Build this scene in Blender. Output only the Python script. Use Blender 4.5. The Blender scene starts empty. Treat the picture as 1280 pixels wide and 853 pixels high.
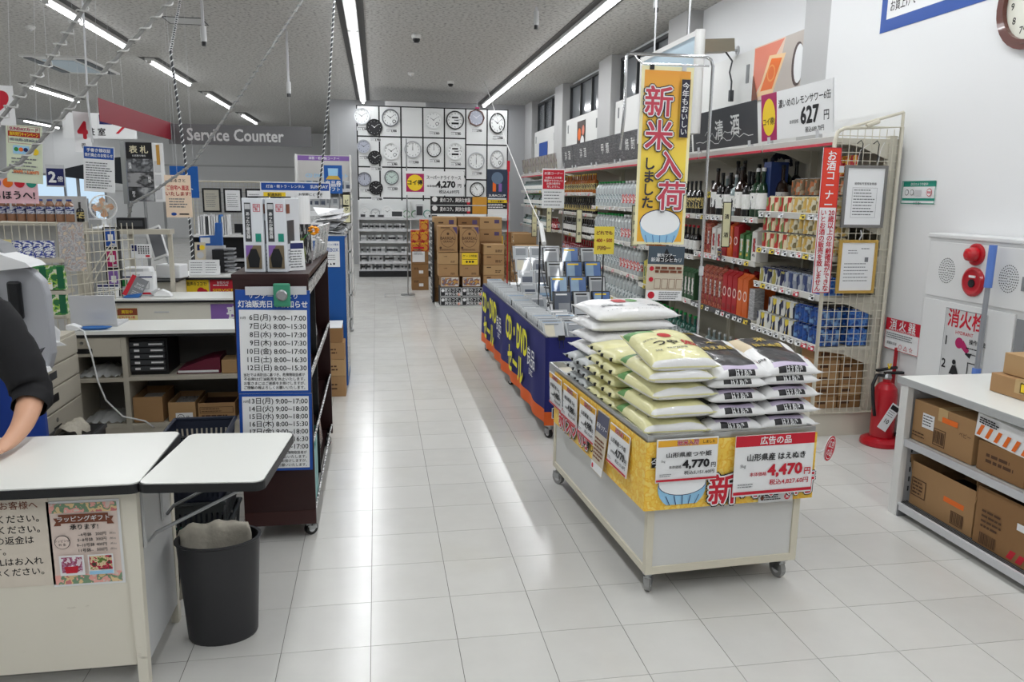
import bpy, math, random
from mathutils import Vector, Matrix
R = random.Random(7)
PI = math.pi
S = bpy.context.scene
COL = S.collection

# ---------------------------------------------------------------- camera, world, exposure
PITCH, YAW, ROLL = 0.1844, 0.1710, 0.0128
_fw = Vector((math.sin(YAW)*math.cos(PITCH), math.cos(YAW)*math.cos(PITCH), -math.sin(PITCH)))
_rt = Vector((math.cos(YAW), -math.sin(YAW), 0)); _up = _rt.cross(_fw)
_r = math.cos(ROLL)*_rt + math.sin(ROLL)*_up; _u = -math.sin(ROLL)*_rt + math.cos(ROLL)*_up
cam = bpy.data.cameras.new('camera'); cam.lens = 27.57; cam.sensor_width = 36; cam.clip_start = .05; cam.clip_end = 200
camo = bpy.data.objects.new('camera', cam); COL.objects.link(camo)
camo.matrix_world = Matrix(((_r.x, _u.x, -_fw.x, 0), (_r.y, _u.y, -_fw.y, 0), (_r.z, _u.z, -_fw.z, 1.554), (0, 0, 0, 1)))
S.camera = camo
W = bpy.data.worlds.new('daylight'); S.world = W; W.use_nodes = True
W.node_tree.nodes['Background'].inputs[0].default_value = (.72, .86, 1, 1)
W.node_tree.nodes['Background'].inputs[1].default_value = 1.0
S.view_settings.view_transform = 'Standard'; S.view_settings.look = 'None'
S.view_settings.gamma = 1; S.view_settings.use_curve_mapping = False
S.view_settings.exposure = 0.0
LAMP_W = 7.6          # watts per metre of ceiling light
TUBE_E = 11.0
S.cycles.max_bounces = 7; S.cycles.diffuse_bounces = 5; S.cycles.use_denoising = True

# ---------------------------------------------------------------- materials
def lin(c):
    return tuple((v/255/12.92 if v/255 <= .04045 else ((v/255+.055)/1.055)**2.4) for v in c) + (1,)
MATS = {}
def mat(name, rgb, rough=.5, metal=0, var=0, scale=8, bump=0, coat=0, emit=0, trans=0, alpha=1, ior=1.45, spec=.5):
    if name in MATS: return MATS[name]
    m = bpy.data.materials.new(name); m.use_nodes = True; n = m.node_tree.nodes; l = m.node_tree.links
    b = n['Principled BSDF']; c = lin(rgb)
    b.inputs['Base Color'].default_value = c; b.inputs['Roughness'].default_value = rough
    b.inputs['Metallic'].default_value = metal; b.inputs['Coat Weight'].default_value = coat
    b.inputs['Transmission Weight'].default_value = trans; b.inputs['Alpha'].default_value = alpha
    b.inputs['IOR'].default_value = ior; b.inputs['Specular IOR Level'].default_value = spec
    if emit:
        b.inputs['Emission Color'].default_value = c; b.inputs['Emission Strength'].default_value = emit
    if var or bump:
        tc = n.new('ShaderNodeTexCoord'); no = n.new('ShaderNodeTexNoise'); no.inputs['Scale'].default_value = scale
        no.inputs['Detail'].default_value = 5
        l.new(tc.outputs['Object'], no.inputs['Vector'])
        if var:
            mx = n.new('ShaderNodeMix'); mx.data_type = 'RGBA'
            mx.inputs[6].default_value = tuple(v*(1-var) for v in c[:3]) + (1,)
            mx.inputs[7].default_value = tuple(min(1, v*(1+var)) for v in c[:3]) + (1,)
            l.new(no.outputs['Fac'], mx.inputs[0]); l.new(mx.outputs[2], b.inputs['Base Color'])
        if bump:
            bp = n.new('ShaderNodeBump'); bp.inputs['Strength'].default_value = bump; bp.inputs['Distance'].default_value = .01
            l.new(no.outputs['Fac'], bp.inputs['Height']); l.new(bp.outputs[0], b.inputs['Normal'])
    MATS[name] = m
    return m
def pattern(name, cols, scale=30, kind='noise', rough=.5, stretch=(1, 1, 1), coat=0, soft=False):
    """several printed colours broken up by a noise or cell texture in object space"""
    if name in MATS: return MATS[name]
    m = bpy.data.materials.new(name); m.use_nodes = True; n = m.node_tree.nodes; l = m.node_tree.links
    b = n['Principled BSDF']; b.inputs['Roughness'].default_value = rough; b.inputs['Coat Weight'].default_value = coat
    tc = n.new('ShaderNodeTexCoord'); mp = n.new('ShaderNodeMapping'); mp.inputs['Scale'].default_value = stretch
    l.new(tc.outputs['Object'], mp.inputs[0])
    if kind == 'cell':
        t = n.new('ShaderNodeTexVoronoi'); t.inputs['Scale'].default_value = scale; out = t.outputs['Color']
        sp = n.new('ShaderNodeSeparateColor'); l.new(out, sp.inputs[0]); out = sp.outputs[0]
    else:
        t = n.new('ShaderNodeTexNoise'); t.inputs['Scale'].default_value = scale; t.inputs['Detail'].default_value = 3; out = t.outputs['Fac']
    l.new(mp.outputs[0], t.inputs['Vector'])
    r = n.new('ShaderNodeValToRGB'); r.color_ramp.interpolation = 'LINEAR' if soft else 'CONSTANT'
    e = r.color_ramp.elements; lo, hi = (.0, 1.0) if kind == 'cell' else (.33, .68)
    for i, c in enumerate(cols):
        p = lo+(hi-lo)*i/len(cols) if i else 0
        if i < 2: e[i].position = p; e[i].color = lin(c)
        else:
            q = e.new(p); q.color = lin(c)
    l.new(out, r.inputs[0]); l.new(r.outputs[0], b.inputs['Base Color'])
    MATS[name] = m
    return m

WHITE = mat('white_paint', (222, 222, 220), .5)
CREAM = mat('cream_steel', (214, 208, 190), .45, var=.04, scale=5)
IVORY = mat('ivory_steel', (222, 219, 208), .45, var=.03, scale=4)
GREYP = mat('grey_panel', (196, 197, 197), .5, var=.03, scale=3)
PAPER = mat('white_paper', (232, 233, 234), .6)
INK = mat('black_ink', (22, 22, 26), .6)
GREYINK = mat('grey_ink', (120, 122, 126), .6)
RED = mat('red_print', (196, 26, 48), .5)
BLUE = mat('blue_print', (24, 74, 158), .5)
NAVY = mat('navy_print', (22, 30, 92), .55)
YELLOW = mat('yellow_print', (240, 205, 40), .5)
ORANGE = mat('orange_print', (232, 110, 30), .5)
GOLD = mat('gold_print', (205, 170, 70), .4)
GREEN = mat('green_print', (40, 130, 62), .5)
PINK = mat('pink_print', (236, 190, 200), .55)
PURPLE = mat('purple_print', (132, 96, 168), .55)
MAGENTA = mat('magenta_print', (168, 28, 92), .5)
LBLUE = mat('light_blue_print', (158, 205, 236), .5)
TEAL = mat('teal_print', (30, 140, 120), .5)
BROWNP = mat('brown_print', (120, 66, 44), .55)
BLACK = mat('black_plastic', (24, 25, 28), .4)
DKGREY = mat('dark_grey_plastic', (62, 64, 68), .45)
MIDGREY = mat('mid_grey_plastic', (128, 130, 133), .5)
LTGREY = mat('light_grey_plastic', (198, 199, 202), .45)
CHROME = mat('chrome', (205, 206, 208), .18, 1)
STEEL = mat('brushed_steel', (170, 172, 174), .35, 1)
WIRE = mat('cream_wire', (205, 200, 184), .45)
CARD = mat('cardboard', (164, 128, 88), .8, var=.06, scale=6)
CARD2 = mat('cardboard_dark', (142, 106, 68), .8, var=.06, scale=6)
CARD3 = mat('cardboard_pale', (176, 142, 100), .8, var=.06, scale=6)
CARDINK = mat('cardboard_ink', (84, 58, 40), .8)
RUBBER = mat('black_rubber', (20, 20, 20), .7)
BROWN = mat('dark_brown_laminate', (46, 20, 20), .4, var=.1, scale=6)
TOPWHITE = mat('white_laminate', (228, 229, 224), .28, var=.02, scale=3)
EDGE = mat('black_edge_band', (26, 27, 29), .45)
NEWS = pattern('newsprint', [(225, 225, 224), (176, 177, 178), (214, 214, 213), (120, 122, 124)], 55, stretch=(1, 1, 2.2))
TEXTURE_MAG = pattern('magazine_cover', [(214, 210, 204), (170, 120, 92), (120, 122, 128), (226, 222, 214), (90, 84, 84)], 38)

# ---------------------------------------------------------------- mesh helpers
class MB:
    def __init__(s): s.v = []; s.f = []; s.m = []
    def add(s, vs, fs, m=0):
        o = len(s.v); s.v += [tuple(v) for v in vs]; s.f += [tuple(i+o for i in f) for f in fs]; s.m += [m]*len(fs)
        return s
    def box(s, x0, y0, z0, x1, y1, z1, m=0, M=None):
        vs = [Vector((x, y, z)) for z in (z0, z1) for y in (y0, y1) for x in (x0, x1)]
        if M: vs = [M @ v for v in vs]
        return s.add(vs, [(0, 2, 3, 1), (4, 5, 7, 6), (0, 1, 5, 4), (2, 6, 7, 3), (0, 4, 6, 2), (1, 3, 7, 5)], m)
    def cyl(s, a, b, r, n=12, m=0, r2=None, cap=True):
        a = Vector(a); b = Vector(b); d = (b-a).normalized(); r2 = r if r2 is None else r2
        e = d.orthogonal().normalized(); g = d.cross(e)
        vs = []
        for c, q in ((a, r), (b, r2)):
            for i in range(n):
                t = 2*PI*i/n; vs.append(c + e*q*math.cos(t) + g*q*math.sin(t))
        fs = [(i, (i+1) % n, n+(i+1) % n, n+i) for i in range(n)]
        if cap: fs += [tuple(range(n))[::-1], tuple(range(n, 2*n))]
        return s.add(vs, fs, m)
    def tube(s, pts, r, n=6, m=0, closed=False):
        pts = [Vector(p) for p in pts]; k = len(pts); vs = []; fs = []
        e = None
        for i, p in enumerate(pts):
            if closed: d = (pts[(i+1) % k]-pts[i-1]).normalized()
            else: d = (pts[min(i+1, k-1)]-pts[max(i-1, 0)]).normalized()
            if e is None: e = d.orthogonal().normalized()
            else:
                e = (e - d*e.dot(d))
                e = e.normalized() if e.length > 1e-6 else d.orthogonal().normalized()
            g = d.cross(e)
            for j in range(n):
                t = 2*PI*j/n; vs.append(p + e*r*math.cos(t) + g*r*math.sin(t))
        for i in range(k if closed else k-1):
            a, b = i*n, ((i+1) % k)*n
            fs += [(a+j, a+(j+1) % n, b+(j+1) % n, b+j) for j in range(n)]
        if not closed: fs += [tuple(range(n))[::-1], tuple(range((k-1)*n, k*n))]
        return s.add(vs, fs, m)
    def lathe(s, prof, n=14, c=(0, 0, 0), ms=0, sx=1, sy=1):
        """prof: (r, z) pairs; ms: one material or one per ring segment"""
        for k in range(len(prof)-1):
            mm = ms if isinstance(ms, int) else ms[k]
            vs = []
            for r, z in prof[k:k+2]:
                for i in range(n):
                    t = 2*PI*i/n; vs.append((c[0]+sx*r*math.cos(t), c[1]+sy*r*math.sin(t), c[2]+z))
            s.add(vs, [(i, (i+1) % n, n+(i+1) % n, n+i) for i in range(n)], mm)
        for r, z, up, mm in ((prof[0][0], prof[0][1], 0, ms if isinstance(ms, int) else ms[0]), (prof[-1][0], prof[-1][1], 1, ms if isinstance(ms, int) else ms[-1])):
            if r > 1e-4:
                vs = [(c[0]+sx*r*math.cos(2*PI*i/n), c[1]+sy*r*math.sin(2*PI*i/n), c[2]+z) for i in range(n)]
                s.add(vs, [tuple(range(n)) if up else tuple(range(n))[::-1]], mm)
        return s
    def prism(s, poly, y0, y1, m=0):
        """polygon in the XZ plane pushed from y0 to y1"""
        n = len(poly); vs = [(x, y0, z) for x, z in poly] + [(x, y1, z) for x, z in poly]
        fs = [tuple(range(n)), tuple(range(n, 2*n))[::-1]] + [(i, n+i, n+(i+1) % n, (i+1) % n) for i in range(n)]
        return s.add(vs, fs, m)
    def mesh(s, name, mats, smooth=False):
        me = bpy.data.meshes.new(name); me.from_pydata(s.v, [], s.f)
        for m in (mats if isinstance(mats, (list, tuple)) else [mats]): me.materials.append(m)
        me.polygons.foreach_set('material_index', s.m)
        if smooth: me.polygons.foreach_set('use_smooth', [True]*len(s.f))
        me.validate(); me.update()
        return me
    def obj(s, name, mats, parent=None, loc=(0, 0, 0), rz=0, smooth=False, bev=0):
        return obj(name, s.mesh(name, mats, smooth), parent, loc, rz, bev)
def obj(name, me, parent=None, loc=(0, 0, 0), rz=0, bev=0):
    o = bpy.data.objects.new(name, me); COL.objects.link(o)
    o.location = loc; o.rotation_euler = (0, 0, rz)
    if parent: o.parent = parent
    if bev:
        b = o.modifiers.new('soft_edge', 'BEVEL'); b.width = bev; b.segments = 2; b.limit_method = 'ANGLE'
    return o
def autosmooth(o, deg=40):
    me = o.data
    me.polygons.foreach_set('use_smooth', [True]*len(me.polygons))
    try: me.set_sharp_from_angle(angle=math.radians(deg))
    except Exception: pass
    return o
def tag(o, label, cat, group=None, kind=None):
    if label: o['label'] = label
    if cat: o['category'] = cat
    if group: o['group'] = group
    if kind: o['kind'] = kind
    return o
def thing(name, label, cat, loc=(0, 0, 0), rz=0, group=None):
    o = bpy.data.objects.new(name, None); COL.objects.link(o); o.empty_display_size = .05
    o.location = loc; o.rotation_euler = (0, 0, rz)
    return tag(o, label, cat, group)
def struct(name, mb, mats, **k):
    o = mb.obj(name, mats, **k); o['kind'] = 'structure'; return o
def dup(root, loc, rz=None, label=None, group=None, rot=None):
    r = root.copy(); COL.objects.link(r); r.location = loc
    if rz is not None: r.rotation_euler = (root.rotation_euler[0], root.rotation_euler[1], rz)
    if rot is not None: r.rotation_euler = rot
    if label: r['label'] = label
    if group: r['group'] = group
    for ch in list(root.children):
        c = ch.copy(); COL.objects.link(c); c.parent = r
        for g in list(ch.children):
            d = g.copy(); COL.objects.link(d); d.parent = c
    return r

# ---------------------------------------------------------------- flat print: lettering and shapes on the XZ plane, front towards -Y
_GL = {}
def glyphs(body, bold=0, sp=1.0):
    """outline of a string one unit high; bold thickens every stroke by drawing it shifted round a small circle"""
    if bold > .004:
        vs, fs = glyphs(body, 0, sp); n = 4 if bold < .03 else 8; r = bold*1.25; V = [(v[0], v[1], 0) for v in vs]; F = list(fs)
        for i in range(n):
            a = 2*PI*(i+.5)/n; o = len(V); V += [(v[0]+r*math.cos(a), v[1]+r*math.sin(a), (i+1)*.00006) for v in vs]; F += [tuple(q+o for q in f) for f in fs]
        return V, F
    k = (body, 0, sp)
    if k not in _GL:
        c = bpy.data.curves.new('lettering', 'FONT'); c.body = body; c.size = 1; c.resolution_u = 2; c.space_line = sp
        c.align_x = 'CENTER' if '\n' in body else 'LEFT'
        o = bpy.data.objects.new('lettering', c); me = bpy.data.meshes.new_from_object(o)
        vs = [(v.co.x, v.co.y, 0) for v in me.vertices]; fs = [tuple(p.vertices) for p in me.polygons]
        bpy.data.objects.remove(o); bpy.data.curves.remove(c); bpy.data.meshes.remove(me)
        _GL[k] = (vs, fs)
    return _GL[k]
class Print:
    def __init__(s): s.mb = MB(); s.mats = []; s.y = -.0008
    def mi(s, m):
        if m not in s.mats: s.mats.append(m)
        return s.mats.index(m)
    def up(s): s.y -= .0007; return s
    def rect(s, x0, z0, x1, z1, m, up=True):
        s.mb.add([(x0, s.y, z0), (x1, s.y, z0), (x1, s.y, z1), (x0, s.y, z1)], [(0, 1, 2, 3)], s.mi(m))
        return s.up() if up else s
    def poly(s, pts, m):
        s.mb.add([(x, s.y, z) for x, z in pts], [tuple(range(len(pts)))], s.mi(m)); return s.up()
    def disc(s, x, z, r, m, n=24, rz=None, a0=0, a1=2*PI):
        rz = rz or r
        pts = [(x+r*math.cos(a0+(a1-a0)*i/n), z+rz*math.sin(a0+(a1-a0)*i/n)) for i in range(n+(a1-a0 < 6.2))]
        return s.poly(pts, m)
    def border(s, x0, z0, x1, z1, t, m):
        for a in ((x0, z0, x1, z0+t), (x0, z1-t, x1, z1), (x0, z0, x0+t, z1), (x1-t, z0, x1, z1)): s.rect(*a, m, up=False)
        return s.up()
    def t(s, body, x, z, h, m, bold=0, al='c', w=None, sp=1.0, shear=0):
        """one string centred (or left / right aligned) on x, centred on z; h = em height; w = stretch to this width"""
        vs, fs = glyphs(body, bold, sp)
        if not vs: return s
        x0 = min(v[0] for v in vs); x1 = max(v[0] for v in vs); z0 = min(v[1] for v in vs); z1 = max(v[1] for v in vs)
        k = h; kx = h if not w else w/(x1-x0)
        cx = {'c': (x0+x1)/2, 'l': x0, 'r': x1}[al]; cz = (z0+z1)/2
        s.mb.add([(x+(a-cx)*kx+shear*(b-cz)*k, s.y-e, z+(b-cz)*k) for a, b, e in vs], fs, s.mi(m))
        return s
    def v(s, body, x, z, h, m, bold=0, w=None, sp=.95):
        return s.t('\n'.join(body), x, z, h, m, bold, 'c', w, sp)
    def lines(s, x0, x1, z0, z1, n, m, h=None, ragged=.25):
        """rows of small print too fine to read"""
        st = (z1-z0)/n; h = h or st*.4
        for i in range(n):
            z = z1-(i+.5)*st; x = x0; e = x1-(x1-x0)*ragged*R.random()
            while x < e:
                q = min(e, x+h*R.uniform(1.2, 4)); s.rect(x, z-h/2, q, z+h/2, m, up=False); x = q+h*.5
        return s
    def obj(s, parent, name='printing', loc=(0, 0, 0)):
        return s.mb.obj(name, s.mats, parent, loc) if s.mb.f else None
def sign(name, label, cat, w, h, loc, pr=None, base=None, rz=0, t=.004, group=None, tilt=(0, 0), parent=None):
    """a thin board centred on loc, face towards -Y before rz, with its print as a child"""
    b = MB().box(-w/2, 0, -h/2, w/2, t, h/2).obj(name, base or PAPER, parent, loc, rz)
    b.rotation_euler = (tilt[0], tilt[1], rz)
    if parent is None: tag(b, label, cat, group)
    if pr: pr.obj(b)
    return b
# ---------------------------------------------------------------- floor
TS = .303; FX, FY = -.0474, 2.5371          # tile pitch and one joint crossing
def floor_material():
    m = bpy.data.materials.new('vinyl_tile'); m.use_nodes = True; n = m.node_tree.nodes; l = m.node_tree.links
    b = n['Principled BSDF']
    g = n.new('ShaderNodeNewGeometry'); mp = n.new('ShaderNodeMapping'); mp.inputs['Scale'].default_value = (1/TS, 1/TS, 0)
    mp.inputs['Location'].default_value = (-FX/TS, -FY/TS, 0)
    l.new(g.outputs['Position'], mp.inputs[0])
    fl = n.new('ShaderNodeVectorMath'); fl.operation = 'FLOOR'; l.new(mp.outputs[0], fl.inputs[0])
    wn = n.new('ShaderNodeTexWhiteNoise'); l.new(fl.outputs[0], wn.inputs[0])
    no = n.new('ShaderNodeTexNoise'); no.inputs['Scale'].default_value = 7; no.inputs['Detail'].default_value = 8; no.inputs['Roughness'].default_value = .6
    l.new(g.outputs['Position'], no.inputs['Vector'])
    ad = n.new('ShaderNodeMath'); ad.operation = 'MULTIPLY_ADD'; l.new(wn.outputs['Value'], ad.inputs[0]); ad.inputs[1].default_value = .55; l.new(no.outputs['Fac'], ad.inputs[2])
    r = n.new('ShaderNodeValToRGB'); e = r.color_ramp.elements
    e[0].position = .2; e[0].color = lin((199, 198, 194)); e[1].position = 1.0; e[1].color = lin((208, 207, 203))
    l.new(ad.outputs[0], r.inputs[0])
    # scuffed, yellowed patches
    n2 = n.new('ShaderNodeTexNoise'); n2.inputs['Scale'].default_value = .9; n2.inputs['Detail'].default_value = 7; l.new(g.outputs['Position'], n2.inputs['Vector'])
    r2 = n.new('ShaderNodeValToRGB'); r2.color_ramp.elements[0].position = .55; r2.color_ramp.elements[1].position = .8
    l.new(n2.outputs['Fac'], r2.inputs[0])
    mx = n.new('ShaderNodeMix'); mx.data_type = 'RGBA'; mx.inputs[7].default_value = lin((197, 194, 184))
    l.new(r2.outputs[0], mx.inputs[0]); l.new(r.outputs[0], mx.inputs[6]); l.new(mx.outputs[2], b.inputs['Base Color'])
    rr = n.new('ShaderNodeMapRange'); rr.inputs[3].default_value = .14; rr.inputs[4].default_value = .28; l.new(no.outputs['Fac'], rr.inputs[0]); l.new(rr.outputs[0], b.inputs['Roughness'])
    bp = n.new('ShaderNodeBump'); bp.inputs['Strength'].default_value = .04; l.new(no.outputs['Fac'], bp.inputs['Height']); l.new(bp.outputs[0], b.inputs['Normal'])
    return m
TILE = floor_material()
JOINT = mat('tile_joint', (112, 110, 104), .8)
fl = struct('floor', MB().box(-14.2, -5.2, -.12, 3.6, 28.2, -.0035), JOINT)
def covered(x, y):
    for x0, x1, y0, y1 in ((1.02, 1.68, 2.8, 4.05), (1.08, 1.75, 4.8, 7.75), (2.6, 3.3, -5, 3.3), (-9, -.35, 3.5, 28), (-9, -.8, -5, 2.7), (2.85, 3.6, 4.6, 28), (1.1, 2.8, 10.9, 28)):
        if x0 < x < x1 and y0 < y < y1: return True
    return x > 3.3
g = .0011
tiles = []
for i in range(-48, 13):
    for j in range(-26, 86):
        cx = FX+(i+.5)*TS; cy = FY+(j+.5)*TS
        if -14.1 < cx < 3.45 and -5.1 < cy < 28.1: tiles.append((cx, cy, i, j))
def in_view(x, y):
    d = Vector((x, y, -1.554)); z = d.dot(_fw)
    if z < .3: return None
    return (640+980.4*d.dot(_r)/z, 426.5-980.4*d.dot(_u)/z, z)
near = []
for t in tiles:
    p = in_view(t[0], t[1])
    if p and -60 < p[0] < 1340 and 250 < p[1] < 905 and not covered(t[0], t[1]): near.append((p[2], t))
near.sort(); near = [t for z, t in near[:300]]
ns = set(near); h = TS/2-g
tm = MB().box(-h, -h, -.0035, h, h, 0).mesh('tile', TILE)
for t in near: obj('tile', tm, fl, (t[0], t[1], 0))
mb = MB()
for t in tiles:
    if t in ns: continue
    x, y = t[0], t[1]
    mb.add([(x-h, y-h, 0), (x+h, y-h, 0), (x+h, y+h, 0), (x-h, y+h, 0)], [(0, 1, 2, 3)])
o = mb.obj('tile_field', TILE, fl); o['kind'] = 'stuff'
# a little floor hatch frame in the aisle
hm = MB()
for a in ((.10, 12.0, .55, 12.012), (.10, 12.35, .55, 12.362), (.10, 12.0, .112, 12.362), (.538, 12.0, .55, 12.362)): hm.box(a[0], a[1], 0, a[2], a[3], .002)
hm.obj('floor_hatch_frame', MIDGREY, fl)

# ---------------------------------------------------------------- ceiling and walls
CZ = 3.5
def ceiling_material():
    m = bpy.data.materials.new('rock_wool_board'); m.use_nodes = True; n = m.node_tree.nodes; l = m.node_tree.links
    b = n['Principled BSDF']; b.inputs['Roughness'].default_value = .9
    tc = n.new('ShaderNodeTexCoord'); v = n.new('ShaderNodeTexVoronoi'); v.inputs['Scale'].default_value = 42; l.new(tc.outputs['Object'], v.inputs['Vector'])
    no = n.new('ShaderNodeTexNoise'); no.inputs['Scale'].default_value = 26; no.inputs['Detail'].default_value = 6; l.new(tc.outputs['Object'], no.inputs['Vector'])
    r = n.new('ShaderNodeValToRGB'); r.color_ramp.elements[0].position = .32; r.color_ramp.elements[0].color = lin((136, 135, 133))
    r.color_ramp.elements[1].position = .5; r.color_ramp.elements[1].color = lin((196, 195, 192))
    l.new(no.outputs['Fac'], r.inputs[0]); l.new(r.outputs[0], b.inputs['Base Color'])
    bp = n.new('ShaderNodeBump'); bp.inputs['Strength'].default_value = .25; bp.inputs['Distance'].default_value = .01
    l.new(no.outputs['Fac'], bp.inputs['Height']); l.new(bp.outputs[0], b.inputs['Normal'])
    return m
ce = struct('ceiling', MB().box(-14.2, -5.2, CZ, 3.7, 28.3, CZ+.1), ceiling_material())
# faint joint grooves between the ceiling boards: shallow battens
WALLM = mat('white_wall_paint', (226, 227, 228), .6, var=.015, scale=1.5, bump=.02)
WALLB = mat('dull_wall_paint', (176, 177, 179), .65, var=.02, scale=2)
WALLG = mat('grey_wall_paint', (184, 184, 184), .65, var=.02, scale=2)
struct('wall_right', MB().box(3.3, -5.2, 0, 3.6, 5.6, CZ), WALLM)
struct('wall_right_far', MB().box(3.46, 5.6, 0, 3.6, 17.8, CZ), WALLM)
for i, (a, b) in enumerate(((5.6, 5.97), (8.35, 8.9), (11.1, 11.75), (14.06, 14.7), (16.9, 17.7))):
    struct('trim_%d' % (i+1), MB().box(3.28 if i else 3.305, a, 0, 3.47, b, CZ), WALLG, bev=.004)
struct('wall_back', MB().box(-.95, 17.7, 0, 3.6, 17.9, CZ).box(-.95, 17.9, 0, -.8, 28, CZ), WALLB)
# back wall of the service side, with a glazed entrance opening
bw = MB(); YB = 28.0
for x0, x1, z0, z1 in ((-14.1, -11.2, 0, CZ), (-11.2, -8.7, 2.05, CZ), (-8.7, -.9, 0, CZ)): bw.box(x0, YB, z0, x1, YB+.2, z1)
struct('wall_back_left', bw, WALLM)
struct('wall_left', MB().box(-14.2, -5.2, 0, -14, 28.2, CZ), WALLM)
struct('wall_front', MB().box(-14.2, -5.3, 0, 3.6, -5.1, CZ), WALLM)
GLASS = mat('clear_glass', (235, 245, 250), .02, trans=1, ior=1.2)
d = struct('door_1', MB(), WHITE)
fr = MB()
for x in (-11.2, -9.98, -8.76): fr.box(x, YB-.02, 0, x+.06, YB+.06, 2.05)
fr.box(-11.2, YB-.02, 1.98, -8.7, YB+.06, 2.05).box(-11.2, YB-.02, 0, -8.7, YB+.06, .08).obj('door_frame', STEEL, d)
for x in (-11.14, -9.92): MB().box(x, YB+.01, .08, x+1.16, YB+.018, 1.98).obj('pane', GLASS, d)
# dado line and dark upper shutters on the service-side back wall
struct('trim_6', MB().box(-8.6, YB-.03, 2.35, -.96, YB, 2.40).box(-8.6, YB-.03, 1.5, -.96, YB, 1.53), GREYP)
WG = mat('window_glass_grey', (118, 122, 126), .12, var=.1, scale=1.2, coat=.3)
FR = mat('grey_sash', (70, 72, 74), .45, .3)
wi = 0
for a, b in ((8.95, 11.05), (11.85, 14.0), (14.8, 16.85)):
    wi += 1
    w = struct('window_%d' % wi, MB().box(3.44, a, 2.86, 3.46, b, 3.42), WG)
    f = MB()
    for z in (2.84, 3.40): f.box(3.40, a, z, 3.47, b, z+.04)
    for y in (a, a+(b-a)*.33, a+(b-a)*.66, b-.04): f.box(3.40, y, 2.84, 3.47, y+.04, 3.44)
    f.obj('window_frame', FR, w)
    s = MB().box(3.34, a+.02, 1.6, 3.37, b-.02, 2.85).obj('window_board', WHITE, None); s['kind'] = 'structure'; s.parent = w
    MB().box(3.332, a+.12, 2.58, 3.34, a+.16, 2.72).box(3.332, b-.2, 2.62, 3.34, b-.16, 2.76).obj('latch', MIDGREY, w)
bb = struct('trim_7', MB().box(3.345, 6.0, 1.6, 3.38, 8.3, 2.86), WHITE)
MB().box(3.337, 6.05, 2.62, 3.345, 6.1, 2.78).box(3.337, 6.95, 2.58, 3.345, 7.0, 2.74).obj('latch', MIDGREY, bb)
struct('baseboard_right', MB().box(3.285, -5, 0, 3.3, 4.55, .07), DKGREY)

# ---------------------------------------------------------------- ceiling lights (each carries its own lamp)
TUBE = mat('lit_tube', (250, 252, 255), .4, emit=TUBE_E)
HOUS = mat('lamp_housing', (214, 214, 212), .5)
SLOT = mat('lamp_groove', (92, 92, 92), .7)
_lm = {}
def ceiling_light(x, y0, y1, group, label):
    L = round(y1-y0, 2)
    t = thing('ceiling_light', label, 'ceiling light', (x, (y0+y1)/2, CZ), 0, group)
    if L not in _lm:
        hb = MB().box(-.065, -L/2, -.045, .065, L/2, 0).mesh('housing', HOUS)
        gv = MB().box(-.14, -L/2-.02, -.008, .14, L/2+.02, -.001).mesh('groove', SLOT)
        tb = MB().cyl((0, -L/2+.02, -.062), (0, L/2-.02, -.062), .022, 8).mesh('tube', TUBE)
        ec = MB().box(-.03, 0, -.085, .03, .02, -.045).mesh('end_cap', HOUS)
        _lm[L] = (hb, gv, tb, ec)
    for n, me in zip(('housing', 'ceiling_groove', 'tube'), _lm[L]): obj(n, me, t)
    for y in (-L/2, L/2-.02): obj('end_cap', _lm[L][3], t, (0, y, 0))
    ld = bpy.data.lights.new('tube_light', 'AREA'); ld.shape = 'RECTANGLE'; ld.size = .05; ld.size_y = L-.06
    ld.energy = LAMP_W*L; ld.color = (.96, .985, 1); ld.spread = PI
    lo = bpy.data.objects.new('tube_light', ld); COL.objects.link(lo); lo.location = (0, 0, -.088); lo.parent = t
ORD = ['first', 'second', 'third', 'fourth', 'fifth', 'sixth', 'seventh', 'eighth']
for i, (xr, nm) in enumerate(((-.235, 'over the main aisle'), (2.35, 'above the liquor shelves'))):
    for k in range(8):
        y0 = -2.4+2.5*k
        ceiling_light(xr, y0, y0+2.47, 'unbroken ceiling light rows', ORD[7-k]+' light from the clock wall in the unbroken ceiling row '+nm)
for k, y0 in enumerate((-3.0, .9, 4.8, 9.2, 13.0, 17.0, 21.2)):
    ceiling_light(-3.3, y0, y0+2.6, 'spaced ceiling lights over the service side', ORD[6-k]+' ceiling light from the back wall in the spaced row before the service counter sign')
for k, y0 in enumerate((-2, 2.5, 7, 11.6, 16.6, 21.2)):
    ceiling_light(-6.4, y0, y0+2.6, 'spaced ceiling lights over the shop floor', ORD[5-k]+' ceiling light from the back wall in the second spaced row out from the aisle')
for k, y0 in enumerate((-2, 3.5, 9, 14.5, 20, 24.9)):
    ceiling_light(-9.8, y0, y0+2.6, 'far spaced ceiling lights', ORD[5-k]+' ceiling light from the glass entrance in the outermost row')

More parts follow.
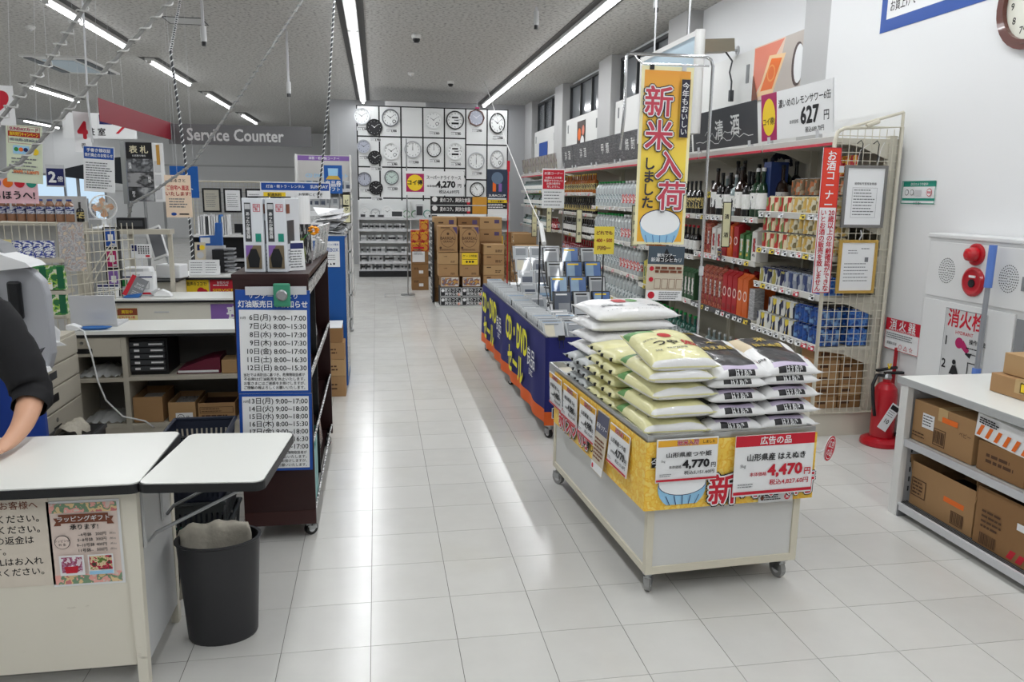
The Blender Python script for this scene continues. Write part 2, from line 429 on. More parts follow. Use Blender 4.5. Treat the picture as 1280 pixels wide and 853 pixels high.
# ---------------------------------------------------------------- things on the ceiling
a = thing('ceiling_air_conditioner', 'square ceiling air conditioner with dark louvre slots and an open blue-grey grille', 'air conditioner', (-4.7, 14.0, CZ))
MB().box(-.45, -.85, -.03, .45, .85, 0).obj('face_panel', WHITE, a)
for x in (-.36, .36): MB().box(x-.06, -.75, -.04, x+.06, .75, -.03).obj('louvre_slot', DKGREY, a)
MB().box(-.22, -.6, -.045, .22, .6, -.03).obj('grille', mat('pale_blue_grille', (188, 202, 212), .4), a)
h = thing('ceiling_hatch', 'thin square inspection hatch outline in the textured ceiling', 'hatch', (-2.15, 10.17, CZ))
f = MB()
for q in ((-.22, -.2, .22, -.185), (-.22, .185, .22, .2), (-.22, -.2, -.205, .2), (.205, -.2, .22, .2)): f.box(q[0], q[1], -.006, q[2], q[3], 0)
f.obj('hatch_frame', DKGREY, h); MB().box(-.205, -.185, -.002, .205, .185, 0).obj('hatch_lid', GREYP, h)
def dome_camera(loc, label):
    t = thing('dome_camera', label, 'security camera', loc)
    MB().lathe([(.06, 0), (.06, -.04), (.05, -.05)], 16).obj('base', WHITE, t)
    MB().lathe([(.048, -.045), (.045, -.07), (.03, -.095), (.0, -.1)], 16).obj('dome', BLACK, t, smooth=True)
dome_camera((1.32, 14.3, CZ), 'small black dome camera on a white base beside the far end of the bright tube')
dome_camera((.53, 10.35, CZ), 'twin-eyed white and black camera fixed to the ceiling between the two light rows')
def smoke(loc, label):
    t = thing('smoke_detector', label, 'smoke detector', loc)
    MB().lathe([(.05, 0), (.055, -.02), (.04, -.045), (0, -.05)], 16).obj('body', WHITE, t); MB().lathe([(.02, -.045), (.018, -.06), (0, -.062)], 10).obj('sensor_cap', LTGREY, t)
smoke((.6, 13.5, CZ), 'round white smoke detector on the ceiling before the clock wall')
smoke((-4.1, 10.9, CZ), 'round smoke detector on the ceiling near the air conditioner')
def drop_head(loc, L, label):
    t = thing('ceiling_drop_socket', label, 'power socket', loc)
    MB().box(-.012, -.012, -L, .012, .012, 0).obj('rod', LTGREY, t)
    MB().cyl((0, 0, -L-.12), (0, 0, -L+.02), .028, 10).obj('socket_body', GREYP, t); MB().cyl((0, 0, -L-.16), (0, 0, -L-.12), .022, 10).obj('plug', BLACK, t)
drop_head((-1.6, 8.3, CZ), .42, 'hanging power socket with clear plug below a grey rod, beside the ceiling hatch')
drop_head((-1.05, 10.5, CZ), .62, 'hanging power socket on a thin rod over the service counter, black plug tip')
drop_head((1.70, 8.6, CZ), .06, 'short white ceiling socket beside the bright tube by the liquor shelves')
drop_head((2.72, 7.75, CZ), .02, 'beige round ceiling rose with a hanging cord near the top of the window wall')


# ================================================================ liquor shelving along the window wall
SH = mat('shelf_cream', (206, 202, 188), .5, var=.03, scale=4)
SHB = mat('shelf_back', (176, 172, 160), .6)
RAIL = mat('price_rail', (222, 221, 216), .35)
TAGR = mat('price_card_red', (190, 40, 60), .5); TAGY = mat('price_card_yellow', (236, 208, 70), .5); TAGK = mat('rail_dark', (52, 54, 58), .4)
X0, X1 = 2.82, 3.27
def card_mesh():
    out = []
    for k, (base, ink) in enumerate(((PAPER, INK), (PAPER, GREYINK), (TAGR, PAPER), (TAGY, INK), (PAPER, RED))):
        m = MB().box(-.032, 0, -.022, .032, .002, .022, 0)
        for x0, z0, x1, z1 in ((-.026, .008, .01, .014), (-.026, -.002, -.004, .003), (0, -.016, .026, 0)):
            m.add([(x0, -.0006, z0), (x1, -.0006, z0), (x1, -.0006, z1), (x0, -.0006, z1)], [(0, 1, 2, 3)], 1)
        out.append(m.mesh('price_card', [base, ink]))
    return out
CARDS = card_mesh()
def unit(y0, y1, zs, label, top=1.93, dark=(), step=.11, cards=True, base_h=.16):
    t = thing('shelving_unit', label, 'shelf', (0, 0, 0), 0, 'liquor shelving units')
    MB().box(X1-.02, y0, 0, X1, y1, top).obj('back_panel', SHB, t)
    MB().box(X0+.02, y0+.005, 0, X1-.03, y1-.005, base_h-.002).obj('base_plinth', SH, t)
    for y in (y0, y1-.03):
        MB().box(X1-.07, y, 0, X1-.02, y+.03, top+.02).obj('upright', SH, t)
    for z in zs + [top]:
        s = MB().box(X0+.012, y0+.004, z-.03, X1-.02, y1-.004, z-.002).obj('shelf', SH, t)
        r = MB().box(-.006, -(y1-y0)/2+.004, -.022, .006, (y1-y0)/2-.004, .022).obj('price_rail', TAGK if z in dark else RAIL, s, (X0+.006, (y0+y1)/2, z-.012))
        r.rotation_euler = (0, math.radians(-14), 0)
        if z != top and cards:
            y = y1-.06
            while y > y0+.05:
                if R.random() < .86:
                    c = obj('price_card', CARDS[R.choice((0, 0, 1, 0, 2, 3, 1, 4))], s, (X0-.006, y, z-.012), -PI/2)
                    c.rotation_euler = (math.radians(-14), 0, -PI/2)
                y -= step*R.uniform(.8, 1.2)
        elif z == top:
            MB().box(X0-.002, y0+.01, z-.045, X0+.004, y1-.01, z-.028).obj('red_trim_strip', TAGR, s)
        for y in (y0+.012, y1-.012):
            MB().prism([(X1-.04, z-.03), (X1-.04, z-.13), (X1-.1, z-.115), (X1-.25, z-.055), (X0+.05, z-.03)], y-.002, y+.002).obj('bracket', SH, s)
    return t
Z1 = [.60, .93, 1.19, 1.45]; Z2 = [.62, 1.07, 1.40]; Z3 = [.62, 1.03, 1.40]; Z4 = [.34, .68, 1.03, 1.42]; Z5 = [.34, .70, 1.01, 1.31, 1.59]; Z6 = [1.0, 1.37, 1.63]
unit(4.62, 5.56, Z1, 'cream shelving unit holding beer and canned drinks, end nearest the wire grid', step=.095)
unit(5.57, 6.74, Z2, 'cream shelving unit holding sake bottles and tall sake cartons', dark=(.62,), step=.1)
unit(6.75, 8.24, Z3, 'cream shelving unit behind the hanging new-rice banner', step=.14)
unit(8.25, 10.24, Z4, 'cream shelving unit full of clear bottles with green and white caps', step=.2)
unit(10.25, 12.15, Z5, 'cream shelving unit with amber and dark spirits bottles', step=.22)
unit(12.5, 15.5, Z6, 'far cream shelving unit of small bottles above stacked cartons', step=.3)

# ---------------------------------------------------------------- product makers
def bottle_mesh(name, h, r, glass, label, cap, neck=.28, lab=(.18, .5), cr=.3, n=10):
    """round bottle: body, printed label band, shoulder, neck and cap in one small mesh"""
    p = [(r*.9, 0), (r, h*.03), (r, h*lab[0]), (r*1.01, h*lab[0]), (r*1.01, h*lab[1]), (r, h*lab[1]), (r, h*(1-neck-.16)), (r*.75, h*(1-neck-.06)), (r*cr, h*(1-neck)), (r*cr*.92, h*.93), (r*cr*1.1, h*.93), (r*cr*1.1, h), (0, h)]
    ms = [0, 0, 1, 1, 1, 0, 0, 0, 0, 2, 2, 2]
    return MB().lathe(p, n, ms=ms).mesh(name, [glass, label, cap], smooth=True)
def place_row(me, name, label, cat, group, ys, x, z, jit=.004, rz=None):
    for y in ys:
        o = obj(name, me, None, (x+R.uniform(-jit, jit), y+R.uniform(-jit, jit), z), R.uniform(-.2, .2) if rz is None else rz)
        tag(o, label, cat, group)
def rng(a, b, n): return [a+(b-a)*(i+.5)/n for i in range(n)]
G_BROWN = mat('brown_bottle_glass', (40, 22, 14), .08, coat=.5); G_GREEN = mat('green_bottle_glass', (22, 52, 30), .08, coat=.5)
G_BLACK = mat('black_bottle_glass', (16, 16, 18), .08, coat=.5); G_CLEAR = mat('clear_bottle_plastic', (205, 212, 214), .12, coat=.4, alpha=.72)
G_PALE = mat('pale_bottle_glass', (150, 168, 170), .1, coat=.4, alpha=.8); G_AMBER = mat('amber_bottle_glass', (150, 82, 24), .1, coat=.5)
G_RED = mat('red_bottle_glass', (120, 24, 34), .1, coat=.4)
CAPG = mat('green_cap', (24, 140, 62), .4); CAPW = mat('white_cap', (230, 230, 230), .4); CAPR = mat('red_cap', (180, 40, 50), .4); CAPB = mat('blue_cap', (36, 72, 150), .4)
LABW = pattern('white_brush_label', [(236, 236, 234), (232, 232, 230), (226, 226, 222), (236, 236, 234), (60, 60, 64)], 30, stretch=(1, 1, .4))
LABR = pattern('red_stripe_label', [(225, 222, 220), (190, 40, 40), (225, 222, 220), (60, 90, 150)], 24, stretch=(1, 1, .5))
LABK = pattern('black_label', [(26, 26, 30), (210, 190, 120), (30, 30, 34)], 40)
LABC = pattern('clear_bottle_label', [(196, 206, 208), (120, 132, 136), (214, 220, 222)], 40, stretch=(1, 1, .6))
LABY = pattern('yellow_tag_label', [(232, 208, 60), (30, 30, 30), (236, 214, 80)], 60)

# tall sake bottles, two tiers
ris = MB().box(3.08, 5.62, 1.40, 3.24, 6.69, 1.468).obj('bottle_riser', SHB); tag(ris, 'plain cream riser lifting the back row of sake bottles', 'display riser')
kinds = [bottle_mesh('sake_bottle', .40, .052, G_BROWN, LABW, BLACK), bottle_mesh('sake_bottle', .36, .05, G_BLACK, LABW, BLACK), bottle_mesh('sake_bottle', .38, .052, G_GREEN, LABW, CAPW), bottle_mesh('sake_bottle', .34, .046, G_PALE, LABW, LTGREY), bottle_mesh('sake_bottle', .30, .042, G_BROWN, LABY, BLACK, lab=(.5, .68))]
front = [(4, 'brown sake bottle with yellow neck tag, front row'), (0, 'brown sake bottle with white brush-lettered label, front row'), (1, 'black sake bottle with white label, front row'), (1, 'black sake bottle with white label, front row'), (3, 'pale frosted sake bottle with white label, front row'), (0, 'brown sake bottle with white brush-lettered label, front row'), (1, 'black sake bottle with white label, front row'), (2, 'green sake bottle with white cap, front row'), (2, 'green sake bottle with white cap, front row')]
for k, (kk, lb) in enumerate(front):
    o = obj('sake_bottle', kinds[kk], None, (2.90+R.uniform(-.01, .02), 6.62-k*.118, 1.40), R.random()*6); tag(o, lb+' of the sake shelf', 'bottle', 'sake bottles on the upper shelf')
    b = [0, 0, 4, 1, 0, 3, 1, 2, 1][k]
    o = obj('sake_bottle', kinds[b], None, (3.14+R.uniform(-.01, .01), 6.60-k*.12, 1.47), R.random()*6)
    tag(o, ['brown', 'black', 'green', 'pale frosted', 'yellow-tagged brown'][b]+' sake bottle on the riser behind the front row', 'bottle', 'sake bottles on the riser')
    if k % 2 == 0:
        o = obj('sake_bottle', kinds[R.choice((1, 3, 0))], None, (3.02, 6.56-k*.12, 1.40), R.random()*6); tag(o, 'sake bottle in the middle row between the riser and the front row', 'bottle', 'sake bottles in the middle row')
# hanging dark blue tissue and tall blue carton at the end of the sake shelf
o = MB().box(0, 0, 0, .14, .11, .42).obj('tall_blue_carton', mat('blue_carton', (36, 58, 112), .45, var=.15, scale=9), None, (2.92, 5.60, 1.401)); tag(o, 'tall plain blue carton standing at the end of the sake bottles', 'carton')
m = MB()
for i in range(12):
    a = i/11*PI; m.cyl((.08*math.cos(a), .02*math.sin(i*2.1), .06*math.sin(a)), (.06*math.cos(a+.5)*1.4, .02, .09*math.sin(a+.5)+.02), .014, 6)
o = m.obj('ribbon_bundle', mat('navy_cloth', (34, 38, 58), .7), None, (3.1, 5.78, 1.80), smooth=True); tag(o, 'crumpled navy cloth ribbon bundle tucked above the sake bottles', 'ribbon')
for k in range(3):
    o = MB().box(0, 0, 0, .03, .09, .13).obj('snack_bag', pattern('snack_bag_print', [(190, 30, 40), (226, 170, 60), (170, 24, 40)], 20), None, (3.0, 4.68+k*.12, 1.70)); tag(o, 'red and gold snack bag hung under the top shelf beside the red notice', 'snack', 'hanging snack bags')
    MB().cyl((.015, .045, .13), (.015, .045, .19), .002, 5).obj('hook', STEEL, o)

# tall sake cartons with gable tops
def carton_mesh(name, w, d, h, mats, ring=False, panel=True):
    """front faces -X; gable top"""
    m = MB(); g = h*.1
    m.box(0, -w/2, 0, d, w/2, h-g, 0)
    m.add([(0, -w/2, h-g), (0, w/2, h-g), (d, w/2, h-g), (d, -w/2, h-g), (d*.5, -w/2, h), (d*.5, w/2, h)], [(0, 4, 5, 1), (2, 5, 4, 3), (0, 3, 4), (1, 5, 2)], 0)
    m.box(d*.47, -w/2, h-.002, d*.53, w/2, h+.012, 0)
    e = -.0008
    if ring:
        n = 16
        for rr, mm in ((.38, 1), (.26, 2)):
            m.add([(e, w*rr*math.cos(2*PI*i/n), h*.5+w*rr*1.3*math.sin(2*PI*i/n)) for i in range(n)], [tuple(range(n))], mm); e -= .0007
        m.add([(e, w*-.3, h*.08), (e, w*.3, h*.08), (e, w*.3, h*.2), (e, w*-.3, h*.2)], [(0, 1, 2, 3)], 2)
    elif panel:
        m.add([(e, -w*.3, h*.15), (e, w*.3, h*.15), (e, w*.3, h*.75), (e, -w*.3, h*.75)], [(0, 1, 2, 3)], 1)
        m.add([(e*2, -w*.18, h*.3), (e*2, w*.18, h*.3), (e*2, w*.18, h*.7), (e*2, -w*.18, h*.7)], [(0, 1, 2, 3)], 2)
    return m.mesh(name, mats)
CR = mat('carton_red', (176, 30, 40), .4); CDR = mat('carton_dark_red', (150, 32, 34), .4); CO = mat('carton_orange', (216, 100, 40), .4); CW = mat('carton_white', (222, 220, 216), .4); CG = mat('carton_green', (70, 120, 70), .4)
RINGP = mat('carton_ring_pale', (236, 214, 206), .4)
PATR = pattern('carton_red_flowers', [(150, 32, 36), (120, 24, 30), (196, 120, 90), (150, 32, 36)], 26, soft=True)
PATW = pattern('carton_white_text', [(222, 220, 216), (60, 60, 64), (222, 220, 216), (150, 110, 80)], 34, stretch=(1, 1, .5))
PATG = pattern('carton_green_gold', [(90, 130, 90), (214, 180, 70), (222, 220, 216)], 18)
c_flower = carton_mesh('sake_carton', .078, .1, .335, [PATR, CDR, PATW]); c_ring = carton_mesh('sake_carton', .082, .1, .335, [CR, RINGP, CDR], ring=True); c_orange = carton_mesh('sake_carton', .085, .1, .33, [CO, RINGP, CO], ring=True)
c_white = carton_mesh('sake_carton', .08, .1, .3, [CW, PATW, CR]); c_green = carton_mesh('sake_carton', .07, .1, .26, [CG, PATG, CW])
seq = [c_flower]*5+[c_ring]*3+[c_orange]*2
lbs = ['dark red flower-patterned sake carton']*5+['bright red sake carton with a pale ring']*3+['orange sake carton with a pale ring']*2
for k in range(10):
    o = obj('sake_carton', seq[k], None, (2.855, 6.60-k*.094, .62), 0); tag(o, lbs[k]+' on the lower sake shelf', 'carton', 'tall sake cartons on the lower shelf')
    if k % 2: o = obj('sake_carton', seq[k], None, (2.99, 6.60-k*.094, .62), 0); tag(o, lbs[k].replace('sake carton', 'sake carton in the second row'), 'carton', 'second row of sake cartons')
MB().box(0, 0, 0, .08, .09, .24).obj('silver_carton', pattern('silver_carton_text', [(176, 176, 178), (150, 150, 152), (186, 186, 188)], 30, stretch=(.4, .4, 2)), None, (2.86, 5.60, .62)); tag(bpy.data.objects['silver_carton'], 'silver-grey carton with fine print beside the orange sake cartons', 'carton')
seq = [(c_flower, 'dark red patterned'), (c_flower, 'dark red patterned'), (c_white, 'white lettered'), (c_white, 'white lettered'), (c_ring, 'bright red ringed'), (c_orange, 'orange ringed'), (c_ring, 'bright red ringed'), (c_green, 'green and gold'), (c_green, 'green and gold'), (c_white, 'white lettered')]
for k, (me, lb) in enumerate(seq):
    o = obj('sake_carton', me, None, (2.855, 6.62-k*.107, 1.07), 0); o.scale = (1, 1, .84); tag(o, lb+' sake carton on the shelf below the sake bottles', 'carton', 'sake cartons on the middle shelf')
b1 = bottle_mesh('liqueur_bottle', .24, .04, G_PALE, LABC, LTGREY); b2 = bottle_mesh('liqueur_bottle', .24, .045, G_RED, LABR, CAPR)
for k in range(9):
    o = obj('liqueur_bottle', b1 if k % 9 < 5 else b2, None, (2.93, 6.55-k*.11, .16), 0); tag(o, ('clear bottle with grey cap' if k < 5 else 'red bottle with red cap')+' on the lowest level under the red sake cartons', 'bottle', 'bottles under the sake cartons')

# beer and canned drinks: six-packs of real cans in a printed sleeve
CANTOP = mat('can_aluminium', (190, 192, 196), .25, 1)
def pack(name, sleeve, body, label, h=.122, nx=2, ny=3, r=.029):
    """returns a template thing at the origin; cans stand in a printed wrap, face towards -X"""
    t = thing(name, label, 'drink pack')
    w = ny*r*2; d = nx*r*2
    wrap = MB(); n = 6
    pts = []
    for i in range(ny):                                # scalloped front following the can sides
        for j in range(n+1):
            a = PI*j/n; pts.append((-r*.55*math.sin(a), -w/2+r*2*i+r-r*math.cos(a)))
    m = len(pts); vs = [(x, y, .004) for x, y in pts] + [(x, y, h-.012) for x, y in pts] + [(d, -w/2, .004), (d, w/2, .004), (d, -w/2, h-.012), (d, w/2, h-.012)]
    fs = [(i, m+i, m+i+1, i+1) for i in range(m-1)]
    fs += [(0, 2*m, 2*m+2, m), (m-1, 2*m-1, 2*m+3, 2*m+1), (2*m, 2*m+1, 2*m+3, 2*m+2)]
    wrap.add(vs, fs, 0)
    wrap.obj('printed_wrap', sleeve, t)
    cm = MB().lathe([(r*.85, 0), (r*.97, .008), (r*.97, h-.014), (r*.82, h-.004), (r*.82, h)], 10, ms=[1, 0, 0, 1]).mesh('can', [body, CANTOP], smooth=False)
    for i in range(nx):
        for j in range(ny): obj('can', cm, t, (r+2*r*i, -w/2+r+2*r*j, 0))
    return t
P_RED = pattern('pack_red_cream', [(186, 60, 44), (228, 214, 180), (120, 150, 90), (228, 218, 190), (176, 40, 36)], 30, 'cell', stretch=(1, 1.6, .5))
P_BEIGE = pattern('pack_beige', [(196, 186, 150), (214, 206, 180), (120, 108, 70), (206, 170, 90)], 34, 'cell')
P_ORG = pattern('pack_brown_orange', [(168, 150, 120), (202, 120, 70), (190, 180, 160), (120, 100, 74)], 34, 'cell')
P_NAVY = pattern('pack_navy_white', [(30, 36, 70), (206, 208, 204), (36, 44, 92), (170, 160, 90)], 26, 'cell', stretch=(1, 1.4, .5))
P_GREY = pattern('pack_grey_blue', [(140, 146, 160), (60, 74, 120), (180, 184, 190)], 30, 'cell', stretch=(1, 1.4, .6))
P_BLUE = pattern('pack_bright_blue', [(28, 78, 168), (30, 92, 186), (90, 140, 200), (26, 70, 150)], 22, 'noise', soft=True)
P_WY = pattern('pack_white_yellow', [(220, 220, 214), (40, 46, 74), (228, 206, 80), (214, 214, 210)], 28, 'cell', stretch=(1, 1.6, .5))
P_DBLUE = pattern('pack_deep_blue', [(24, 52, 120), (36, 84, 160), (24, 44, 104), (110, 150, 196)], 18, 'noise', soft=True)
canm = lambda n, c: mat('can_'+n, c, .3, .5)
def pack_row(name, sleeve, can, base, spots, group):
    t0 = None
    for (x, y, z, where) in spots:
        lb = base+' '+where+', '+ORD[max(0, round((y-4.71)/.183))]+' from grid'
        if t0 is None:
            t0 = pack(name, sleeve, can, lb); t0.location = (x, y, z); t0['group'] = group; t0['label'] = lb
        else: dup(t0, (x, y, z), 0, lb, group)
G = 'canned drink packs on the beer shelves'
w1 = 'on the top beer shelf'; w2 = 'on the top beer shelf, raised back row'; w3 = 'on the second beer shelf, lower layer'; w4 = 'on the second beer shelf, upper layer'
pack_row('drink_pack', P_RED, canm('cream', (220, 205, 170)), 'red and cream striped can pack', [(2.86, 5.42, 1.45, w1), (2.86, 5.23, 1.45, w1), (2.86, 5.445, 1.19, w3), (2.86, 5.26, 1.19, w3), (2.86, 5.445, 1.315, w4), (2.86, 5.26, 1.315, w4)], G)
pack_row('drink_pack', P_BEIGE, canm('beige', (196, 184, 140)), 'beige lemon-print can pack', [(2.86, 5.04, 1.45, w1), (2.86, 4.86, 1.45, w1), (2.86, 4.715, 1.45, w1), (2.86, 5.07, 1.19, w3), (2.86, 4.88, 1.19, w3), (2.86, 4.71, 1.19, w3), (2.86, 5.07, 1.315, w4), (2.86, 4.88, 1.315, w4), (2.86, 4.71, 1.315, w4)], G)
br = MB().box(3.02, 4.64, 1.45, 3.18, 5.5, 1.573).obj('can_riser', SHB); tag(br, 'plain cream riser under the back row of can packs', 'display riser')
pack_row('drink_pack', P_ORG, canm('brown', (150, 120, 84)), 'brown and orange can pack', [(3.04, 5.40-k*.19, 1.575, w2) for k in range(4)], G)
w5 = 'on the third beer shelf'; w6 = 'on the lowest beer shelf, lower layer'; w7 = 'on the lowest beer shelf, upper layer'
pack_row('drink_pack', P_NAVY, canm('navy', (34, 40, 76)), 'tall navy and white can pack', [(2.86, 5.445-k*.19, .93, w5) for k in range(2)]+[(2.99, 5.445-k*.19, .93, w5+', back row') for k in range(3)], G)
pack_row('drink_pack', P_GREY, canm('greyblue', (130, 140, 160)), 'grey-blue can pack', [(2.86, 5.08, .93, w5), (2.86, 4.89, .93, w5)], G)
pack_row('drink_pack', P_BLUE, canm('blue', (30, 84, 170)), 'bright blue can pack', [(2.86, 4.72, .93, w5), (3.06, 4.72, .60, w6+' inner row'), (3.06, 4.72, .725, w7+' inner row')], G)
pack_row('drink_pack', P_WY, canm('silver', (200, 200, 196)), 'white, yellow and navy can pack', [(2.86, 5.445, .60, w6), (2.86, 5.28, .60, w6), (2.86, 5.09, .60, w6), (2.86, 5.09, .725, w7), (2.86, 5.28, .725, w7)], G)
pack_row('drink_pack', P_DBLUE, canm('deepblue', (28, 60, 130)), 'deep blue mountain-print can pack', [(2.86, 4.90, .60, w6), (2.86, 4.71, .60, w6), (2.86, 4.90, .725, w7), (2.86, 4.71, .725, w7)], G)
# cartons stored at the bottom behind the grid
def carton(name, w, d, h, base, label, loc, rz=0, group=None, tape=True, pr=None, cat='cardboard box'):
    """closed corrugated box, front towards -Y, origin at the middle of its underside"""
    t = thing(name, label, cat, loc, rz, group)
    MB().box(-w/2, -d/2, 0, w/2, d/2, h).obj('box_body', base, t, bev=.003)
    if tape:
        MB().box(-.03, -d/2-.0008, h-.06, .03, -d/2, h).box(-.03, -d/2, h, .03, d/2, h+.0008).obj('tape', mat('parcel_tape', (186, 158, 112), .3), t)
    if pr: pr.obj(t, 'printing', (0, -d/2, 0))
    return t
for c in range(2):
    for k in range(5):
        carton('stock_carton', .165, .2, .082, (CARD, CARD2, CARD3)[(c+k) % 3], 'small brown stock carton, '+('bottom', 'second', 'third', 'fourth', 'top')[k]+' of the '+('inner', 'outer')[c]+' stack behind the wire grid', (2.95+.175*c, 4.78, .165+k*.0835), 0, 'stock cartons behind the grid', tape=False, pr=Print().rect(-.06, .03, .0, .05, CARDINK))

# clear bottles with green and white caps (three tiers)
bg = bottle_mesh('shochu_bottle', .312, .058, G_CLEAR, LABC, CAPG, neck=.12, cr=.36, n=9); bw_ = bottle_mesh('shochu_bottle', .312, .058, G_CLEAR, LABR, CAPW, neck=.12, cr=.36, n=9); bp_ = bottle_mesh('shochu_bottle', .28, .055, G_CLEAR, LABC, CAPW, neck=.12, cr=.36, n=9)
for z, wh in ((1.42, 'upper'), (1.03, 'middle'), (.68, 'lower')):
    ys = rng(8.3, 10.2, 15)
    for k, y in enumerate(ys):
        for row, x in enumerate((2.90, 3.04)):
            gk = k >= 6
            o = obj('shochu_bottle', bg if gk else bw_, None, (x, y+R.uniform(-.004, .004), z), 0)
            tag(o, ('clear plastic shochu bottle with green cap' if gk else 'clear shochu bottle with white cap and red stripe label')+', '+('front', 'second')[row]+' row of the '+wh+' shelf', 'bottle', wh+' shelf shochu bottles')
place_row(bp_, 'shochu_bottle', 'short clear bottle with white cap on the lowest bottle shelf', 'bottle', 'lowest shelf shochu bottles', rng(8.3, 10.2, 15), 2.90, .34)
place_row(bp_, 'shochu_bottle', 'short clear bottle with white cap in the second row of the lowest bottle shelf', 'bottle', 'lowest shelf shochu bottles, second row', rng(8.3, 10.2, 15), 3.04, .34)
# unit behind the banner
place_row(bottle_mesh('wine_bottle', .3, .04, G_BLACK, LABK, BLACK), 'wine_bottle', 'dark bottle with gold label on the shelf behind the new-rice banner', 'bottle', 'dark bottles behind the banner', rng(6.8, 8.2, 14), 2.90, 1.40)
place_row(bottle_mesh('wine_bottle', .27, .042, G_BLACK, LABW, CAPR), 'wine_bottle', 'black bottle with red cap on the middle shelf behind the hanging campaign poster', 'bottle', 'black bottles behind the poster', rng(6.8, 7.6, 8), 2.90, 1.03)
place_row(bottle_mesh('pocket_bottle', .24, .042, G_AMBER, LABW, CAPR), 'pocket_bottle', 'amber bottle with red cap on the middle shelf beside the shochu section', 'bottle', 'amber bottles behind the banner', rng(7.62, 8.2, 6), 2.90, 1.03)
cy_ = carton_mesh('shochu_carton', .072, .1, .27, [mat('carton_yellow', (206, 196, 90), .4), PATW, CG]); cg_ = carton_mesh('shochu_carton', .072, .1, .27, [mat('carton_forest', (52, 92, 62), .4), PATW, CW])
for k in range(17):
    o = obj('shochu_carton', cg_ if k < 6 else cy_, None, (2.86, 6.82+k*.083, .62), 0); tag(o, ('dark green' if k < 6 else 'pale yellow')+' shochu carton on the shelf below the campaign poster', 'carton', 'shochu cartons below the poster')
place_row(bottle_mesh('mixer_bottle', .3, .05, mat('teal_bottle', (40, 96, 84), .15, coat=.3, alpha=.9), LABC, CAPG), 'mixer_bottle', 'green-capped bottle on the floor level behind the rice stacks', 'bottle', 'floor level bottles behind the rice', rng(6.8, 8.2, 12), 2.92, .16)
# spirits
for z, wh, me in ((1.59, 'top', bottle_mesh('spirits_bottle', .26, .042, G_AMBER, LABK, GOLD)), (1.31, 'second', bottle_mesh('spirits_bottle', .22, .04, G_BLACK, LABK, BLACK)), (1.01, 'third', bottle_mesh('spirits_bottle', .24, .042, G_BLACK, LABW, CAPW)), (.70, 'fourth', bottle_mesh('spirits_bottle', .24, .042, G_RED, LABR, CAPR)), (.34, 'lowest', bottle_mesh('spirits_bottle', .26, .045, G_PALE, LABC, CAPW))):
    place_row(me, 'spirits_bottle', {'top': 'amber spirits bottle with gold cap', 'second': 'black spirits bottle with gold-lettered label', 'third': 'black spirits bottle with white cap', 'fourth': 'red bottle with striped label', 'lowest': 'pale clear bottle with white cap'}[wh]+' on the '+wh+' shelf of the spirits unit', 'bottle', wh+' shelf spirits bottles', rng(10.3, 12.1, 15), 2.90, z)
# far unit
for z, wh, cap in ((1.63, 'top', CAPW), (1.37, 'middle', CAPG), (1.0, 'lowest', CAPW)):
    me = bottle_mesh('small_bottle', .2, .045, G_PALE, LABW, cap, n=8); me2 = bottle_mesh('small_bottle', .2, .045, G_GREEN, LABW, cap, n=8); me3 = bottle_mesh('small_bottle', .2, .05, G_RED, LABR, cap, n=8)
    for k, y in enumerate(rng(12.55, 15.45, 22)):
        q = 2 if k < 4 else (1 if k % 5 == 0 and wh != 'top' else 0)
        o = obj('small_bottle', (me, me2, me3)[q], None, (2.90, y, z), 0); tag(o, ('pale', 'green', 'red')[q]+' small bottle on the '+wh+' shelf of the far unit', 'bottle', wh+' shelf of the far bottle unit')
for c, (y, n) in enumerate(((12.8, 3), (13.3, 4), (13.85, 5), (14.3, 5), (14.72, 4))):
    for k in range(n):
        carton('stock_carton', .3, .40, .175, (CARD, CARD2, CARD3)[(c*2+k) % 3], ('bottom', 'second', 'third', 'fourth', 'fifth')[k]+' brown carton in the '+('first', 'second', 'third', 'fourth', 'fifth')[c]+' stack under the far bottle unit', (2.58-.03*(c % 2), y, k*.177), -PI/2, 'cartons stacked before the far bottle unit', tape=False, pr=Print().rect(-.09, .09, .0, .12, CARDINK).rect(.05, .03, .1, .06, PAPER))
for k in range(4):
    carton('red_carton', .24, .2, .2, (mat('red_carton_board', (150, 30, 36), .5), mat('red_carton_board', (150, 30, 36), .5), GOLD, GOLD)[k], ('bottom red', 'second red', 'third gold', 'top gold')[k]+' carton of the small stack by the far bottle unit', (2.18, 14.5, k*.202), 0, 'red and gold carton stack', tape=False, pr=Print().rect(-.09, .05, .09, .14, PATR))

# ---------------------------------------------------------------- header boards on top of the shelves
HD = mat('header_charcoal', (62, 62, 66), .45, coat=.15); WL = mat('white_line_print', (226, 226, 224), .5)
STREAK = pattern('header_woodgrain', [(58, 58, 60), (92, 92, 94), (66, 66, 68), (110, 110, 112)], 9, stretch=(.6, 1, 6))
PHOTO = pattern('header_bottle_photo', [(110, 112, 114), (166, 168, 168), (120, 84, 84), (96, 100, 102), (170, 164, 130), (146, 148, 148)], 8, stretch=(2.4, 1, .5), soft=True)
def header(y0, y1, label, pr, base, z0=1.96, z1=2.28):
    o = sign('header_board', label, 'header board', y1-y0, z1-z0, (X0+.02, (y0+y1)/2, (z0+z1)/2), pr, base, -PI/2, .006, 'header boards above the liquor shelves', (math.radians(6), 0))
    for s in (-.4, .4):
        MB().box((y1-y0)*s-.012, -.012, -(z1-z0)/2-.03, (y1-y0)*s+.012, .02, -(z1-z0)/2+.03).obj('board_clip', LTGREY, o)
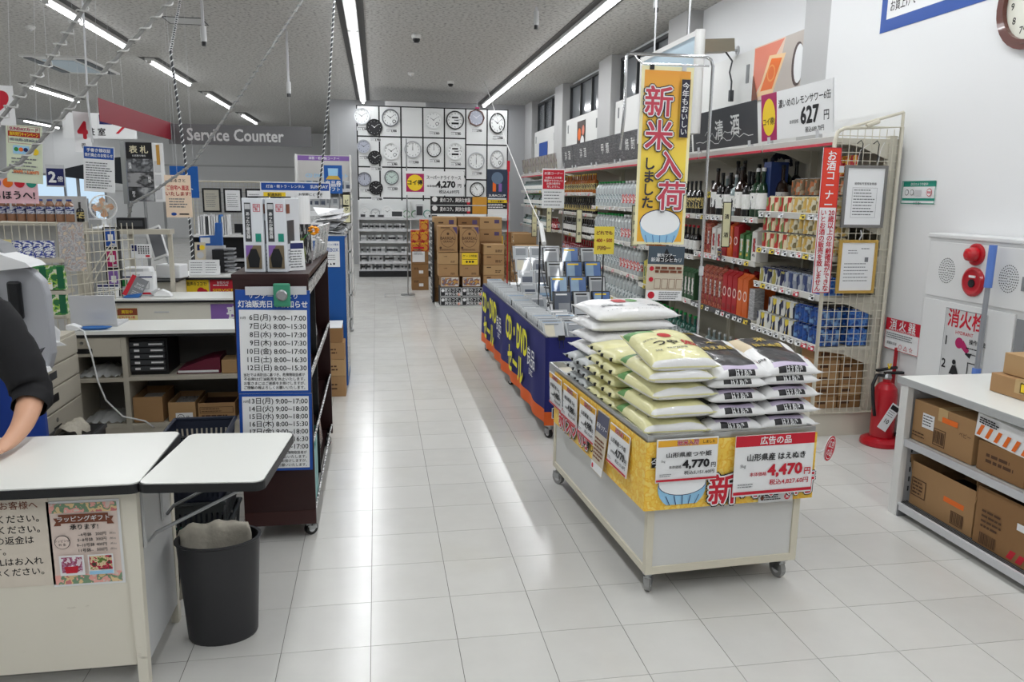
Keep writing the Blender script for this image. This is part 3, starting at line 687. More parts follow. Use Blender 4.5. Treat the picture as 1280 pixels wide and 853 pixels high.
def ridge(p, w, z, amp, m, th=.006, seed=3):
    r = random.Random(seed); xs = [-w/2+w*i/14 for i in range(15)]; zs = [z+amp*r.uniform(-1, 1)*(1 if 0 < i < 14 else 0) for i in range(15)]
    for i in range(14):
        p.mb.add([(xs[i], p.y, zs[i]-th/2), (xs[i+1], p.y, zs[i+1]-th/2), (xs[i+1], p.y, zs[i+1]+th/2), (xs[i], p.y, zs[i]+th/2)], [(0, 1, 2, 3)], p.mi(m))
    return p.up()
p = Print(); p.t('清', -.06, -.01, .17, WL, .016).t('酒', .24, .01, .17, WL, .016); ridge(p, 1.1, -.09, .03, WL); ridge(p, .7, -.04, .035, WL, seed=8)
header(5.72, 6.95, 'charcoal header board with white sake characters and a white mountain line', p, HD)
# price banner over the beer section
p = Print().rect(-.47, -.165, -.24, .165, MAGENTA).disc(-.355, .0, .095, YELLOW, rz=.13); p.t('コイ得!', -.355, -.03, .055, INK, .012).up()
p.rect(-.235, -.165, .47, .165, PAPER); p.t('濃いめのレモンサワー6缶', .12, .075, .062, INK, .01, w=.66).t('627', .2, -.03, .15, INK, .03).t('円', .4, -.05, .07, INK, .015).t('本体価格', -.0, -.06, .03, INK, .004).t('税込689.70円', .26, -.125, .04, INK, .008)
o = sign('price_header_board', 'white and magenta price header board reading 627 yen over the beer shelves', 'price board', .95, .33, (X0+.0, 5.14, 2.13), p, PAPER, -PI/2, .006, None, (math.radians(5), 0))
for x in (-.35, .3): MB().box(x-.015, -.01, -.21, x+.015, .02, -.14).obj('board_clip', LTGREY, o)
for k, (a, b, tx) in enumerate(((7.0, 8.3, '焼酎'), (8.32, 9.25, '焼酎'), (9.27, 10.3, '甲類'), (10.32, 11.4, '洋酒'), (11.42, 12.1, '洋酒'))):
    p = Print(); p.t(tx[0], -.1, .02, .14, WL, .01).t(tx[1], .12, .02, .14, WL, .01)
    header(a, b, ('dark wood-grain header board behind the new-rice banner', 'dark wood-grain header board beside the new-rice banner', 'third dark header board along from the charcoal sake board', 'dark header board above the spirits bottles', 'short dark header board at the end of the spirits unit')[k], p, STREAK)
for k in range(4): header(12.5+k*.75, 13.24+k*.75, ('first', 'second', 'third', 'last')[k]+' bottle-photograph header board above the far unit, counted towards the clock wall', None, PHOTO, 1.96, 2.22)

# vertical category blades sticking out from the shelves
PALEY = mat('pale_yellow_card', (226, 222, 184), .5)
def blade(y, z, body, w, h, label, x=X0-.03):
    p = Print().border(-w/2, -h/2, w/2, h/2, w*.1, INK); p.v(body, 0, -h*.02, w*.55, INK, .015, sp=h*.8/(len(body)*w*.55))
    o = sign('category_blade', label, 'shelf sign', w, h, (x-w/2, y, z), p, PALEY, 0, .004, 'category signs on the liquor shelves')
    MB().box(w/2, 0, h*.3, w/2+.03, .004, h*.36).obj('arm', LTGREY, o)
blade(5.95, 1.34, '清酒', .075, .36, 'pale yellow vertical sign reading sake in front of the sake bottles')
blade(8.20, 1.24, '甲類焼酎', .085, .44, 'pale yellow vertical sign for shochu beside the new-rice banner')
blade(10.6, 1.14, '洋酒', .085, .46, 'pale yellow vertical sign for spirits under the dark header boards')
blade(12.53, 1.17, '酎ハイ', .09, .42, 'pale yellow vertical sign behind the red liquor corner notice')
blade(13.7, 1.08, 'ビール', .1, .5, 'pale yellow vertical sign in front of the far bottle unit')
# round navy best-seller badge
p = Print().disc(0, 0, .04, GOLD).disc(0, 0, .036, NAVY); p.t('おすすめ', 0, .008, .018, YELLOW, .01).t('商品', 0, -.014, .018, YELLOW, .01)
o = MB().cyl((0, 0, 0), (0, .003, 0), .045, 24).obj('round_badge', NAVY, None, (X0-.02, 6.15, 1.1), -PI/2); tag(o, 'round navy badge with gold lettering clipped to the sake carton shelf', 'badge'); p.obj(o)

# ---------------------------------------------------------------- wire grid at the shelf end with notices
g = thing('wire_grid_panel', 'cream wire grid panel closing the end of the beer shelves', 'grid panel', (2.80, 4.585, 0))
f = MB(); f.tube([(0, 0, .16), (0, 0, 1.9), (.015, 0, 1.96), (.06, 0, 1.985), (.45, 0, 2.0), (.45, 0, .16)], .013, 8, closed=True); f.obj('frame', WIRE, g, smooth=True)
wm = MB()
for i in range(1, 9): wm.cyl((.05*i, 0, .16), (.05*i, 0, 1.985), .0024, 5, cap=False)
for k in range(36): wm.cyl((0, .004, .19+.05*k), (.45, .004, .19+.05*k), .0024, 5, cap=False)
o = wm.obj('wire_mesh', WIRE, g); o['kind'] = 'stuff'
MB().tube([(.02, 0, 1.97), (.2, 0, 2.02), (.45, .0, 2.09)], .01, 6).tube([(.45, 0, 2.09), (.45, 0, 1.95)], .01, 6).cyl((.2, -.01, 2.0), (.28, -.01, 2.03), .014, 8).obj('top_brace', WIRE, g)
MB().box(-.01, .01, 0, .47, .04, .16).obj('kick_board', SH, g)
def framed(name, label, w, h, loc, frame, pr, hook=True):
    t = thing(name, label, 'framed notice', loc)
    b = .018; m = MB()
    m.box(-w/2, 0, -h/2, w/2, .015, -h/2+b).box(-w/2, 0, h/2-b, w/2, .015, h/2).box(-w/2, 0, -h/2+b, -w/2+b, .015, h/2-b).box(w/2-b, 0, -h/2+b, w/2, .015, h/2-b).obj('frame', frame, t)
    s = MB().box(-w/2+b, .006, -h/2+b, w/2-b, .012, h/2-b).obj('sheet', PAPER, t); pr.obj(s, 'printing', (0, .006, 0))
    if hook:
        MB().tube([(-.07, .005, h/2), (-.06, 0, h/2+.09), (0, 0, h/2+.13)], .0015, 5).tube([(.07, .005, h/2), (.08, 0, h/2+.1), (.1, 0, h/2+.14)], .0015, 5).obj('hanging_string', PAPER, t)
        for x in (-.05, .06): MB().tube([(x, .0, h/2+.02), (x+.005, .0, h/2+.13), (x-.01, 0, h/2+.15), (x-.035, 0, h/2+.13)], .003, 6).obj('hook', BLACK, t)
    return t
p = Print(); p.t('酒類販売管理者標識', 0, .08, .017, INK, .004); p.border(-.085, -.13, .085, .055, .0015, GREYINK); p.lines(-.075, .075, -.12, .05, 9, GREYINK, .006)
framed('framed_notice', 'large grey-framed printed notice hung on the wire grid', .29, .385, (3.022, 4.56, 1.57), mat('pewter_frame', (128, 126, 124), .35, .5), p)
p = Print(); p.lines(-.07, .0, .08, .11, 2, GREYINK, .005); p.lines(-.09, .09, -.1, .03, 6, GREYINK, .005); p.lines(.02, .09, .1, .13, 1, GREYINK, .005); p.rect(.05, .03, .075, .06, GREYINK)
t = framed('framed_notice', 'gold-framed printed certificate hung below the grey-framed notice', .265, .34, (3.015, 4.56, 1.13), mat('gold_frame', (196, 160, 82), .35, .3), p, hook=False)
MB().tube([(0, .005, .17), (.01, 0, .2), (0, 0, .23)], .004, 6).obj('hook', LTGREY, t)
p = Print().rect(-.057, .085, .057, .445, mat('vermilion_print', (222, 64, 44), .5)); p.v('お酒コーナー', 0, .265, .064, PAPER, .016, sp=.93).up()
p.border(-.06, -.45, .06, .45, .005, RED); p.v(['20']+list('歳以上の年齢確認ができな'), .027, -.185, .0425, RED, .014, sp=.93).v('いとお酒の販売を致しません', -.027, -.185, .0425, RED, .014, sp=.93)
o = sign('liquor_corner_sign', 'tall red and white vertical liquor corner sign forbidding sale to minors', 'sign', .12, .90, (2.775, 4.56, 1.415), p, PAPER, 0, .006, None, (0, 0))
MB().box(.055, -.005, .3, .085, .02, .34).obj('sign_clip', LTGREY, o)
# red notice standing in front of the far unit
p = Print().rect(-.15, 0, .15, .26, RED); p.t('お酒コーナー', 0, .215, .042, PAPER, .012, w=.26)
for k, s in enumerate(('20歳以上の年齢', '確認ができないと', 'お酒の販売を', '致しません。')): p.t(s, 0, .155-k*.04, .034, PAPER, .01)
p.lines(-.13, .13, -.24, -.02, 5, GREYINK, .012)
t = thing('liquor_notice_stand', 'red and white liquor corner notice on a thin stand before the far shelves', 'sign', (2.44, 10.9, 0))
MB().cyl((0.15, .01, 0), (0.15, .01, 2.0), .008, 8).cyl((.15, .01, 0), (.15, .01, .02), .1, 16).obj('pole', STEEL, t)
q = MB().box(-.16, 0, -.26, .16, .004, .28).obj('board', PAPER, t, (0, 0, 1.64)); p.obj(q)
# ================================================================ right-hand wall: hydrant cabinet, extinguisher, notices, clock
HW = mat('hydrant_white', (216, 217, 217), .45, var=.02, scale=3)
FRED = mat('fire_red', (178, 22, 36), .3, coat=.3)
c = thing('fire_hydrant_cabinet', 'white steel fire hydrant cabinet with red lamp and round red alarm button', 'hydrant cabinet', (3.12, 3.68, 0), -PI/2)
# local: x towards -world y (near end is +x), face at y = 0 looking to -Y
MB().box(-.39, .012, .04, .39, .17, 1.36).box(-.39, -.002, 1.345, .39, .17, 1.37).obj('cabinet_body', HW, c, bev=.006)
up = MB().box(-.36, 0, 1.02, .36, .012, 1.325).obj('upper_door', HW, c, bev=.002)
lo = MB().box(-.36, 0, .08, .30, .012, 1.0).obj('lower_door', HW, c, bev=.002)
MB().box(.31, .004, .3, .37, .014, .98).obj('pull_recess', MIDGREY, c)
for xc in (-.21, .23):
    g = MB()
    for ring in range(1, 6):
        n = ring*6
        for i in range(n):
            a = 2*PI*i/n; g.box(xc+ring*.012*math.cos(a)-.0028, -.001, 1.17+ring*.0135*math.sin(a)-.0028, xc+ring*.012*math.cos(a)+.0028, .0005, 1.17+ring*.0135*math.sin(a)+.0028)
    o = g.obj('speaker_grille', DKGREY, up); o['kind'] = 'stuff'
lp = MB().lathe([(.058, 0), (.058, .012), (.05, .014)], 20).obj('lamp_base', FRED, c, (0, 0, 1.275)); lp.rotation_euler = (PI/2, 0, 0)
lb = MB().lathe([(.04, 0), (.038, .026), (.032, .046), (.018, .056), (0, .058)], 18).obj('red_lamp', mat('red_lens', (190, 18, 30), .12, coat=.6), c, (0, -.012, 1.275), smooth=True); lb.rotation_euler = (PI/2, 0, 0)
bt = MB().lathe([(.078, 0), (.078, .01), (.066, .016), (.05, .012), (0, .012)], 24).obj('alarm_button', FRED, c, (0, 0, 1.13)); bt.rotation_euler = (PI/2, 0, 0)
MB().cyl((0, -.018, 1.122), (0, -.012, 1.122), .022, 14).obj('press_disc', BLACK, c); MB().box(-.022, -.017, 1.152, .022, -.012, 1.164).obj('button_plate', PAPER, c)
MB().box(.32, -.006, 1.12, .335, .002, 1.19).obj('door_latch', MIDGREY, c)
p = Print(); p.t('消火栓', 0, .16, .105, RED, .02, w=.27).t('HYDRANT', 0, .085, .028, RED, .004)
p.t('1', -.13, .03, .07, INK, .02).t('2', -.13, -.1, .07, INK, .02); p.t('操作方法', .1, .05, .03, INK, .01)
p.disc(-.03, .03, .03, MAGENTA).poly([(-.03, .02), (.03, -.02), (.05, .0), (0, .05)], MAGENTA).poly([(.02, -.02), (.06, -.04), (.07, -.01)], INK)
p.disc(-.05, -.08, .014, INK).poly([(-.06, -.1), (-.035, -.095), (-.01, -.14), (-.05, -.15), (-.08, -.15)], INK).border(.05, -.15, .13, -.06, .006, INK); p.up().border(-.15, -.21, .15, .21, .003, GREYINK)
p.lines(.03, .13, -.03, .03, 2, INK, .006)
st = MB().box(-.15, 0, -.21, .15, .001, .21).obj('instruction_sticker', GREYP, lo, (-.02, -.002, .76)); p.obj(st)
# mop pole leaning on the cabinet
m = thing('mop_pole', 'grey mop pole with blue grip and blue collar leaning on the hydrant cabinet', 'mop', (3.04, 3.50, 0))
MB().cyl((0, 0, .02), (0.02, .01, 1.16), .013, 10).obj('shaft', mat('pole_grey', (150, 154, 160), .35, .4), m)
MB().cyl((.02, .01, 1.12), (.024, .012, 1.335), .019, 12).obj('grip', mat('mop_blue', (92, 126, 200), .45), m); MB().cyl((.008, .003, .64), (.009, .004, .70), .021, 12).obj('collar', MATS['mop_blue'], m)
MB().box(-.12, -.05, 0, .05, .05, .03).obj('mop_head', MATS['mop_blue'], m)
# extinguisher on a red stand
e = thing('fire_extinguisher', 'red fire extinguisher with black hose standing on a red base below the extinguisher sign', 'fire extinguisher', (3.19, 4.40, 0))
MB().lathe([(.125, 0), (.13, .01), (.125, .03), (.1, .045), (.085, .05)], 24).obj('stand_base', FRED, e, smooth=True)
MB().lathe([(.07, .05), (.073, .06), (.073, .33), (.066, .37), (.045, .40), (.024, .41), (.024, .43)], 20).obj('cylinder', FRED, e, smooth=True)
MB().lathe([(.026, .43), (.03, .44), (.02, .465)], 12).obj('valve', STEEL, e)
MB().box(-.02, -.012, .46, .13, .012, .475).box(-.02, -.01, .485, .12, .01, .50, M=Matrix.Rotation(-.12, 4, 'Y')).obj('handle', BLACK, e)
MB().tube([(-.02, 0, .45), (-.08, -.01, .46), (-.11, -.02, .40), (-.105, -.03, .3), (-.09, -.04, .2)], .011, 8).obj('hose', BLACK, e, smooth=True)
MB().tube([(.0, -.01, .50), (.012, -.012, .53), (-.012, -.012, .53), (0, -.01, .50)], .005, 6).obj('safety_pin', YELLOW, e)
q = MB().box(-.035, -.002, -.09, .035, 0, .09).obj('inspection_tag', PAPER, e, (-.02, -.085, .20)); q.rotation_euler = (0, .55, 0)
pp = Print(); pp.rect(-.03, .05, .03, .08, INK); pp.t('10', -.0, -.03, .04, INK, .01); pp.lines(-.028, .028, .0, .045, 3, GREYINK, .004); pp.obj(q, 'printing', (0, -.002, 0))
MB().box(.075, .05, .0, .095, .06, .62).obj('red_post', FRED, e)
p = Print().rect(-.165, .02, .165, .1, RED); p.t('消 火 器', 0, .065, .07, PAPER, .015).t('FIRE EXTINGUISHER', 0, .03, .02, PAPER, .005, w=.26).up()
p.border(-.165, -.1, .165, .1, .003, RED); p.lines(-.15, .15, -.03, .01, 3, GREYINK, .006); p.t('普通火災用', -.09, -.06, .02, INK).t('○ △ ☆', .05, -.07, .04, RED)
sign('extinguisher_sign', 'red and white fire extinguisher sign fixed on the wall above the extinguisher', 'sign', .33, .20, (3.278, 4.42, .70), p, PAPER, -PI/2, .004, None)
MB().box(0, 0, 0, .02, .05, .08).obj('black_outlet', BLACK, None, (3.275, 4.16, .52)); tag(bpy.data.objects['black_outlet'], 'small black power outlet on the wall behind the hydrant cabinet edge', 'outlet')
p = Print().rect(-.15, .035, .15, .065, TEAL).rect(-.15, -.05, .15, -.035, TEAL); p.t('防犯カメラ作動中', 0, .05, .02, PAPER, .004).t('お客様へ', 0, -.065, .02, INK); p.disc(-.11, -.0, .018, INK).disc(-.11, 0, .015, PAPER).disc(-.06, 0, .018, INK).disc(-.06, 0, .015, PAPER); p.rect(-.03, -.02, .03, .015, LTGREY).disc(.1, 0, .024, RED).disc(.1, 0, .02, PAPER); p.t('警備', .1, 0, .016, RED, .01).border(-.155, -.07, .155, .07, .005, TEAL)
sign('security_notice', 'small white and teal security notice stuck on the bare wall above the cabinet', 'notice', .31, .14, (3.298, 4.43, 1.6), p, PAPER, -PI/2, .003)
p = Print().rect(-.87, -.235, .87, .25, PAPER); p.t('税込1万円以上', -.69, -.06, .075, INK, .01, w=.3).t('お買上げで', -.71, -.16, .075, INK, .01, w=.25).t('配達料無料', -.06, -.09, .2, RED, .02, w=.85)
sign('delivery_sign', 'large blue-bordered free delivery sign high on the bare wall', 'sign', 1.86, .62, (3.296, 4.05, 2.94), p, BLUE, -PI/2, .006)
k = thing('wall_clock', 'round brown-rimmed wall clock on the bare wall beside the delivery sign', 'clock', (3.297, 3.69, 2.55), -PI/2)
def ring(mb, r0, r1, y0, y1, n=32, m=0, sz=1.0):
    """ring round the Y axis"""
    vs = []
    for r, y in ((r0, y0), (r0, y1), (r1, y1), (r1, y0)):
        vs += [(r*math.cos(2*PI*i/n), y, sz*r*math.sin(2*PI*i/n)) for i in range(n)]
    fs = []
    for q in range(4):
        a, b = q*n, ((q+1) % 4)*n
        fs += [(a+i, a+(i+1) % n, b+(i+1) % n, b+i) for i in range(n)]
    return mb.add(vs, fs, m)
ring(ring(MB(), .2, .235, -.03, 0), .185, .205, -.036, -.012).obj('rim', mat('clock_brown', (92, 44, 34), .3, coat=.4), k)
MB().cyl((0, -.008, 0), (0, -.001, 0), .2, 36).obj('dial', mat('clock_ivory', (222, 222, 210), .5), k)
def dial_print(r, ink, nums=True, hm=(10, 9), hands=True, big=.2):
    p = Print()
    for i in range(12):
        a = PI/2-2*PI*i/12
        if nums: p.t(str(i or 12), r*.78*math.cos(a), r*.78*math.sin(a), r*big, ink, .01)
        else: p.rect(r*.82*math.cos(a)-r*.03, r*.82*math.sin(a)-r*.03, r*.82*math.cos(a)+r*.03, r*.82*math.sin(a)+r*.03, ink, up=False)
    p.up()
    if hands:
        for a, l, w in ((hm[0]/12+hm[1]/720, .5, .045), (hm[1]/60, .75, .03)):
            t = PI/2-2*PI*a; d = (math.cos(t), math.sin(t)); n = (-d[1], d[0])
            p.poly([(n[0]*w*r-d[0]*.1*r, n[1]*w*r-d[1]*.1*r), (-n[0]*w*r-d[0]*.1*r, -n[1]*w*r-d[1]*.1*r), (-n[0]*w*.5*r+d[0]*l*r, -n[1]*w*.5*r+d[1]*l*r), (n[0]*w*.5*r+d[0]*l*r, n[1]*w*.5*r+d[1]*l*r)], ink)
    return p
dial_print(.19, INK, True, (6, 34), True, .26).obj(k, 'dial_markings', (0, -.008, 0))

# ---------------------------------------------------------------- low shelf rack with cartons
LG = mat('rack_grey', (176, 178, 178), .45)
s = thing('low_packing_counter', 'low grey-white packing counter with open shelves facing the aisle', 'counter', (0, 0, 0))
sx0, sx1, sy0, sy1 = 2.54, 3.08, .9, 3.37
MB().box(sx0-.02, sy0, .67, sx1, sy1+.02, .70).obj('counter_top', TOPWHITE, s); MB().box(sx0-.024, sy0, .668, sx0-.018, sy1+.024, .702).obj('edge_band', LG, s)
MB().box(sx0, sy1-.03, .0, sx1-.02, sy1, .67).obj('end_panel', LTGREY, s)
MB().box(sx1-.03, sy0, .0, sx1-.02, sy1-.03, .67).obj('back_panel', GREYP, s)
for z in (.40, .07):
    h_ = MB().box(sx0+.01, sy0, z-.025, sx1-.03, sy1-.03, z-.002).obj('shelf', WHITE, s)
    MB().box(sx0-.004, sy0, z-.035, sx0+.012, sy1-.03, z).obj('shelf_lip', LTGREY, h_)
gr = MB()
for i in range(4): gr.box(sx0-.001+.012*i+.014, sy0, .069, sx0+.005+.012*i+.014, sy1-.04, .0712)
o = gr.obj('lip_grooves', DKGREY, s); o['kind'] = 'stuff'
MB().box(sx0-.012, sy1-.05, 0, sx0+.02, sy1+.005, .67).obj('corner_post', WHITE, s)
sl = MB()
for i in range(10): sl.box(sx0+.055, sy1-.032, .12+i*.05, sx0+.062, sy1-.028, .145+i*.05)
o = sl.obj('slot_holes', DKGREY, s); o['kind'] = 'stuff'
MB().cyl((sx0+.06, sy1-.03, .06), (sx0+.06, sy0, .06), .01, 8).box(sx0-.005, sy1-.06, 0, sx0+.06, sy1-.02, .06).obj('foot_rail', MIDGREY, s)
# open and closed cartons: local front looks to -Y, turned to face the aisle (-X)
def open_box(name, w, d, h, base, label, loc, rz=0, flaps=True, pr=None, group=None, fill=None, cat='cardboard box'):
    t = thing(name, label, cat, loc, rz, group); k = .004
    m = MB().box(-w/2, -d/2, 0, w/2, d/2, k).box(-w/2, -d/2, k, w/2, -d/2+k, h).box(-w/2, d/2-k, k, w/2, d/2, h).box(-w/2, -d/2+k, k, -w/2+k, d/2-k, h).box(w/2-k, -d/2+k, k, w/2, d/2-k, h)
    m.obj('box_body', base, t)
    if flaps:
        for s_, ax in ((-1, 0), (1, 0), (-1, 1), (1, 1)):
            L = .45*(d if ax else w)*.5
            f = MB().box(-k/2, -(d if not ax else w)/2, 0, k/2, (d if not ax else w)/2, L).obj('flap', base, t)
            if not ax: f.location = (s_*(w/2-k/2), 0, h); f.rotation_euler = (0, s_*R.uniform(.05, .5), 0)
            else: f.location = (0, s_*(d/2-k/2), h); f.rotation_euler = (-s_*R.uniform(.3, .9), 0, PI/2) if 0 else (0, 0, 0); f.rotation_euler = (0, 0, PI/2)
    if fill: MB().box(-w/2+.01, -d/2+.01, k, w/2-.01, d/2-.01, h*.72).obj('contents', fill, t)
    if pr: pr.obj(t, 'printing', (0, -d/2, 0))
    return t
def bar(p, x0, z0, x1, z1, m=CARDINK):
    x = x0
    while x < x1: w = R.uniform(.002, .006); p.rect(x, z0, min(x+w, x1), z1, m, up=False); x += w+R.uniform(.002, .005)
    return p.up()
GB = 'cartons in the low packing counter'
p = Print(); p.border(-.05, .02, .03, .1, .004, CARDINK); bar(p, -.045, .03, .025, .09); p.rect(-.13, .08, -.05, .15, PAPER); p.lines(-.125, -.055, .09, .145, 4, INK, .005); p.rect(-.0, .14, .1, .165, ORANGE); p.lines(-.19, -.1, .02, .05, 2, CARDINK, .006); p.t('ベビー', .15, .12, .025, CARDINK)
carton('shipping_carton', .40, .30, .20, CARD, 'brown shipping carton with white label, first from the end on the upper shelf', (2.72, 3.12, .402), -PI/2, GB, pr=p)
p = Print(); p.lines(-.08, .08, .04, .09, 2, CARDINK, .014)
carton('shipping_carton', .26, .28, .13, CARD2, 'dark brown carton under the striped white box on the upper shelf', (2.71, 2.76, .402), -PI/2, GB, tape=False, pr=p)
p = Print()
for i in range(6): p.poly([(-.14+i*.05, .01), (-.12+i*.05, .01), (-.1+i*.05, .06), (-.12+i*.05, .06)], ORANGE)
p.lines(-.13, -.02, .065, .095, 3, INK, .006)
o = carton('striped_carton', .30, .24, .105, PAPER, 'white carton with orange stripes lying on the dark brown one', (2.69, 2.77, .534), -PI/2, GB, tape=False, pr=p); o.rotation_euler = (0, .06, -PI/2)
carton('shipping_carton', .36, .3, .22, CARD, 'tall brown carton at the picture edge on the upper shelf', (2.72, 2.40, .402), -PI/2, GB, pr=Print().lines(-.12, .1, .05, .15, 4, CARDINK, .01))
carton('shipping_carton', .4, .3, .2, CARD3, 'pale brown carton further along the upper shelf', (2.72, 1.98, .402), -PI/2, GB)
p = Print(); p.rect(.02, .10, .15, .125, ORANGE); bar(p, .08, .02, .15, .07); p.border(.075, .015, .155, .075, .003, CARDINK).border(-.2, .05, -.1, .14, .005, CARDINK); p.lines(-.19, -.11, .06, .13, 4, CARDINK, .009)
open_box('open_carton', .42, .30, .15, CARD, 'open brown carton with orange print, first from the end on the bottom shelf', (2.74, 3.10, .072), -PI/2, pr=p, group=GB, fill=BLACK)
p = Print()
for i in range(4): p.poly([(-.02+i*.05, .01), (.01+i*.05, .01), (.03+i*.05, .05), (.0+i*.05, .05)], RED)
p.rect(.02, .15, .12, .18, PAPER); p.lines(-.17, -.05, .08, .17, 4, CARDINK, .01); bar(p, -.17, .01, -.08, .06)
open_box('open_carton', .42, .3, .19, CARD2, 'open brown carton with red corner stripes, second on the bottom shelf', (2.73, 2.66, .072), -PI/2, pr=p, group=GB)
open_box('open_carton', .36, .3, .17, CARD, 'plain open carton at the picture edge on the bottom shelf', (2.72, 2.24, .072), -PI/2, group=GB)
p = Print(); p.rect(.0, .03, .1, .075, PAPER); p.lines(.03, .095, .035, .07, 2, INK, .006); p.rect(.005, .035, .025, .07, YELLOW)
carton('shipping_carton', .34, .26, .085, CARD, 'flat brown carton with white label on the counter top', (2.88, 2.90, .702), -PI/2, 'cartons on the packing counter', pr=p)
carton('shipping_carton', .32, .24, .095, CARD3, 'brown carton resting on the flat labelled carton', (2.90, 2.88, .79), -PI/2, 'cartons on the packing counter')

# ---------------------------------------------------------------- posters, window-wall camera, hanging light-blue sign
p = Print().poly([(-.42, -.22), (-.42, .22), (.1, .22)], mat('salmon_print', (222, 128, 104), .5)).poly([(-.05, -.23), (.42, -.23), (.42, .23), (.12, .23)], mat('mug_grey', (186, 176, 168), .5)).poly([(-.33, -.2), (-.05, -.2), (.14, .1), (-.14, .12)], mat('toast_crust', (236, 198, 150), .5)).poly([(-.27, -.16), (-.06, -.16), (.08, .07), (-.1, .09)], ORANGE).disc(-.09, -.03, .07, mat('toast_pale', (240, 150, 70), .5)).disc(-.09, -.03, .055, ORANGE).disc(.34, -.02, .09, mat('mug_dark', (70, 50, 46), .4), rz=.17).disc(.36, -.02, .075, PAPER, rz=.15)
p.up(); p.poly([(-.42, -.23), (-.3, -.23), (-.42, .0)], BROWNP)
sign('food_poster', 'poster of orange toast and a grey mug on the window-wall board above the beer shelves', 'poster', .86, .46, (3.335, 6.42, 2.63), p, mat('poster_peach', (226, 196, 176), .5), -PI/2, .004)
p = Print().disc(-.1, .1, .1, ORANGE).disc(.1, -.05, .12, PAPER).disc(.15, .15, .08, mat('salmon_print', (0, 0, 0))).disc(-.12, -.12, .08, RED)
sign('food_poster', 'small dark food poster on the window board between the pillars', 'poster', .5, .62, (3.33, 12.9, 2.45), p, mat('poster_dark', (60, 44, 40), .5), -PI/2, .004)
sign('food_poster', 'peach food poster half hidden behind the new-rice banner', 'poster', .5, .7, (3.33, 9.5, 2.45), Print().disc(0, -.1, .15, PAPER, rz=.2).disc(-.12, .0, .06, BROWNP), mat('poster_peach', (0, 0, 0)), -PI/2, .004)
p = Print().rect(-.4, -.28, .4, -.05, YELLOW); p.t('お買得', 0, -.16, .14, NAVY, .02)
sign('blue_poster', 'blue and yellow poster on the furthest window board', 'poster', .8, .6, (3.33, 15.9, 2.3), p, BLUE, -PI/2, .004)
cm_ = thing('bullet_camera', 'beige box security camera on a short arm high on the window wall', 'security camera', (3.34, 7.2, 2.9))
b = MB().box(-.08, -.22, -.055, .08, .22, .055).obj('housing', mat('camera_beige', (150, 142, 124), .45), cm_, (-.28, -.02, .02)); b.rotation_euler = (-.12, 0, 1.9)
f = MB().cyl((0, .22, -.01), (0, .226, -.01), .04, 14).obj('lens', BLACK, b)
MB().cyl((-.2, 0, .01), (0, 0, .0), .015, 8).cyl((-.01, 0, 0), (.0, 0, 0), .04, 12).obj('arm', LTGREY, cm_)
MB().tube([(-.12, 0, -.02), (-.06, -.02, -.1), (-.08, -.02, -.2), (-.05, -.01, -.28), (-.05, -.01, -.42)], .008, 6).box(-.07, -.03, -.46, -.03, 0, -.36).obj('cable', DKGREY, cm_)
h = thing('hanging_light_sign', 'pale blue hanging sign with rounded white ends behind the new-rice banner', 'sign', (2.5, 6.72, 2.44), -PI/2)
MB().box(-.66, -.02, -.37, .62, .02, .37).obj('sign_panel', mat('pale_blue_panel', (190, 212, 226), .35), h); MB().cyl((.64, 0, -.39), (.64, 0, .39), .04, 14).cyl((-.66, 0, -.39), (-.66, 0, .39), .04, 14).box(-.66, -.025, .35, .62, .025, .39).box(-.66, -.025, -.39, .62, .025, -.35).obj('sign_frame', WHITE, h)
for x in (-.4, .4): MB().cyl((x, 0, .39), (x, 0, 1.06), .008, 6).obj('hanger', LTGREY, h)
# ================================================================ rice cart in the middle of the floor
RC = (1.01, 2.72); RA = math.radians(3.5)
def rl(x, y, z=0):
    return (RC[0]+x*math.cos(RA)-y*math.sin(RA), RC[1]+x*math.sin(RA)+y*math.cos(RA), z)
RW, RD, RZ = .66, 1.30, .66
c = thing('display_cart', 'cream steel display cart on casters carrying the stacked rice bags', 'display cart', (RC[0], RC[1], 0), RA)
AL = mat('aluminium_edge', (188, 190, 190), .3, .8); CP = mat('cart_grey_panel', (210, 210, 208), .5, var=.04, scale=5)
for x in (0, RW-.028):
    for y in (0, RD-.028): MB().box(x, y, .095, x+.028, y+.028, RZ-.02).obj('corner_post', CREAM, c)
for z in (.095,):
    for a in ((0.028, 0, RW-.028, .028), (.028, RD-.028, RW-.028, RD), (0, .028, .028, RD-.028), (RW-.028, .028, RW, RD-.028)): MB().box(a[0], a[1], z, a[2], a[3], z+.03).obj('bottom_rail', CREAM, c)
MB().box(.028, .008, .125, RW-.028, .014, RZ-.03).obj('front_panel', CP, c); MB().box(.028, RD-.014, .125, RW-.028, RD-.008, RZ-.03).obj('back_panel', CP, c)
for x in (.008, RW-.014): MB().box(x, .028, .125, x+.006, RD-.028, RZ-.03).obj('side_panel', CP, c)
MB().box(-.02, -.02, RZ-.05, RW+.02, RD+.02, RZ-.02).obj('deck', CREAM, c)
for a in ((-.025, -.025, RW+.025, -.015), (-.025, RD+.015, RW+.025, RD+.025), (-.025, -.015, -.015, RD+.015), (RW+.015, -.015, RW+.025, RD+.015)): MB().box(a[0], a[1], RZ-.05, a[2], a[3], RZ+.01).obj('edge_rail', AL, c)
WHEEL = mat('grey_caster_wheel', (150, 150, 148), .4)
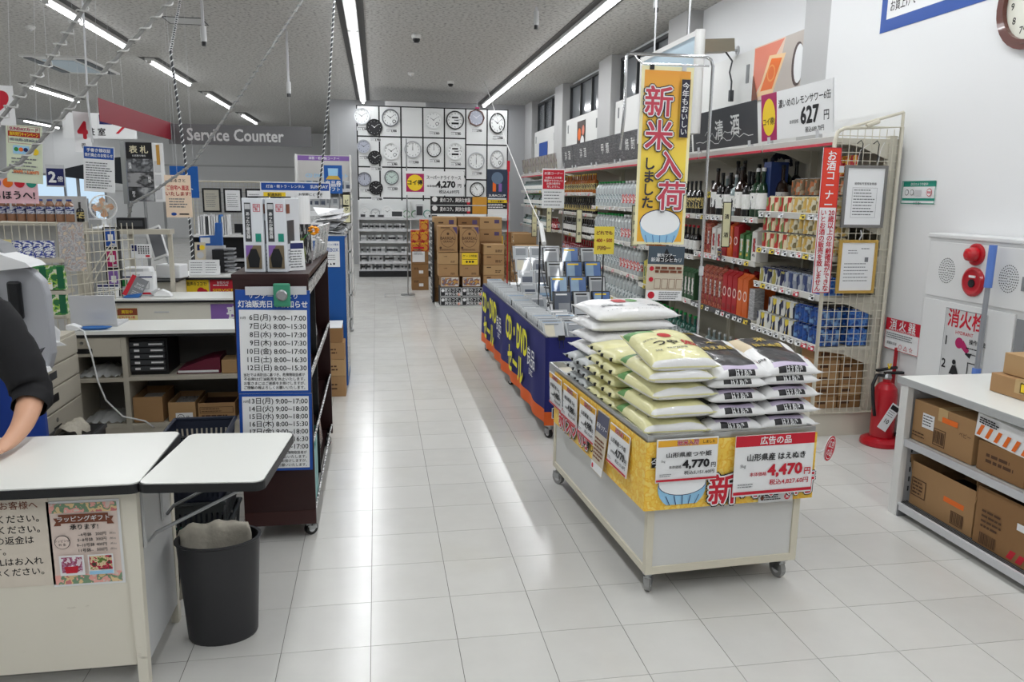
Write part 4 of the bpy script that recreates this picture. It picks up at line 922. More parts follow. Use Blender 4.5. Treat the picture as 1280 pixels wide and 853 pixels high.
def caster(parent, x, y, top, r=.034, ang=0, wm=None, name='caster'):
    o = MB().box(-.018, -.02, top-.014, .018, .02, top).cyl((0, 0, top-.03), (0, 0, top-.012), .012, 10).box(-.016, -.006, r*.9, -.013, r*1.2, top-.025).box(.013, -.006, r*.9, .016, r*1.2, top-.025).box(-.016, -.01, top-.032, .016, .03, top-.026).obj(name, STEEL, parent, (x, y, 0), ang)
    MB().cyl((-.011, r*.45, r), (.011, r*.45, r), r, 18).obj('wheel', wm or WHEEL, o); MB().cyl((-.0125, r*.45, r), (.0125, r*.45, r), r*.55, 14).obj('wheel_hub', LTGREY, o)
    return o
for x, y, a in ((.03, .04, -.6), (RW-.04, .04, .15), (.03, RD-.05, .4), (RW-.04, RD-.05, -.2)): caster(c, x, y, .095, .038, ang=a)
# yellow new-rice banner wrapped round two sides
YB_ = pattern('gold_dots_print', [(240, 190, 60), (244, 204, 84), (238, 180, 48), (246, 214, 108)], 40, soft=True)
bn = thing('new_rice_wrap', 'yellow new-rice wrap banner taped round the front and side of the rice cart', 'banner', (RC[0], RC[1], 0), RA)
n = 10; r_ = .03
pts = [(RW+.02, -.03)] + [(.02+.0-.0+.0, -.03)] + [(-.03+r_*(1-math.sin(a))-.0, -.03+r_*(1-math.cos(a))) for a in [PI/2*i/6 for i in range(1, 7)]] + [(-.03, 1.18)]
pts = [(RW+.03, -.031), (-.02, -.031), (-.028, -.03), (-.031, -.027), (-.031, -.02), (-.031, 1.2)]
m = MB(); k = len(pts)
m.add([(x, y, .375) for x, y in pts]+[(x, y, .648) for x, y in pts], [(i, i+1, k+i+1, k+i) for i in range(k-1)]); m.obj('banner_sheet', YB_, bn)
p = Print(); ORB = mat('bowl_blue', (150, 200, 232), .5); RICEW = mat('rice_white', (244, 246, 248), .5)
def bowl(p, x, z, r):
    p.poly([(x-r, z+r*.1)]+[(x+r*math.cos(a), z+r*.9*math.sin(a)) for a in [PI+PI*i/14 for i in range(15)] if z+r*.9*math.sin(a) > z-r*.8]+[(x+r, z+r*.1)], ORB).disc(x, z+r*.15, r*1.0, NAVY, rz=r*.5).disc(x, z+r*.15, r*.97, RICEW, rz=r*.47)
    for i in range(-2, 3): p.poly([(x+i*r*.34, z-r*.34), (x+i*r*.34+.003, z-r*.34), (x+i*r*.25+.003, z-r*.72), (x+i*r*.25, z-r*.72)], NAVY)
    return p
p.rect(-.012, .545, .1, .59, INK).border(-.012, .545, .1, .59, .003, GOLD); p.t('今年も', .042, .5675, .038, PAPER, .008).up(); bowl(p, .12, .465, .10)
def outlined(p, body, x, z, h, v=False, w=None, core=RED, rim=PAPER, edge=INK, sp=.95, k=1.0):
    f = p.v if v else p.t
    a = dict(w=w, sp=sp)
    f(body, x, z, h, edge, .085*k, **a); p.up(); f(body, x, z, h, rim, .055*k, **a); p.up(); f(body, x, z, h, core, .02*k, **a); p.up()
    return p
outlined(p, '新', .29, .445, .13); outlined(p, '米', .43, .47, .14); outlined(p, '入荷', .585, .45, .1)
p.obj(bn, 'front_printing', (0, -.0315, 0))
p = Print(); bowl(p, -1.09, .53, .09); outlined(p, '新米', -.95, .45, .13); outlined(p, '入荷', -.72, .46, .12); p.t('しました', -.58, .44, .05, INK, .02)
o = p.obj(bn, 'side_printing', (-.0315, 0, 0)); o.rotation_euler = (0, 0, -PI/2)
def price_print(w, h, name, price, tax, head, red=False, fs=1.0):
    p = Print()
    if red:
        p.rect(-w/2, h*.32, w/2, h/2, RED); p.t(head, 0, h*.41, h*.14, PAPER, .02).up()
    else:
        p.rect(-w/2+.004, h*.33, w/2-.004, h/2-.004, mat('price_head_gold', (236, 176, 52), .5)); outlined(p, '新米入荷', -.0, h*.41, h*.13, k=.8); p.t('しました', w*.34, h*.41, h*.08, INK, .01)
    p.up(); c_ = RED if red else INK
    p.t(name, w*.02, h*.14, h*.125, INK, .02, w=w*.74).t('5kg', -w*.43, h*.0, h*.07, INK, .004, al='l')
    p.t(price, w*.14, -h*.1, h*.25, c_, .035, w=w*.45).t('円', w*.43, -h*.14, h*.13, c_, .02).t('本体価格', -w*.2, -h*.14, h*.075, c_, .008).t('税込'+tax+'円', w*.2, -h*.29, h*.1, c_, .012, w=w*.5)
    p.rect(-w/2, -h/2+h*.03, w/2, -h/2+h*.08, RED); p.lines(-w*.45, -w*.25, -h*.36, -h*.28, 2, GREYINK, h*.015)
    return p
x, y, z = rl(.45, -.05, .535); sign('price_board', 'large red-headed price board reading 4,470 yen on the front of the rice cart', 'price board', .34, .245, (x+.045, y, z), price_print(.34, .245, '山形県産 はえぬき', '4,470', '4,827.60', '広告の品', True), PAPER, RA, .004)
x, y, z = rl(.13, -.045, .575); sign('price_board', 'price board with gold head reading 4,770 yen on the front of the rice cart', 'price board', .25, .17, (x, y, z), price_print(.25, .17, '山形県産つや姫', '4,770', '5,151.60', ''), PAPER, RA, .004)
x, y, z = rl(.52, -.042, .395); p = Print(); p.disc(.05, 0, .013, RED); p.t('米', .05, 0, .018, PAPER, .01).lines(-.065, .03, -.012, .014, 3, INK, .004); p.disc(-.06, 0, .008, BROWNP)
sign('strip_label', 'small grey strip label with a red round stamp below the large price board', 'label', .15, .04, (x, y, z), p, GREYP, RA, .002)
for k, (yy, h0, tx, pr_, tax) in enumerate(((.22, .54, '山形県産つや姫', '4,770', '5,151.60'), (.62, .545, '山形県産 5kg', '4,980', '5,378.40'), (.88, .55, '秋田県産 5kg', '4,880', '5,270.40'), (1.13, .555, '青森県産 5kg', '4,480', '4,838.40'))):
    x, y, z = rl(-.046, yy, h0)
    sign('price_board', ('first', 'second', 'third', 'last')[k]+' gold-headed price board along the side of the rice cart, counted from the front', 'price board', .22, .17, (x, y, z), price_print(.22, .17, tx, pr_, tax, ''), PAPER, RA-PI/2, .003, None, (math.radians(-4+2*k), 0))
x, y, z = rl(-.048, .43, .50); p = Print().rect(-.07, .04, .07, .13, mat('night_photo', (86, 88, 110), .5)).rect(-.07, -.13, .07, -.095, PAPER); p.t('新潟 ツアー', 0, .07, .025, PAPER, .01).lines(-.06, .06, -.08, .02, 6, BROWNP, .008); p.disc(-.05, -.115, .011, RED)
sign('campaign_leaflet', 'beige campaign leaflet with a dark photo hanging on the side of the rice cart', 'leaflet', .14, .27, (x, y, z), p, mat('leaflet_beige', (206, 196, 176), .5), RA-PI/2, .002, None, (math.radians(-6), 0))
x, y, z = rl(.775, .0, .565); t = thing('round_ad_tag', 'red oval advertised-item tag on a clear arm at the corner of the rice cart', 'tag', (x, y, z), .45)
b = MB().cyl((0, 0, 0), (0, .003, 0), .034, 24).obj('tag_disc', PAPER, t); b.scale = (1.0, 1, 1.55); b.rotation_euler = (0, .35, 0)
p = Print().disc(0, 0, .0335, RED).disc(0, 0, .029, PAPER).disc(0, 0, .027, RED); p.t('広告', .0, .011, .02, PAPER, .01).t('の品', 0, -.011, .02, PAPER, .01); p.obj(b)
MB().tube([(-.02, .003, 0), (-.06, .005, -.005), (-.085, .01, 0)], .003, 5).obj('clear_arm', LTGREY, t)

# ---------------------------------------------------------------- rice bags
class Bag:
    """a filled pillow bag: width along x, length along y, welded ends with little ears"""
    def __init__(s, w, d, h, seed):
        s.w, s.d, s.h = w, d, h; r = random.Random(seed)
        s.ph = [(r.uniform(20, 60), r.uniform(20, 60), r.uniform(0, 6)) for _ in range(4)]
    def top(s, x, y):
        u = min(1, abs(2*x/s.w)); v = min(1, abs(2*y/s.d))
        q = max(0, (1-u**3.4)*(1-v**4.5))**.42
        wr = sum(math.sin(a*x+b*y+c) for a, b, c in s.ph)*.0017*(.35+.65*max(u, v)**2)
        return s.h*.36+s.h*.64*q+wr*(1 if max(u, v) < .98 else .3)
    def bot(s, x, y):
        u = min(1, abs(2*x/s.w)); v = min(1, abs(2*y/s.d)); q = max(0, (1-u**5)*(1-v**5))**.4
        return s.h*.36*(1-q)+.001
    def edge(s, u, v):
        x, y = u*s.w/2, v*s.d/2
        k = .045*s.w*(1-abs(v)**2)*(1-abs(u)**6) if 0 else 0
        # sides pinch in between the ears
        x *= 1-.05*(1-abs(v)**4)*0+.03*(abs(v)**8)
        y *= 1-.035*(1-abs(u)**2)*(abs(v)**6)
        return x, y
    def mesh(s, name, mats, region, nu=16, nv=22):
        us = [math.sin(PI/2*(2*i/nu-1)) for i in range(nu+1)]; us = [.6*u+.4*(2*i/nu-1) for i, u in enumerate(us)]
        vs_ = [math.sin(PI/2*(2*i/nv-1)) for i in range(nv+1)]; vs_ = [.6*u+.4*(2*i/nv-1) for i, u in enumerate(vs_)]
        m = MB(); V = []; W2 = nu+1
        for f in (s.top, s.bot):
            for v in vs_:
                for u in us:
                    x, y = s.edge(u, v); V.append((x, y, f(u*s.w/2*.999, v*s.d/2*.999)))
        N = W2*(nv+1); F = []; mi = []
        for j in range(nv):
            for i in range(nu):
                a = j*W2+i; F.append((a, a+1, a+W2+1, a+W2)); mi.append(region((us[i]+us[i+1])/2, (vs_[j]+vs_[j+1])/2, 1))
                F.append((N+a, N+a+W2, N+a+W2+1, N+a+1)); mi.append(region((us[i]+us[i+1])/2, (vs_[j]+vs_[j+1])/2, 0))
        for j in range(nv):
            for i in (0, nu):
                a = j*W2+i; F.append((a, a+W2, N+a+W2, N+a) if i == 0 else (a, N+a, N+a+W2, a+W2)); mi.append(0)
        for i in range(nu):
            for j in (0, nv):
                a = j*W2+i; F.append((a, N+a, N+a+1, a+1) if j == 0 else (a, a+1, N+a+1, N+a)); mi.append(0)
        m.v = V; m.f = F; m.m = mi
        # ears: little twisted corners
        for sx in (-1, 1):
            for sy in (-1, 1):
                x, y = sx*s.w/2*1.0, sy*s.d/2*.985; z = s.h*.36
                m.add([(x-sx*.02, y, z+.004), (x, y-sy*.02, z+.004), (x+sx*.012, y+sy*.012, z+.006), (x-sx*.02, y, z-.006), (x, y-sy*.02, z-.006)], [(0, 1, 2), (3, 2, 4), (0, 2, 3), (1, 4, 2)], 0)
        me = m.mesh(name, mats, smooth=True); return me
    def text(s, items, mats):
        """items: (string, x, y, size, material index, bold): lettering laid on the upper skin"""
        m = MB()
        for body, cx, cy, h, mi, bold, w in items:
            vs, fs = glyphs(body, bold); x0 = min(v[0] for v in vs); x1 = max(v[0] for v in vs); y0 = min(v[1] for v in vs); y1 = max(v[1] for v in vs)
            kx = h if not w else w/(x1-x0)
            P_ = [(cx+(a-(x0+x1)/2)*kx, cy+(b-(y0+y1)/2)*h, e) for a, b, e in vs]
            m.add([(x, y-e*4, s.top(x, y)+.0022+e*3) for x, y, e in P_], fs, mi)
        return m.mesh('lettering', mats)
TS_ = mat('bag_cream_plastic', (226, 222, 168), .35, bump=.4, scale=28, coat=.25); TW = mat('bag_white_plastic', (230, 230, 230), .35, bump=.4, scale=28, coat=.25)
TK = mat('bag_black_plastic', (26, 25, 28), .28, bump=.2, scale=50, coat=.3); TL = mat('bag_lavender', (196, 184, 208), .4); TG = mat('bag_green', (96, 150, 84), .4); TB = mat('bag_brown_paper', (206, 190, 160), .5); TS2 = mat('bag_silver_plastic', (196, 200, 200), .3, bump=.2, scale=40)
TGOLD = mat('bag_gold_brush', (196, 170, 74), .4); TRED = mat('bag_red', (186, 36, 40), .4)
def reg_tsuya(u, v, t):
    if t and v > .62 and u < -.1: return 1
    return 2 if v < -.9 or not t else 0
def reg_hae(u, v, t):
    if not t: return 0
    if -.6 < u < .6 and -.76 < v < .85: return 1
    if -.5 < u < .5 and v <= -.9: return 1
    if -.6 < u < .6 and -.9 < v <= -.76: return 2
    if u <= -.62 and v > .1: return 3
    return 0
def reg_white(u, v, t): return 1 if t and abs(u) < .5 and .1 < v < .32 else 0
def reg_plain(u, v, t): return 0
TIE = MB().box(-.007, -.006, -.007, .007, .008, .007).mesh('black_tie', BLACK)
def stack(kind, n, bag_w, bag_d, hs, cx, cy, z0, rz, label, mats, region, items=None, seed=1, tilt=0, names=('bottom', 'second', 'third', 'fourth', 'top'), bulge=.0):
    z = z0
    variants = {}
    for k in range(n):
        top = k == n-1
        key = (k % 3, top)
        h = hs*(1.1 if top else 1.0)
        if key not in variants:
            b = Bag(bag_w, bag_d, h*.97, seed+k % 3); variants[key] = (b.mesh('rice_bag', mats, region), b.text(items, mats) if items and (top or 1) else None)
        me, tx = variants[key]
        x, y, _ = rl(cx+R.uniform(-.008, .008), cy+R.uniform(-.008, .008))
        o = obj('rice_bag', me, None, (x, y, z), RA+rz+R.uniform(-.05, .05))
        nm = names[k] if n == 5 else (('bottom', 'second', 'third', 'top') if n == 4 else ('bottom', 'middle', 'top'))[k]
        tag(o, nm+' '+label, 'rice bag', 'rice bags on the display cart')
        if tx: obj('lettering', tx, o)
        if kind in ('yellow', 'silver'):
            for s_ in (-.3, .3): obj('black_tie', TIE, o, (bag_w*s_, bag_d*.485, hs*.42))
        if top: o.rotation_euler[0] = tilt
        z += hs*.985
    return z
ZR = RZ-.017
it = [('つや', -.025, -.03, .055, 4, .02, .10), ('姫', .07, -.03, .062, 5, .02, None), ('TSUYAHIME', .0, -.085, .016, 6, .01, None), ('5kg', -.08, -.1, .018, 6, .01, None), ('●', .0, .055, .075, 5, .0, None), ('特別栽培', -.075, .01, .014, 6, .004, None)]
stack('tsuya', 5, .255, .36, .071, .125, .19, ZR, 0, 'cream rice bag with red sun emblem, front corner stack of the cart', [TS_, TG, TW, TB, INK, TRED, GREYINK], reg_tsuya, it, 3, .16)
ih = [('はえぬき', 0, .04, .045, 4, .03, .13), ('米', .0, .11, .05, 4, .02, None), ('はえぬき', .005, -.169, .02, 5, .01, .07), ('5kg', -.1, -.1, .02, 6, .01, None), ('山形', .1, -.1, .014, 7, .01, None)]
stack('hae', 5, .235, .35, .06, .365, .19, ZR, 0, 'white rice bag with black panel, middle front stack of the cart', [TW, TK, TL, TB, TGOLD, PAPER, INK, TRED], reg_hae, ih, 11, .17)
stack('hae', 5, .24, .35, .06, .60, .20, ZR, 0, 'white rice bag with black panel, outer front stack of the cart', [TW, TK, TL, TB, TGOLD, PAPER, INK, TRED], reg_hae, ih, 17, .17)
stack('dark', 5, .25, .33, .058, .39, .58, ZR, 0, 'dark-panelled rice bag in the second row behind the black-panelled stacks', [TW, TK, TL, TB, TGOLD, PAPER, INK, TRED], reg_hae, ih, 21)
stack('dark', 4, .25, .33, .058, .63, .58, ZR, 0, 'dark-panelled rice bag in the outer second row stack', [TW, TK, TL, TB, TGOLD, PAPER, INK, TRED], reg_hae, ih, 23)
# pale yellow bags lying crosswise with their tied ends to the side
for r_ in range(2):
    stack('yellow', 5, .17, .27, .052, .12, .48+r_*.175, ZR, PI/2, 'pale yellow rice bag lying crosswise, '+('nearer', 'further')[r_]+' stack behind the cream bags', [TS_, TG, TW], reg_plain, None, 31+r_)
for r_ in range(2):
    stack('silver', 3, .15, .26, .05, .12, .84+r_*.155, ZR, PI/2, 'silvery rice bag lying crosswise under the big white bags, '+('nearer', 'further')[r_]+' stack', [TS2, TG, TW], reg_plain, None, 41+r_)
iw = [('●', -.03, .03, .1, 1, 0, None), ('●', .04, .03, .08, 2, 0, None), ('北海道米', -.1, -.05, .03, 3, .02, None), ('10kg', .11, -.07, .03, 3, .02, None)]
iw += [('・・・・・・・・・・・・・・', 0, -.105, .02, 3, 0, .3)]
b_z = ZR+3*.05
stack('white', 4, .43, .28, .062, .24, .95, b_z, .06, 'large white rice bag with red print in the tall back stack', [TW, TRED, TG, GREYINK], reg_plain, iw, 51, .1)
stack('white', 3, .27, .36, .06, .53, .98, ZR, 0, 'plain white rice bag in the low stack at the back corner', [TW, TRED, TG, GREYINK], reg_plain, None, 61)

# ---------------------------------------------------------------- new-rice banner on its chrome stand
b = thing('banner_stand', 'tall gold new-rice banner with a rice bowl hanging from a chrome stand behind the rice', 'banner', (1.80, 4.16, 0))
MB().tube([(0, .02, .03), (0, .02, 2.25), (-.012, .02, 2.28), (-.04, .02, 2.295), (-.47, .02, 2.295), (-.485, .02, 2.28), (-.485, .02, 2.0), (-.5, .02, 1.8)], .009, 8).obj('chrome_post', CHROME, b, smooth=True)
MB().tube([(-.44, .02, 2.29), (-.42, .01, 2.26), (-.40, 0, 2.245), (-.03, 0, 2.245)], .005, 6).obj('cross_arm', CHROME, b)
MB().cyl((0, .02, 1.12), (0, .02, 1.17), .013, 10).obj('post_joint', LTGREY, b); MB().box(-.2, -.15, 0, .15, .2, .012).obj('base_plate', STEEL, b)
BG = bpy.data.materials.new('banner_gold_fade'); BG.use_nodes = True; _n = BG.node_tree.nodes; _l = BG.node_tree.links
_t = _n.new('ShaderNodeTexCoord'); _s = _n.new('ShaderNodeSeparateXYZ'); _l.new(_t.outputs['Object'], _s.inputs[0])
_m = _n.new('ShaderNodeMapRange'); _m.inputs[1].default_value = -.47; _m.inputs[2].default_value = .47; _l.new(_s.outputs['Z'], _m.inputs[0])
_r2 = _n.new('ShaderNodeValToRGB'); _e = _r2.color_ramp.elements; _e[0].color = lin((238, 170, 40)); _e[1].color = lin((236, 158, 62)); _q = _e.new(.45); _q.color = lin((250, 222, 84))
_l.new(_m.outputs[0], _r2.inputs[0]); _l.new(_r2.outputs[0], _n['Principled BSDF'].inputs['Base Color']); _n['Principled BSDF'].inputs['Roughness'].default_value = .55
PALEGOLD = mat('banner_pale_border', (244, 236, 190), .55)
s = MB().box(-.145, 0, -.47, .145, .003, .47).obj('banner_sheet', PALEGOLD, b, (-.262, 0, 1.765)); s.rotation_euler = (0, .008, 0)
MB().add([(-.128, -.001, -.455), (.128, -.001, -.455), (.128, -.001, .448), (-.128, -.001, .448)], [(0, 1, 2, 3)]).obj('banner_field', BG, s)
p = Print(); p.y = -.0025
p.disc(.0, -.352, .118, NAVY, rz=.073).poly([(-.115, -.352)]+[(.115*math.cos(a), -.352+.15*math.sin(a)) for a in [PI+PI*i/16 for i in range(17)] if .15*math.sin(a) > -.118]+[(.115, -.352)], ORB).disc(0, -.352, .113, RICEW, rz=.068)
for i in range(-2, 3): p.poly([(i*.042, -.42), (i*.042+.003, -.42), (i*.036+.003, -.462), (i*.036, -.462)], BLUE)
PCH = mat('banner_crimson', (196, 70, 88), .5)
for ch, x, z, h_ in (('新', -.045, .29, .165), ('米', -.035, .115, .165), ('入', .03, -.04, .155), ('荷', .05, -.205, .165)): outlined(p, ch, x, z, h_, core=PCH, edge=mat('banner_ink', (44, 42, 62), .5), k=.85)
p.v('しました', -.083, -.14, .072, MATS['banner_ink'], .025, sp=.95)
p.rect(.075, .105, .122, .405, MATS['banner_ink']).border(.072, .102, .125, .408, .002, GOLD); p.v('今年もおいしい', .0985, .255, .04, PAPER, .01, sp=.98)
p.obj(s)
for x in (-.09, .09): MB().box(x-.012, -.004, .45, x+.012, .006, .485).obj('binder_clip', BLACK if x < 0 else LTGREY, s)
p = Print().rect(-.105, .05, .105, .15, mat('castle_photo', (70, 84, 96), .5)).poly([(-.06, .06), (.06, .06), (.04, .1), (.02, .1), (0, .14), (-.02, .1), (-.04, .1)], INK); p.t('新潟コシヒカリ', 0, .075, .026, PAPER, .012).t('観光ツアー', 0, .1, .022, PAPER, .01)
p.disc(-.08, .025, .013, RED).disc(-.08, -.035, .013, RED).disc(-.075, -.12, .022, RED); p.lines(-.06, .1, .0, .04, 2, BROWNP, .014)
for k in range(4): p.border(-.06+k*.042, -.085, -.024+k*.042, -.03, .002, BROWNP)
p.rect(-.105, -.15, .105, -.095, PAPER); p.disc(-.075, -.122, .02, RED).lines(-.03, .1, -.145, -.1, 4, GREYINK, .005)
sign('campaign_poster', 'travel campaign poster with a castle photo hanging below the new-rice banner', 'poster', .21, .30, (1.575, 4.15, 1.135), p, mat('leaflet_beige', (206, 196, 176), .5), 0, .003, None, (0, .03))

# ================================================================ CD and DVD sale cart
CB = mat('navy_cloth_skirt', (28, 32, 104), .75, var=.1, scale=3); CORG = mat('orange_hem', (226, 98, 34), .7)
cx0, cx1, cy0, cy1, ct = 1.045, 1.70, 4.74, 7.75, .66
d = thing('cd_sale_cart', 'long sale cart with navy and orange cloth skirt for discounted discs', 'display cart', (0, 0, 0))
MB().box(cx0+.02, cy0+.02, .3, cx1-.02, cy1-.02, ct-.06).obj('cart_body', LTGREY, d)
MB().box(cx0, cy0, ct-.06, cx1, cy1, ct-.045).obj('tray_floor', LTGREY, d)
for a in ((cx0-.005, cy0-.005, cx0+.008, cy1), (cx1-.008, cy0, cx1+.005, cy1), (cx0, cy0-.005, cx1, cy0+.008), (cx0, cy1-.008, cx1, cy1+.005)): MB().box(a[0], a[1], ct-.06, a[2], a[3], ct+.02).obj('tray_rim', MIDGREY, d)
for x in (cx0+.04, cx1-.04):
    for y in (cy0+.05, (cy0+cy1)/2, cy1-.05):
        MB().box(x-.012, y-.012, .09, x+.012, y+.012, .6).obj('leg', STEEL, d); caster(d, x, y, .09, .03, .5, RUBBER)
def skirt(pts, z0, z1, seed):
    """cloth hanging along a path, rippling a little; returns navy sheet and orange hem meshes"""
    r = random.Random(seed); out = []; L = 0; fine = []
    for (a, b) in zip(pts, pts[1:]):
        n = max(2, int(math.dist(a, b)/.04)); fine += [(a[0]+(b[0]-a[0])*i/n, a[1]+(b[1]-a[1])*i/n, math.atan2(b[1]-a[1], b[0]-a[0])) for i in range(n)]
    fine.append((pts[-1][0], pts[-1][1], fine[-1][2]))
    for za, zb in ((z0, z0+.09), (z0+.09, z1)):
        m = MB(); rows = 5; k = len(fine); V = []
        for j in range(rows+1):
            z = za+(zb-za)*j/rows; amp = .012*(1-(z-z0)/(z1-z0))
            for i, (x, y, t) in enumerate(fine):
                o_ = amp*(math.sin(i*.55+seed)+.5*math.sin(i*.23))
                V.append((x-math.sin(t)*-o_*0+math.sin(t)*o_, y-math.cos(t)*o_, z))
        m.add(V, [(j*k+i, j*k+i+1, (j+1)*k+i+1, (j+1)*k+i) for j in range(rows) for i in range(k-1)]); out.append(m)
    return out
hem, sheet = skirt([(cx0-.012, cy1), (cx0-.012, cy0-.012), (cx1, cy0-.012)], .10, ct+.015, 2)
o = hem.obj('orange_hem', CORG, d, smooth=True); o = sheet.obj('navy_skirt', CB, d, smooth=True)
p = Print(); YT = mat('acid_yellow_print', (232, 226, 30), .6)
for xc in (-.88, .55):
    p.t('CD・DVD', xc, .13, .25, YT, .03, w=.92).t('セール', xc-.02, -.1, .23, YT, .03, w=.66); p.t('良品', xc+.6, .07, .14, PAPER, .01).t('DISC', xc+.6, -.03, .06, PAPER, .01)
o = p.obj(d, 'skirt_lettering', (cx0-.034, (cy0+cy1)/2, .40)); o.rotation_euler = (0, 0, -PI/2)
p = Print(); p.t('DISC', -.18, .08, .09, PAPER, .02, shear=.2).t('良盤', -.16, .0, .06, PAPER, .01)
for x in (-.26, -.16, .0, .1, .2): p.border(x-.035, -.245, x+.035, -.175, .004, PAPER).rect(x-.031, -.241, x+.031, -.179, NAVY)
for x in (-.26, -.16, .0, .1, .2): p.t('DISC', x, -.195, .022, ORANGE, .01).t('良盤', x, -.222, .024, ORANGE, .01)
p.obj(d, 'skirt_end_lettering', (1.37, cy0-.036, .40))
for x in (1.13, 1.42): MB().box(x-.02, cy0-.03, ct+.0, x+.02, cy0-.01, ct+.03).tube([(x-.012, cy0-.022, ct), (x-.015, cy0-.03, ct-.05), (x+.015, cy0-.03, ct-.05), (x+.012, cy0-.022, ct)], .002, 5).obj('binder_clip', BLACK, d)
# discs: each a jewel case of its own
JC = mat('jewel_case_clear', (196, 199, 201), .12, coat=.6); JK = mat('jewel_case_black', (30, 31, 34), .25, coat=.4)
def case(w_, h_, t_, shell, base, block, strip, kind):
    m = MB().box(-w_/2, 0, 0, w_/2, t_, h_, 1); e = -.0008; a = w_/2-.006
    m.add([(-a, e, .004), (a, e, .004), (a, e, h_-.004), (-a, e, h_-.004)], [(0, 1, 2, 3)], 0)
    r = ((-a*.7, h_*.3, a*.7, h_*.8), (-a*.9, h_*.1, a*.1, h_*.9), (-a*.5, h_*.12, a*.9, h_*.55))[kind]
    m.add([(r[0], e*1.8, r[1]), (r[2], e*1.8, r[1]), (r[2], e*1.8, r[3]), (r[0], e*1.8, r[3])], [(0, 1, 2, 3)], 2)
    for z in ((.86, .92), (.06, .1)): m.add([(-a*.8, e*2.6, h_*z[0]), (a*.6, e*2.6, h_*z[0]), (a*.6, e*2.6, h_*z[1]), (-a*.8, e*2.6, h_*z[1])], [(0, 1, 2, 3)], 3)
    return m.mesh('disc_case', [base, shell, block, strip])
sl = lambda n, c: mat('sleeve_'+n, c, .3, var=.12, scale=12, coat=.4)
SV, GY, DK_, BL_, SK, CRM = sl('silver', (176, 180, 184)), sl('grey', (132, 136, 142)), sl('slate', (74, 82, 98)), sl('blue', (70, 104, 160)), sl('sky', (140, 168, 196)), sl('cream', (206, 200, 180))
disc_m = [case(.142, .124, .01, JC, b_, k_, s_, i % 3) for i, (b_, k_, s_) in enumerate(((SV, GY, PAPER), (GY, SV, INK), (SV, DK_, PAPER), (SK, SV, INK), (SV, CRM, GREYINK), (GY, DK_, PAPER)))]
dvd_m = [case(.135, .19, .014, JK, b_, k_, s_, i % 3) for i, (b_, k_, s_) in enumerate(((GY, DK_, PAPER), (BL_, SK, YELLOW), (DK_, GY, PAPER), (SV, GY, INK), (SK, BL_, YELLOW)))]
def disc(me, loc, rx, rz, label, group):
    o = obj('disc_case', me, None, loc); o.rotation_euler = (rx, 0, rz); return tag(o, label, 'disc case', group)
zt = ct-.044
for k in range(84):
    y = 7.58-k*.032
    disc(R.choice(disc_m), (1.135, y, zt+.009+R.uniform(0, .006)), -.62+R.uniform(-.06, .06), R.uniform(-.05, .05), 'disc case leaning back in the browsing row along the aisle edge of the sale cart', 'discs in the aisle-edge row')
for y in [4.92+.045*i for i in range(13)]+[6.2+.045*i for i in range(10)]:
    disc(R.choice(disc_m), (1.292, y, zt+.01+R.uniform(0, .008)), -.7+R.uniform(-.1, .1), R.uniform(-.06, .06), 'disc case leaning back in the second browsing row of the sale cart', 'discs in the second row')
for k, y in enumerate((5.55, 5.15, 6.2)): o = MB().box(1.06, y, zt, 1.20, y+.006, zt+.10).obj('row_divider', BLACK, None); tag(o, 'black divider card standing in the '+('middle', 'nearer', 'further')[k]+' part of the disc rows', 'divider')
def rack(y, x, z0, n, label, big):
    """black wire stair rack carrying tiers of cases that face the camera side"""
    t = thing('wire_disc_rack', label, 'wire rack', (x, y, z0))
    for s_ in (-.232, .232): MB().tube([(s_, -.28, 0), (s_, -.28, .02), (s_, .27, .42), (s_, .27, 0)], .004, 6).obj('side_wire', BLACK, t)
    for k in range(n): MB().cyl((-.232, -.26+.17*k*.8, .03+.1*k), (.232, -.26+.17*k*.8, .03+.1*k), .003, 6).cyl((-.232, -.20+.17*k*.8, .03+.1*k), (.232, -.20+.17*k*.8, .03+.1*k), .003, 6).obj('tier_wire', BLACK, t)
    for k in range(n):
        for cc in range(3):
            for q in range(3):
                me = R.choice(dvd_m if big else disc_m)
                disc(me, (x-.15+cc*.15, y-.255+.136*k+q*(.0165 if big else .0125), z0+.048+.1*k), -.32, R.uniform(-.02, .02), ('first', 'second', 'third', 'fourth')[k]+' tier case in the '+label.split(' holding')[0], 'cases in the '+label.split(' holding')[0])
    return t
rack(5.85, 1.50, zt+.005, 4, 'nearer black wire rack holding tall dark cases on the sale cart', True)
rack(7.0, 1.46, zt+.005, 4, 'further black wire rack holding pale cases on the sale cart', False)
o = MB().lathe([(.09, 0), (.09, .02), (.02, .03), (.008, .05), (.008, .55)], 16).obj('wire_display_stand', BLACK, None, (1.36, 6.55, zt)); tag(o, 'round black stand base with a thin pole between the two disc racks', 'stand')
p = Print(); p.t('どれでも', 0, .07, .05, BROWNP, .03).t('400・500', 0, .0, .06, mat('red_brown_ink', (150, 40, 30), .6), .03, w=.17).t('円均一', 0, -.08, .06, BROWNP, .03)
t = thing('yellow_price_card', 'yellow handwritten bargain card on a thin post above the sale cart', 'price card', (1.63, 5.55, zt)); MB().cyl((.0, .01, 0), (0, .01, .56), .005, 6).obj('post', BLACK, t)
q = MB().box(-.075, 0, -.1, .075, .003, .1).obj('card', mat('yellow_card', (226, 204, 70), .5), t, (0, 0, .62)); pp = Print(); pp.t('どれでも', 0, .055, .032, BROWNP, .03).t('400・500', 0, .0, .036, MATS['red_brown_ink'], .03, w=.12).t('円均一', 0, -.055, .034, BROWNP, .03); pp.obj(q)
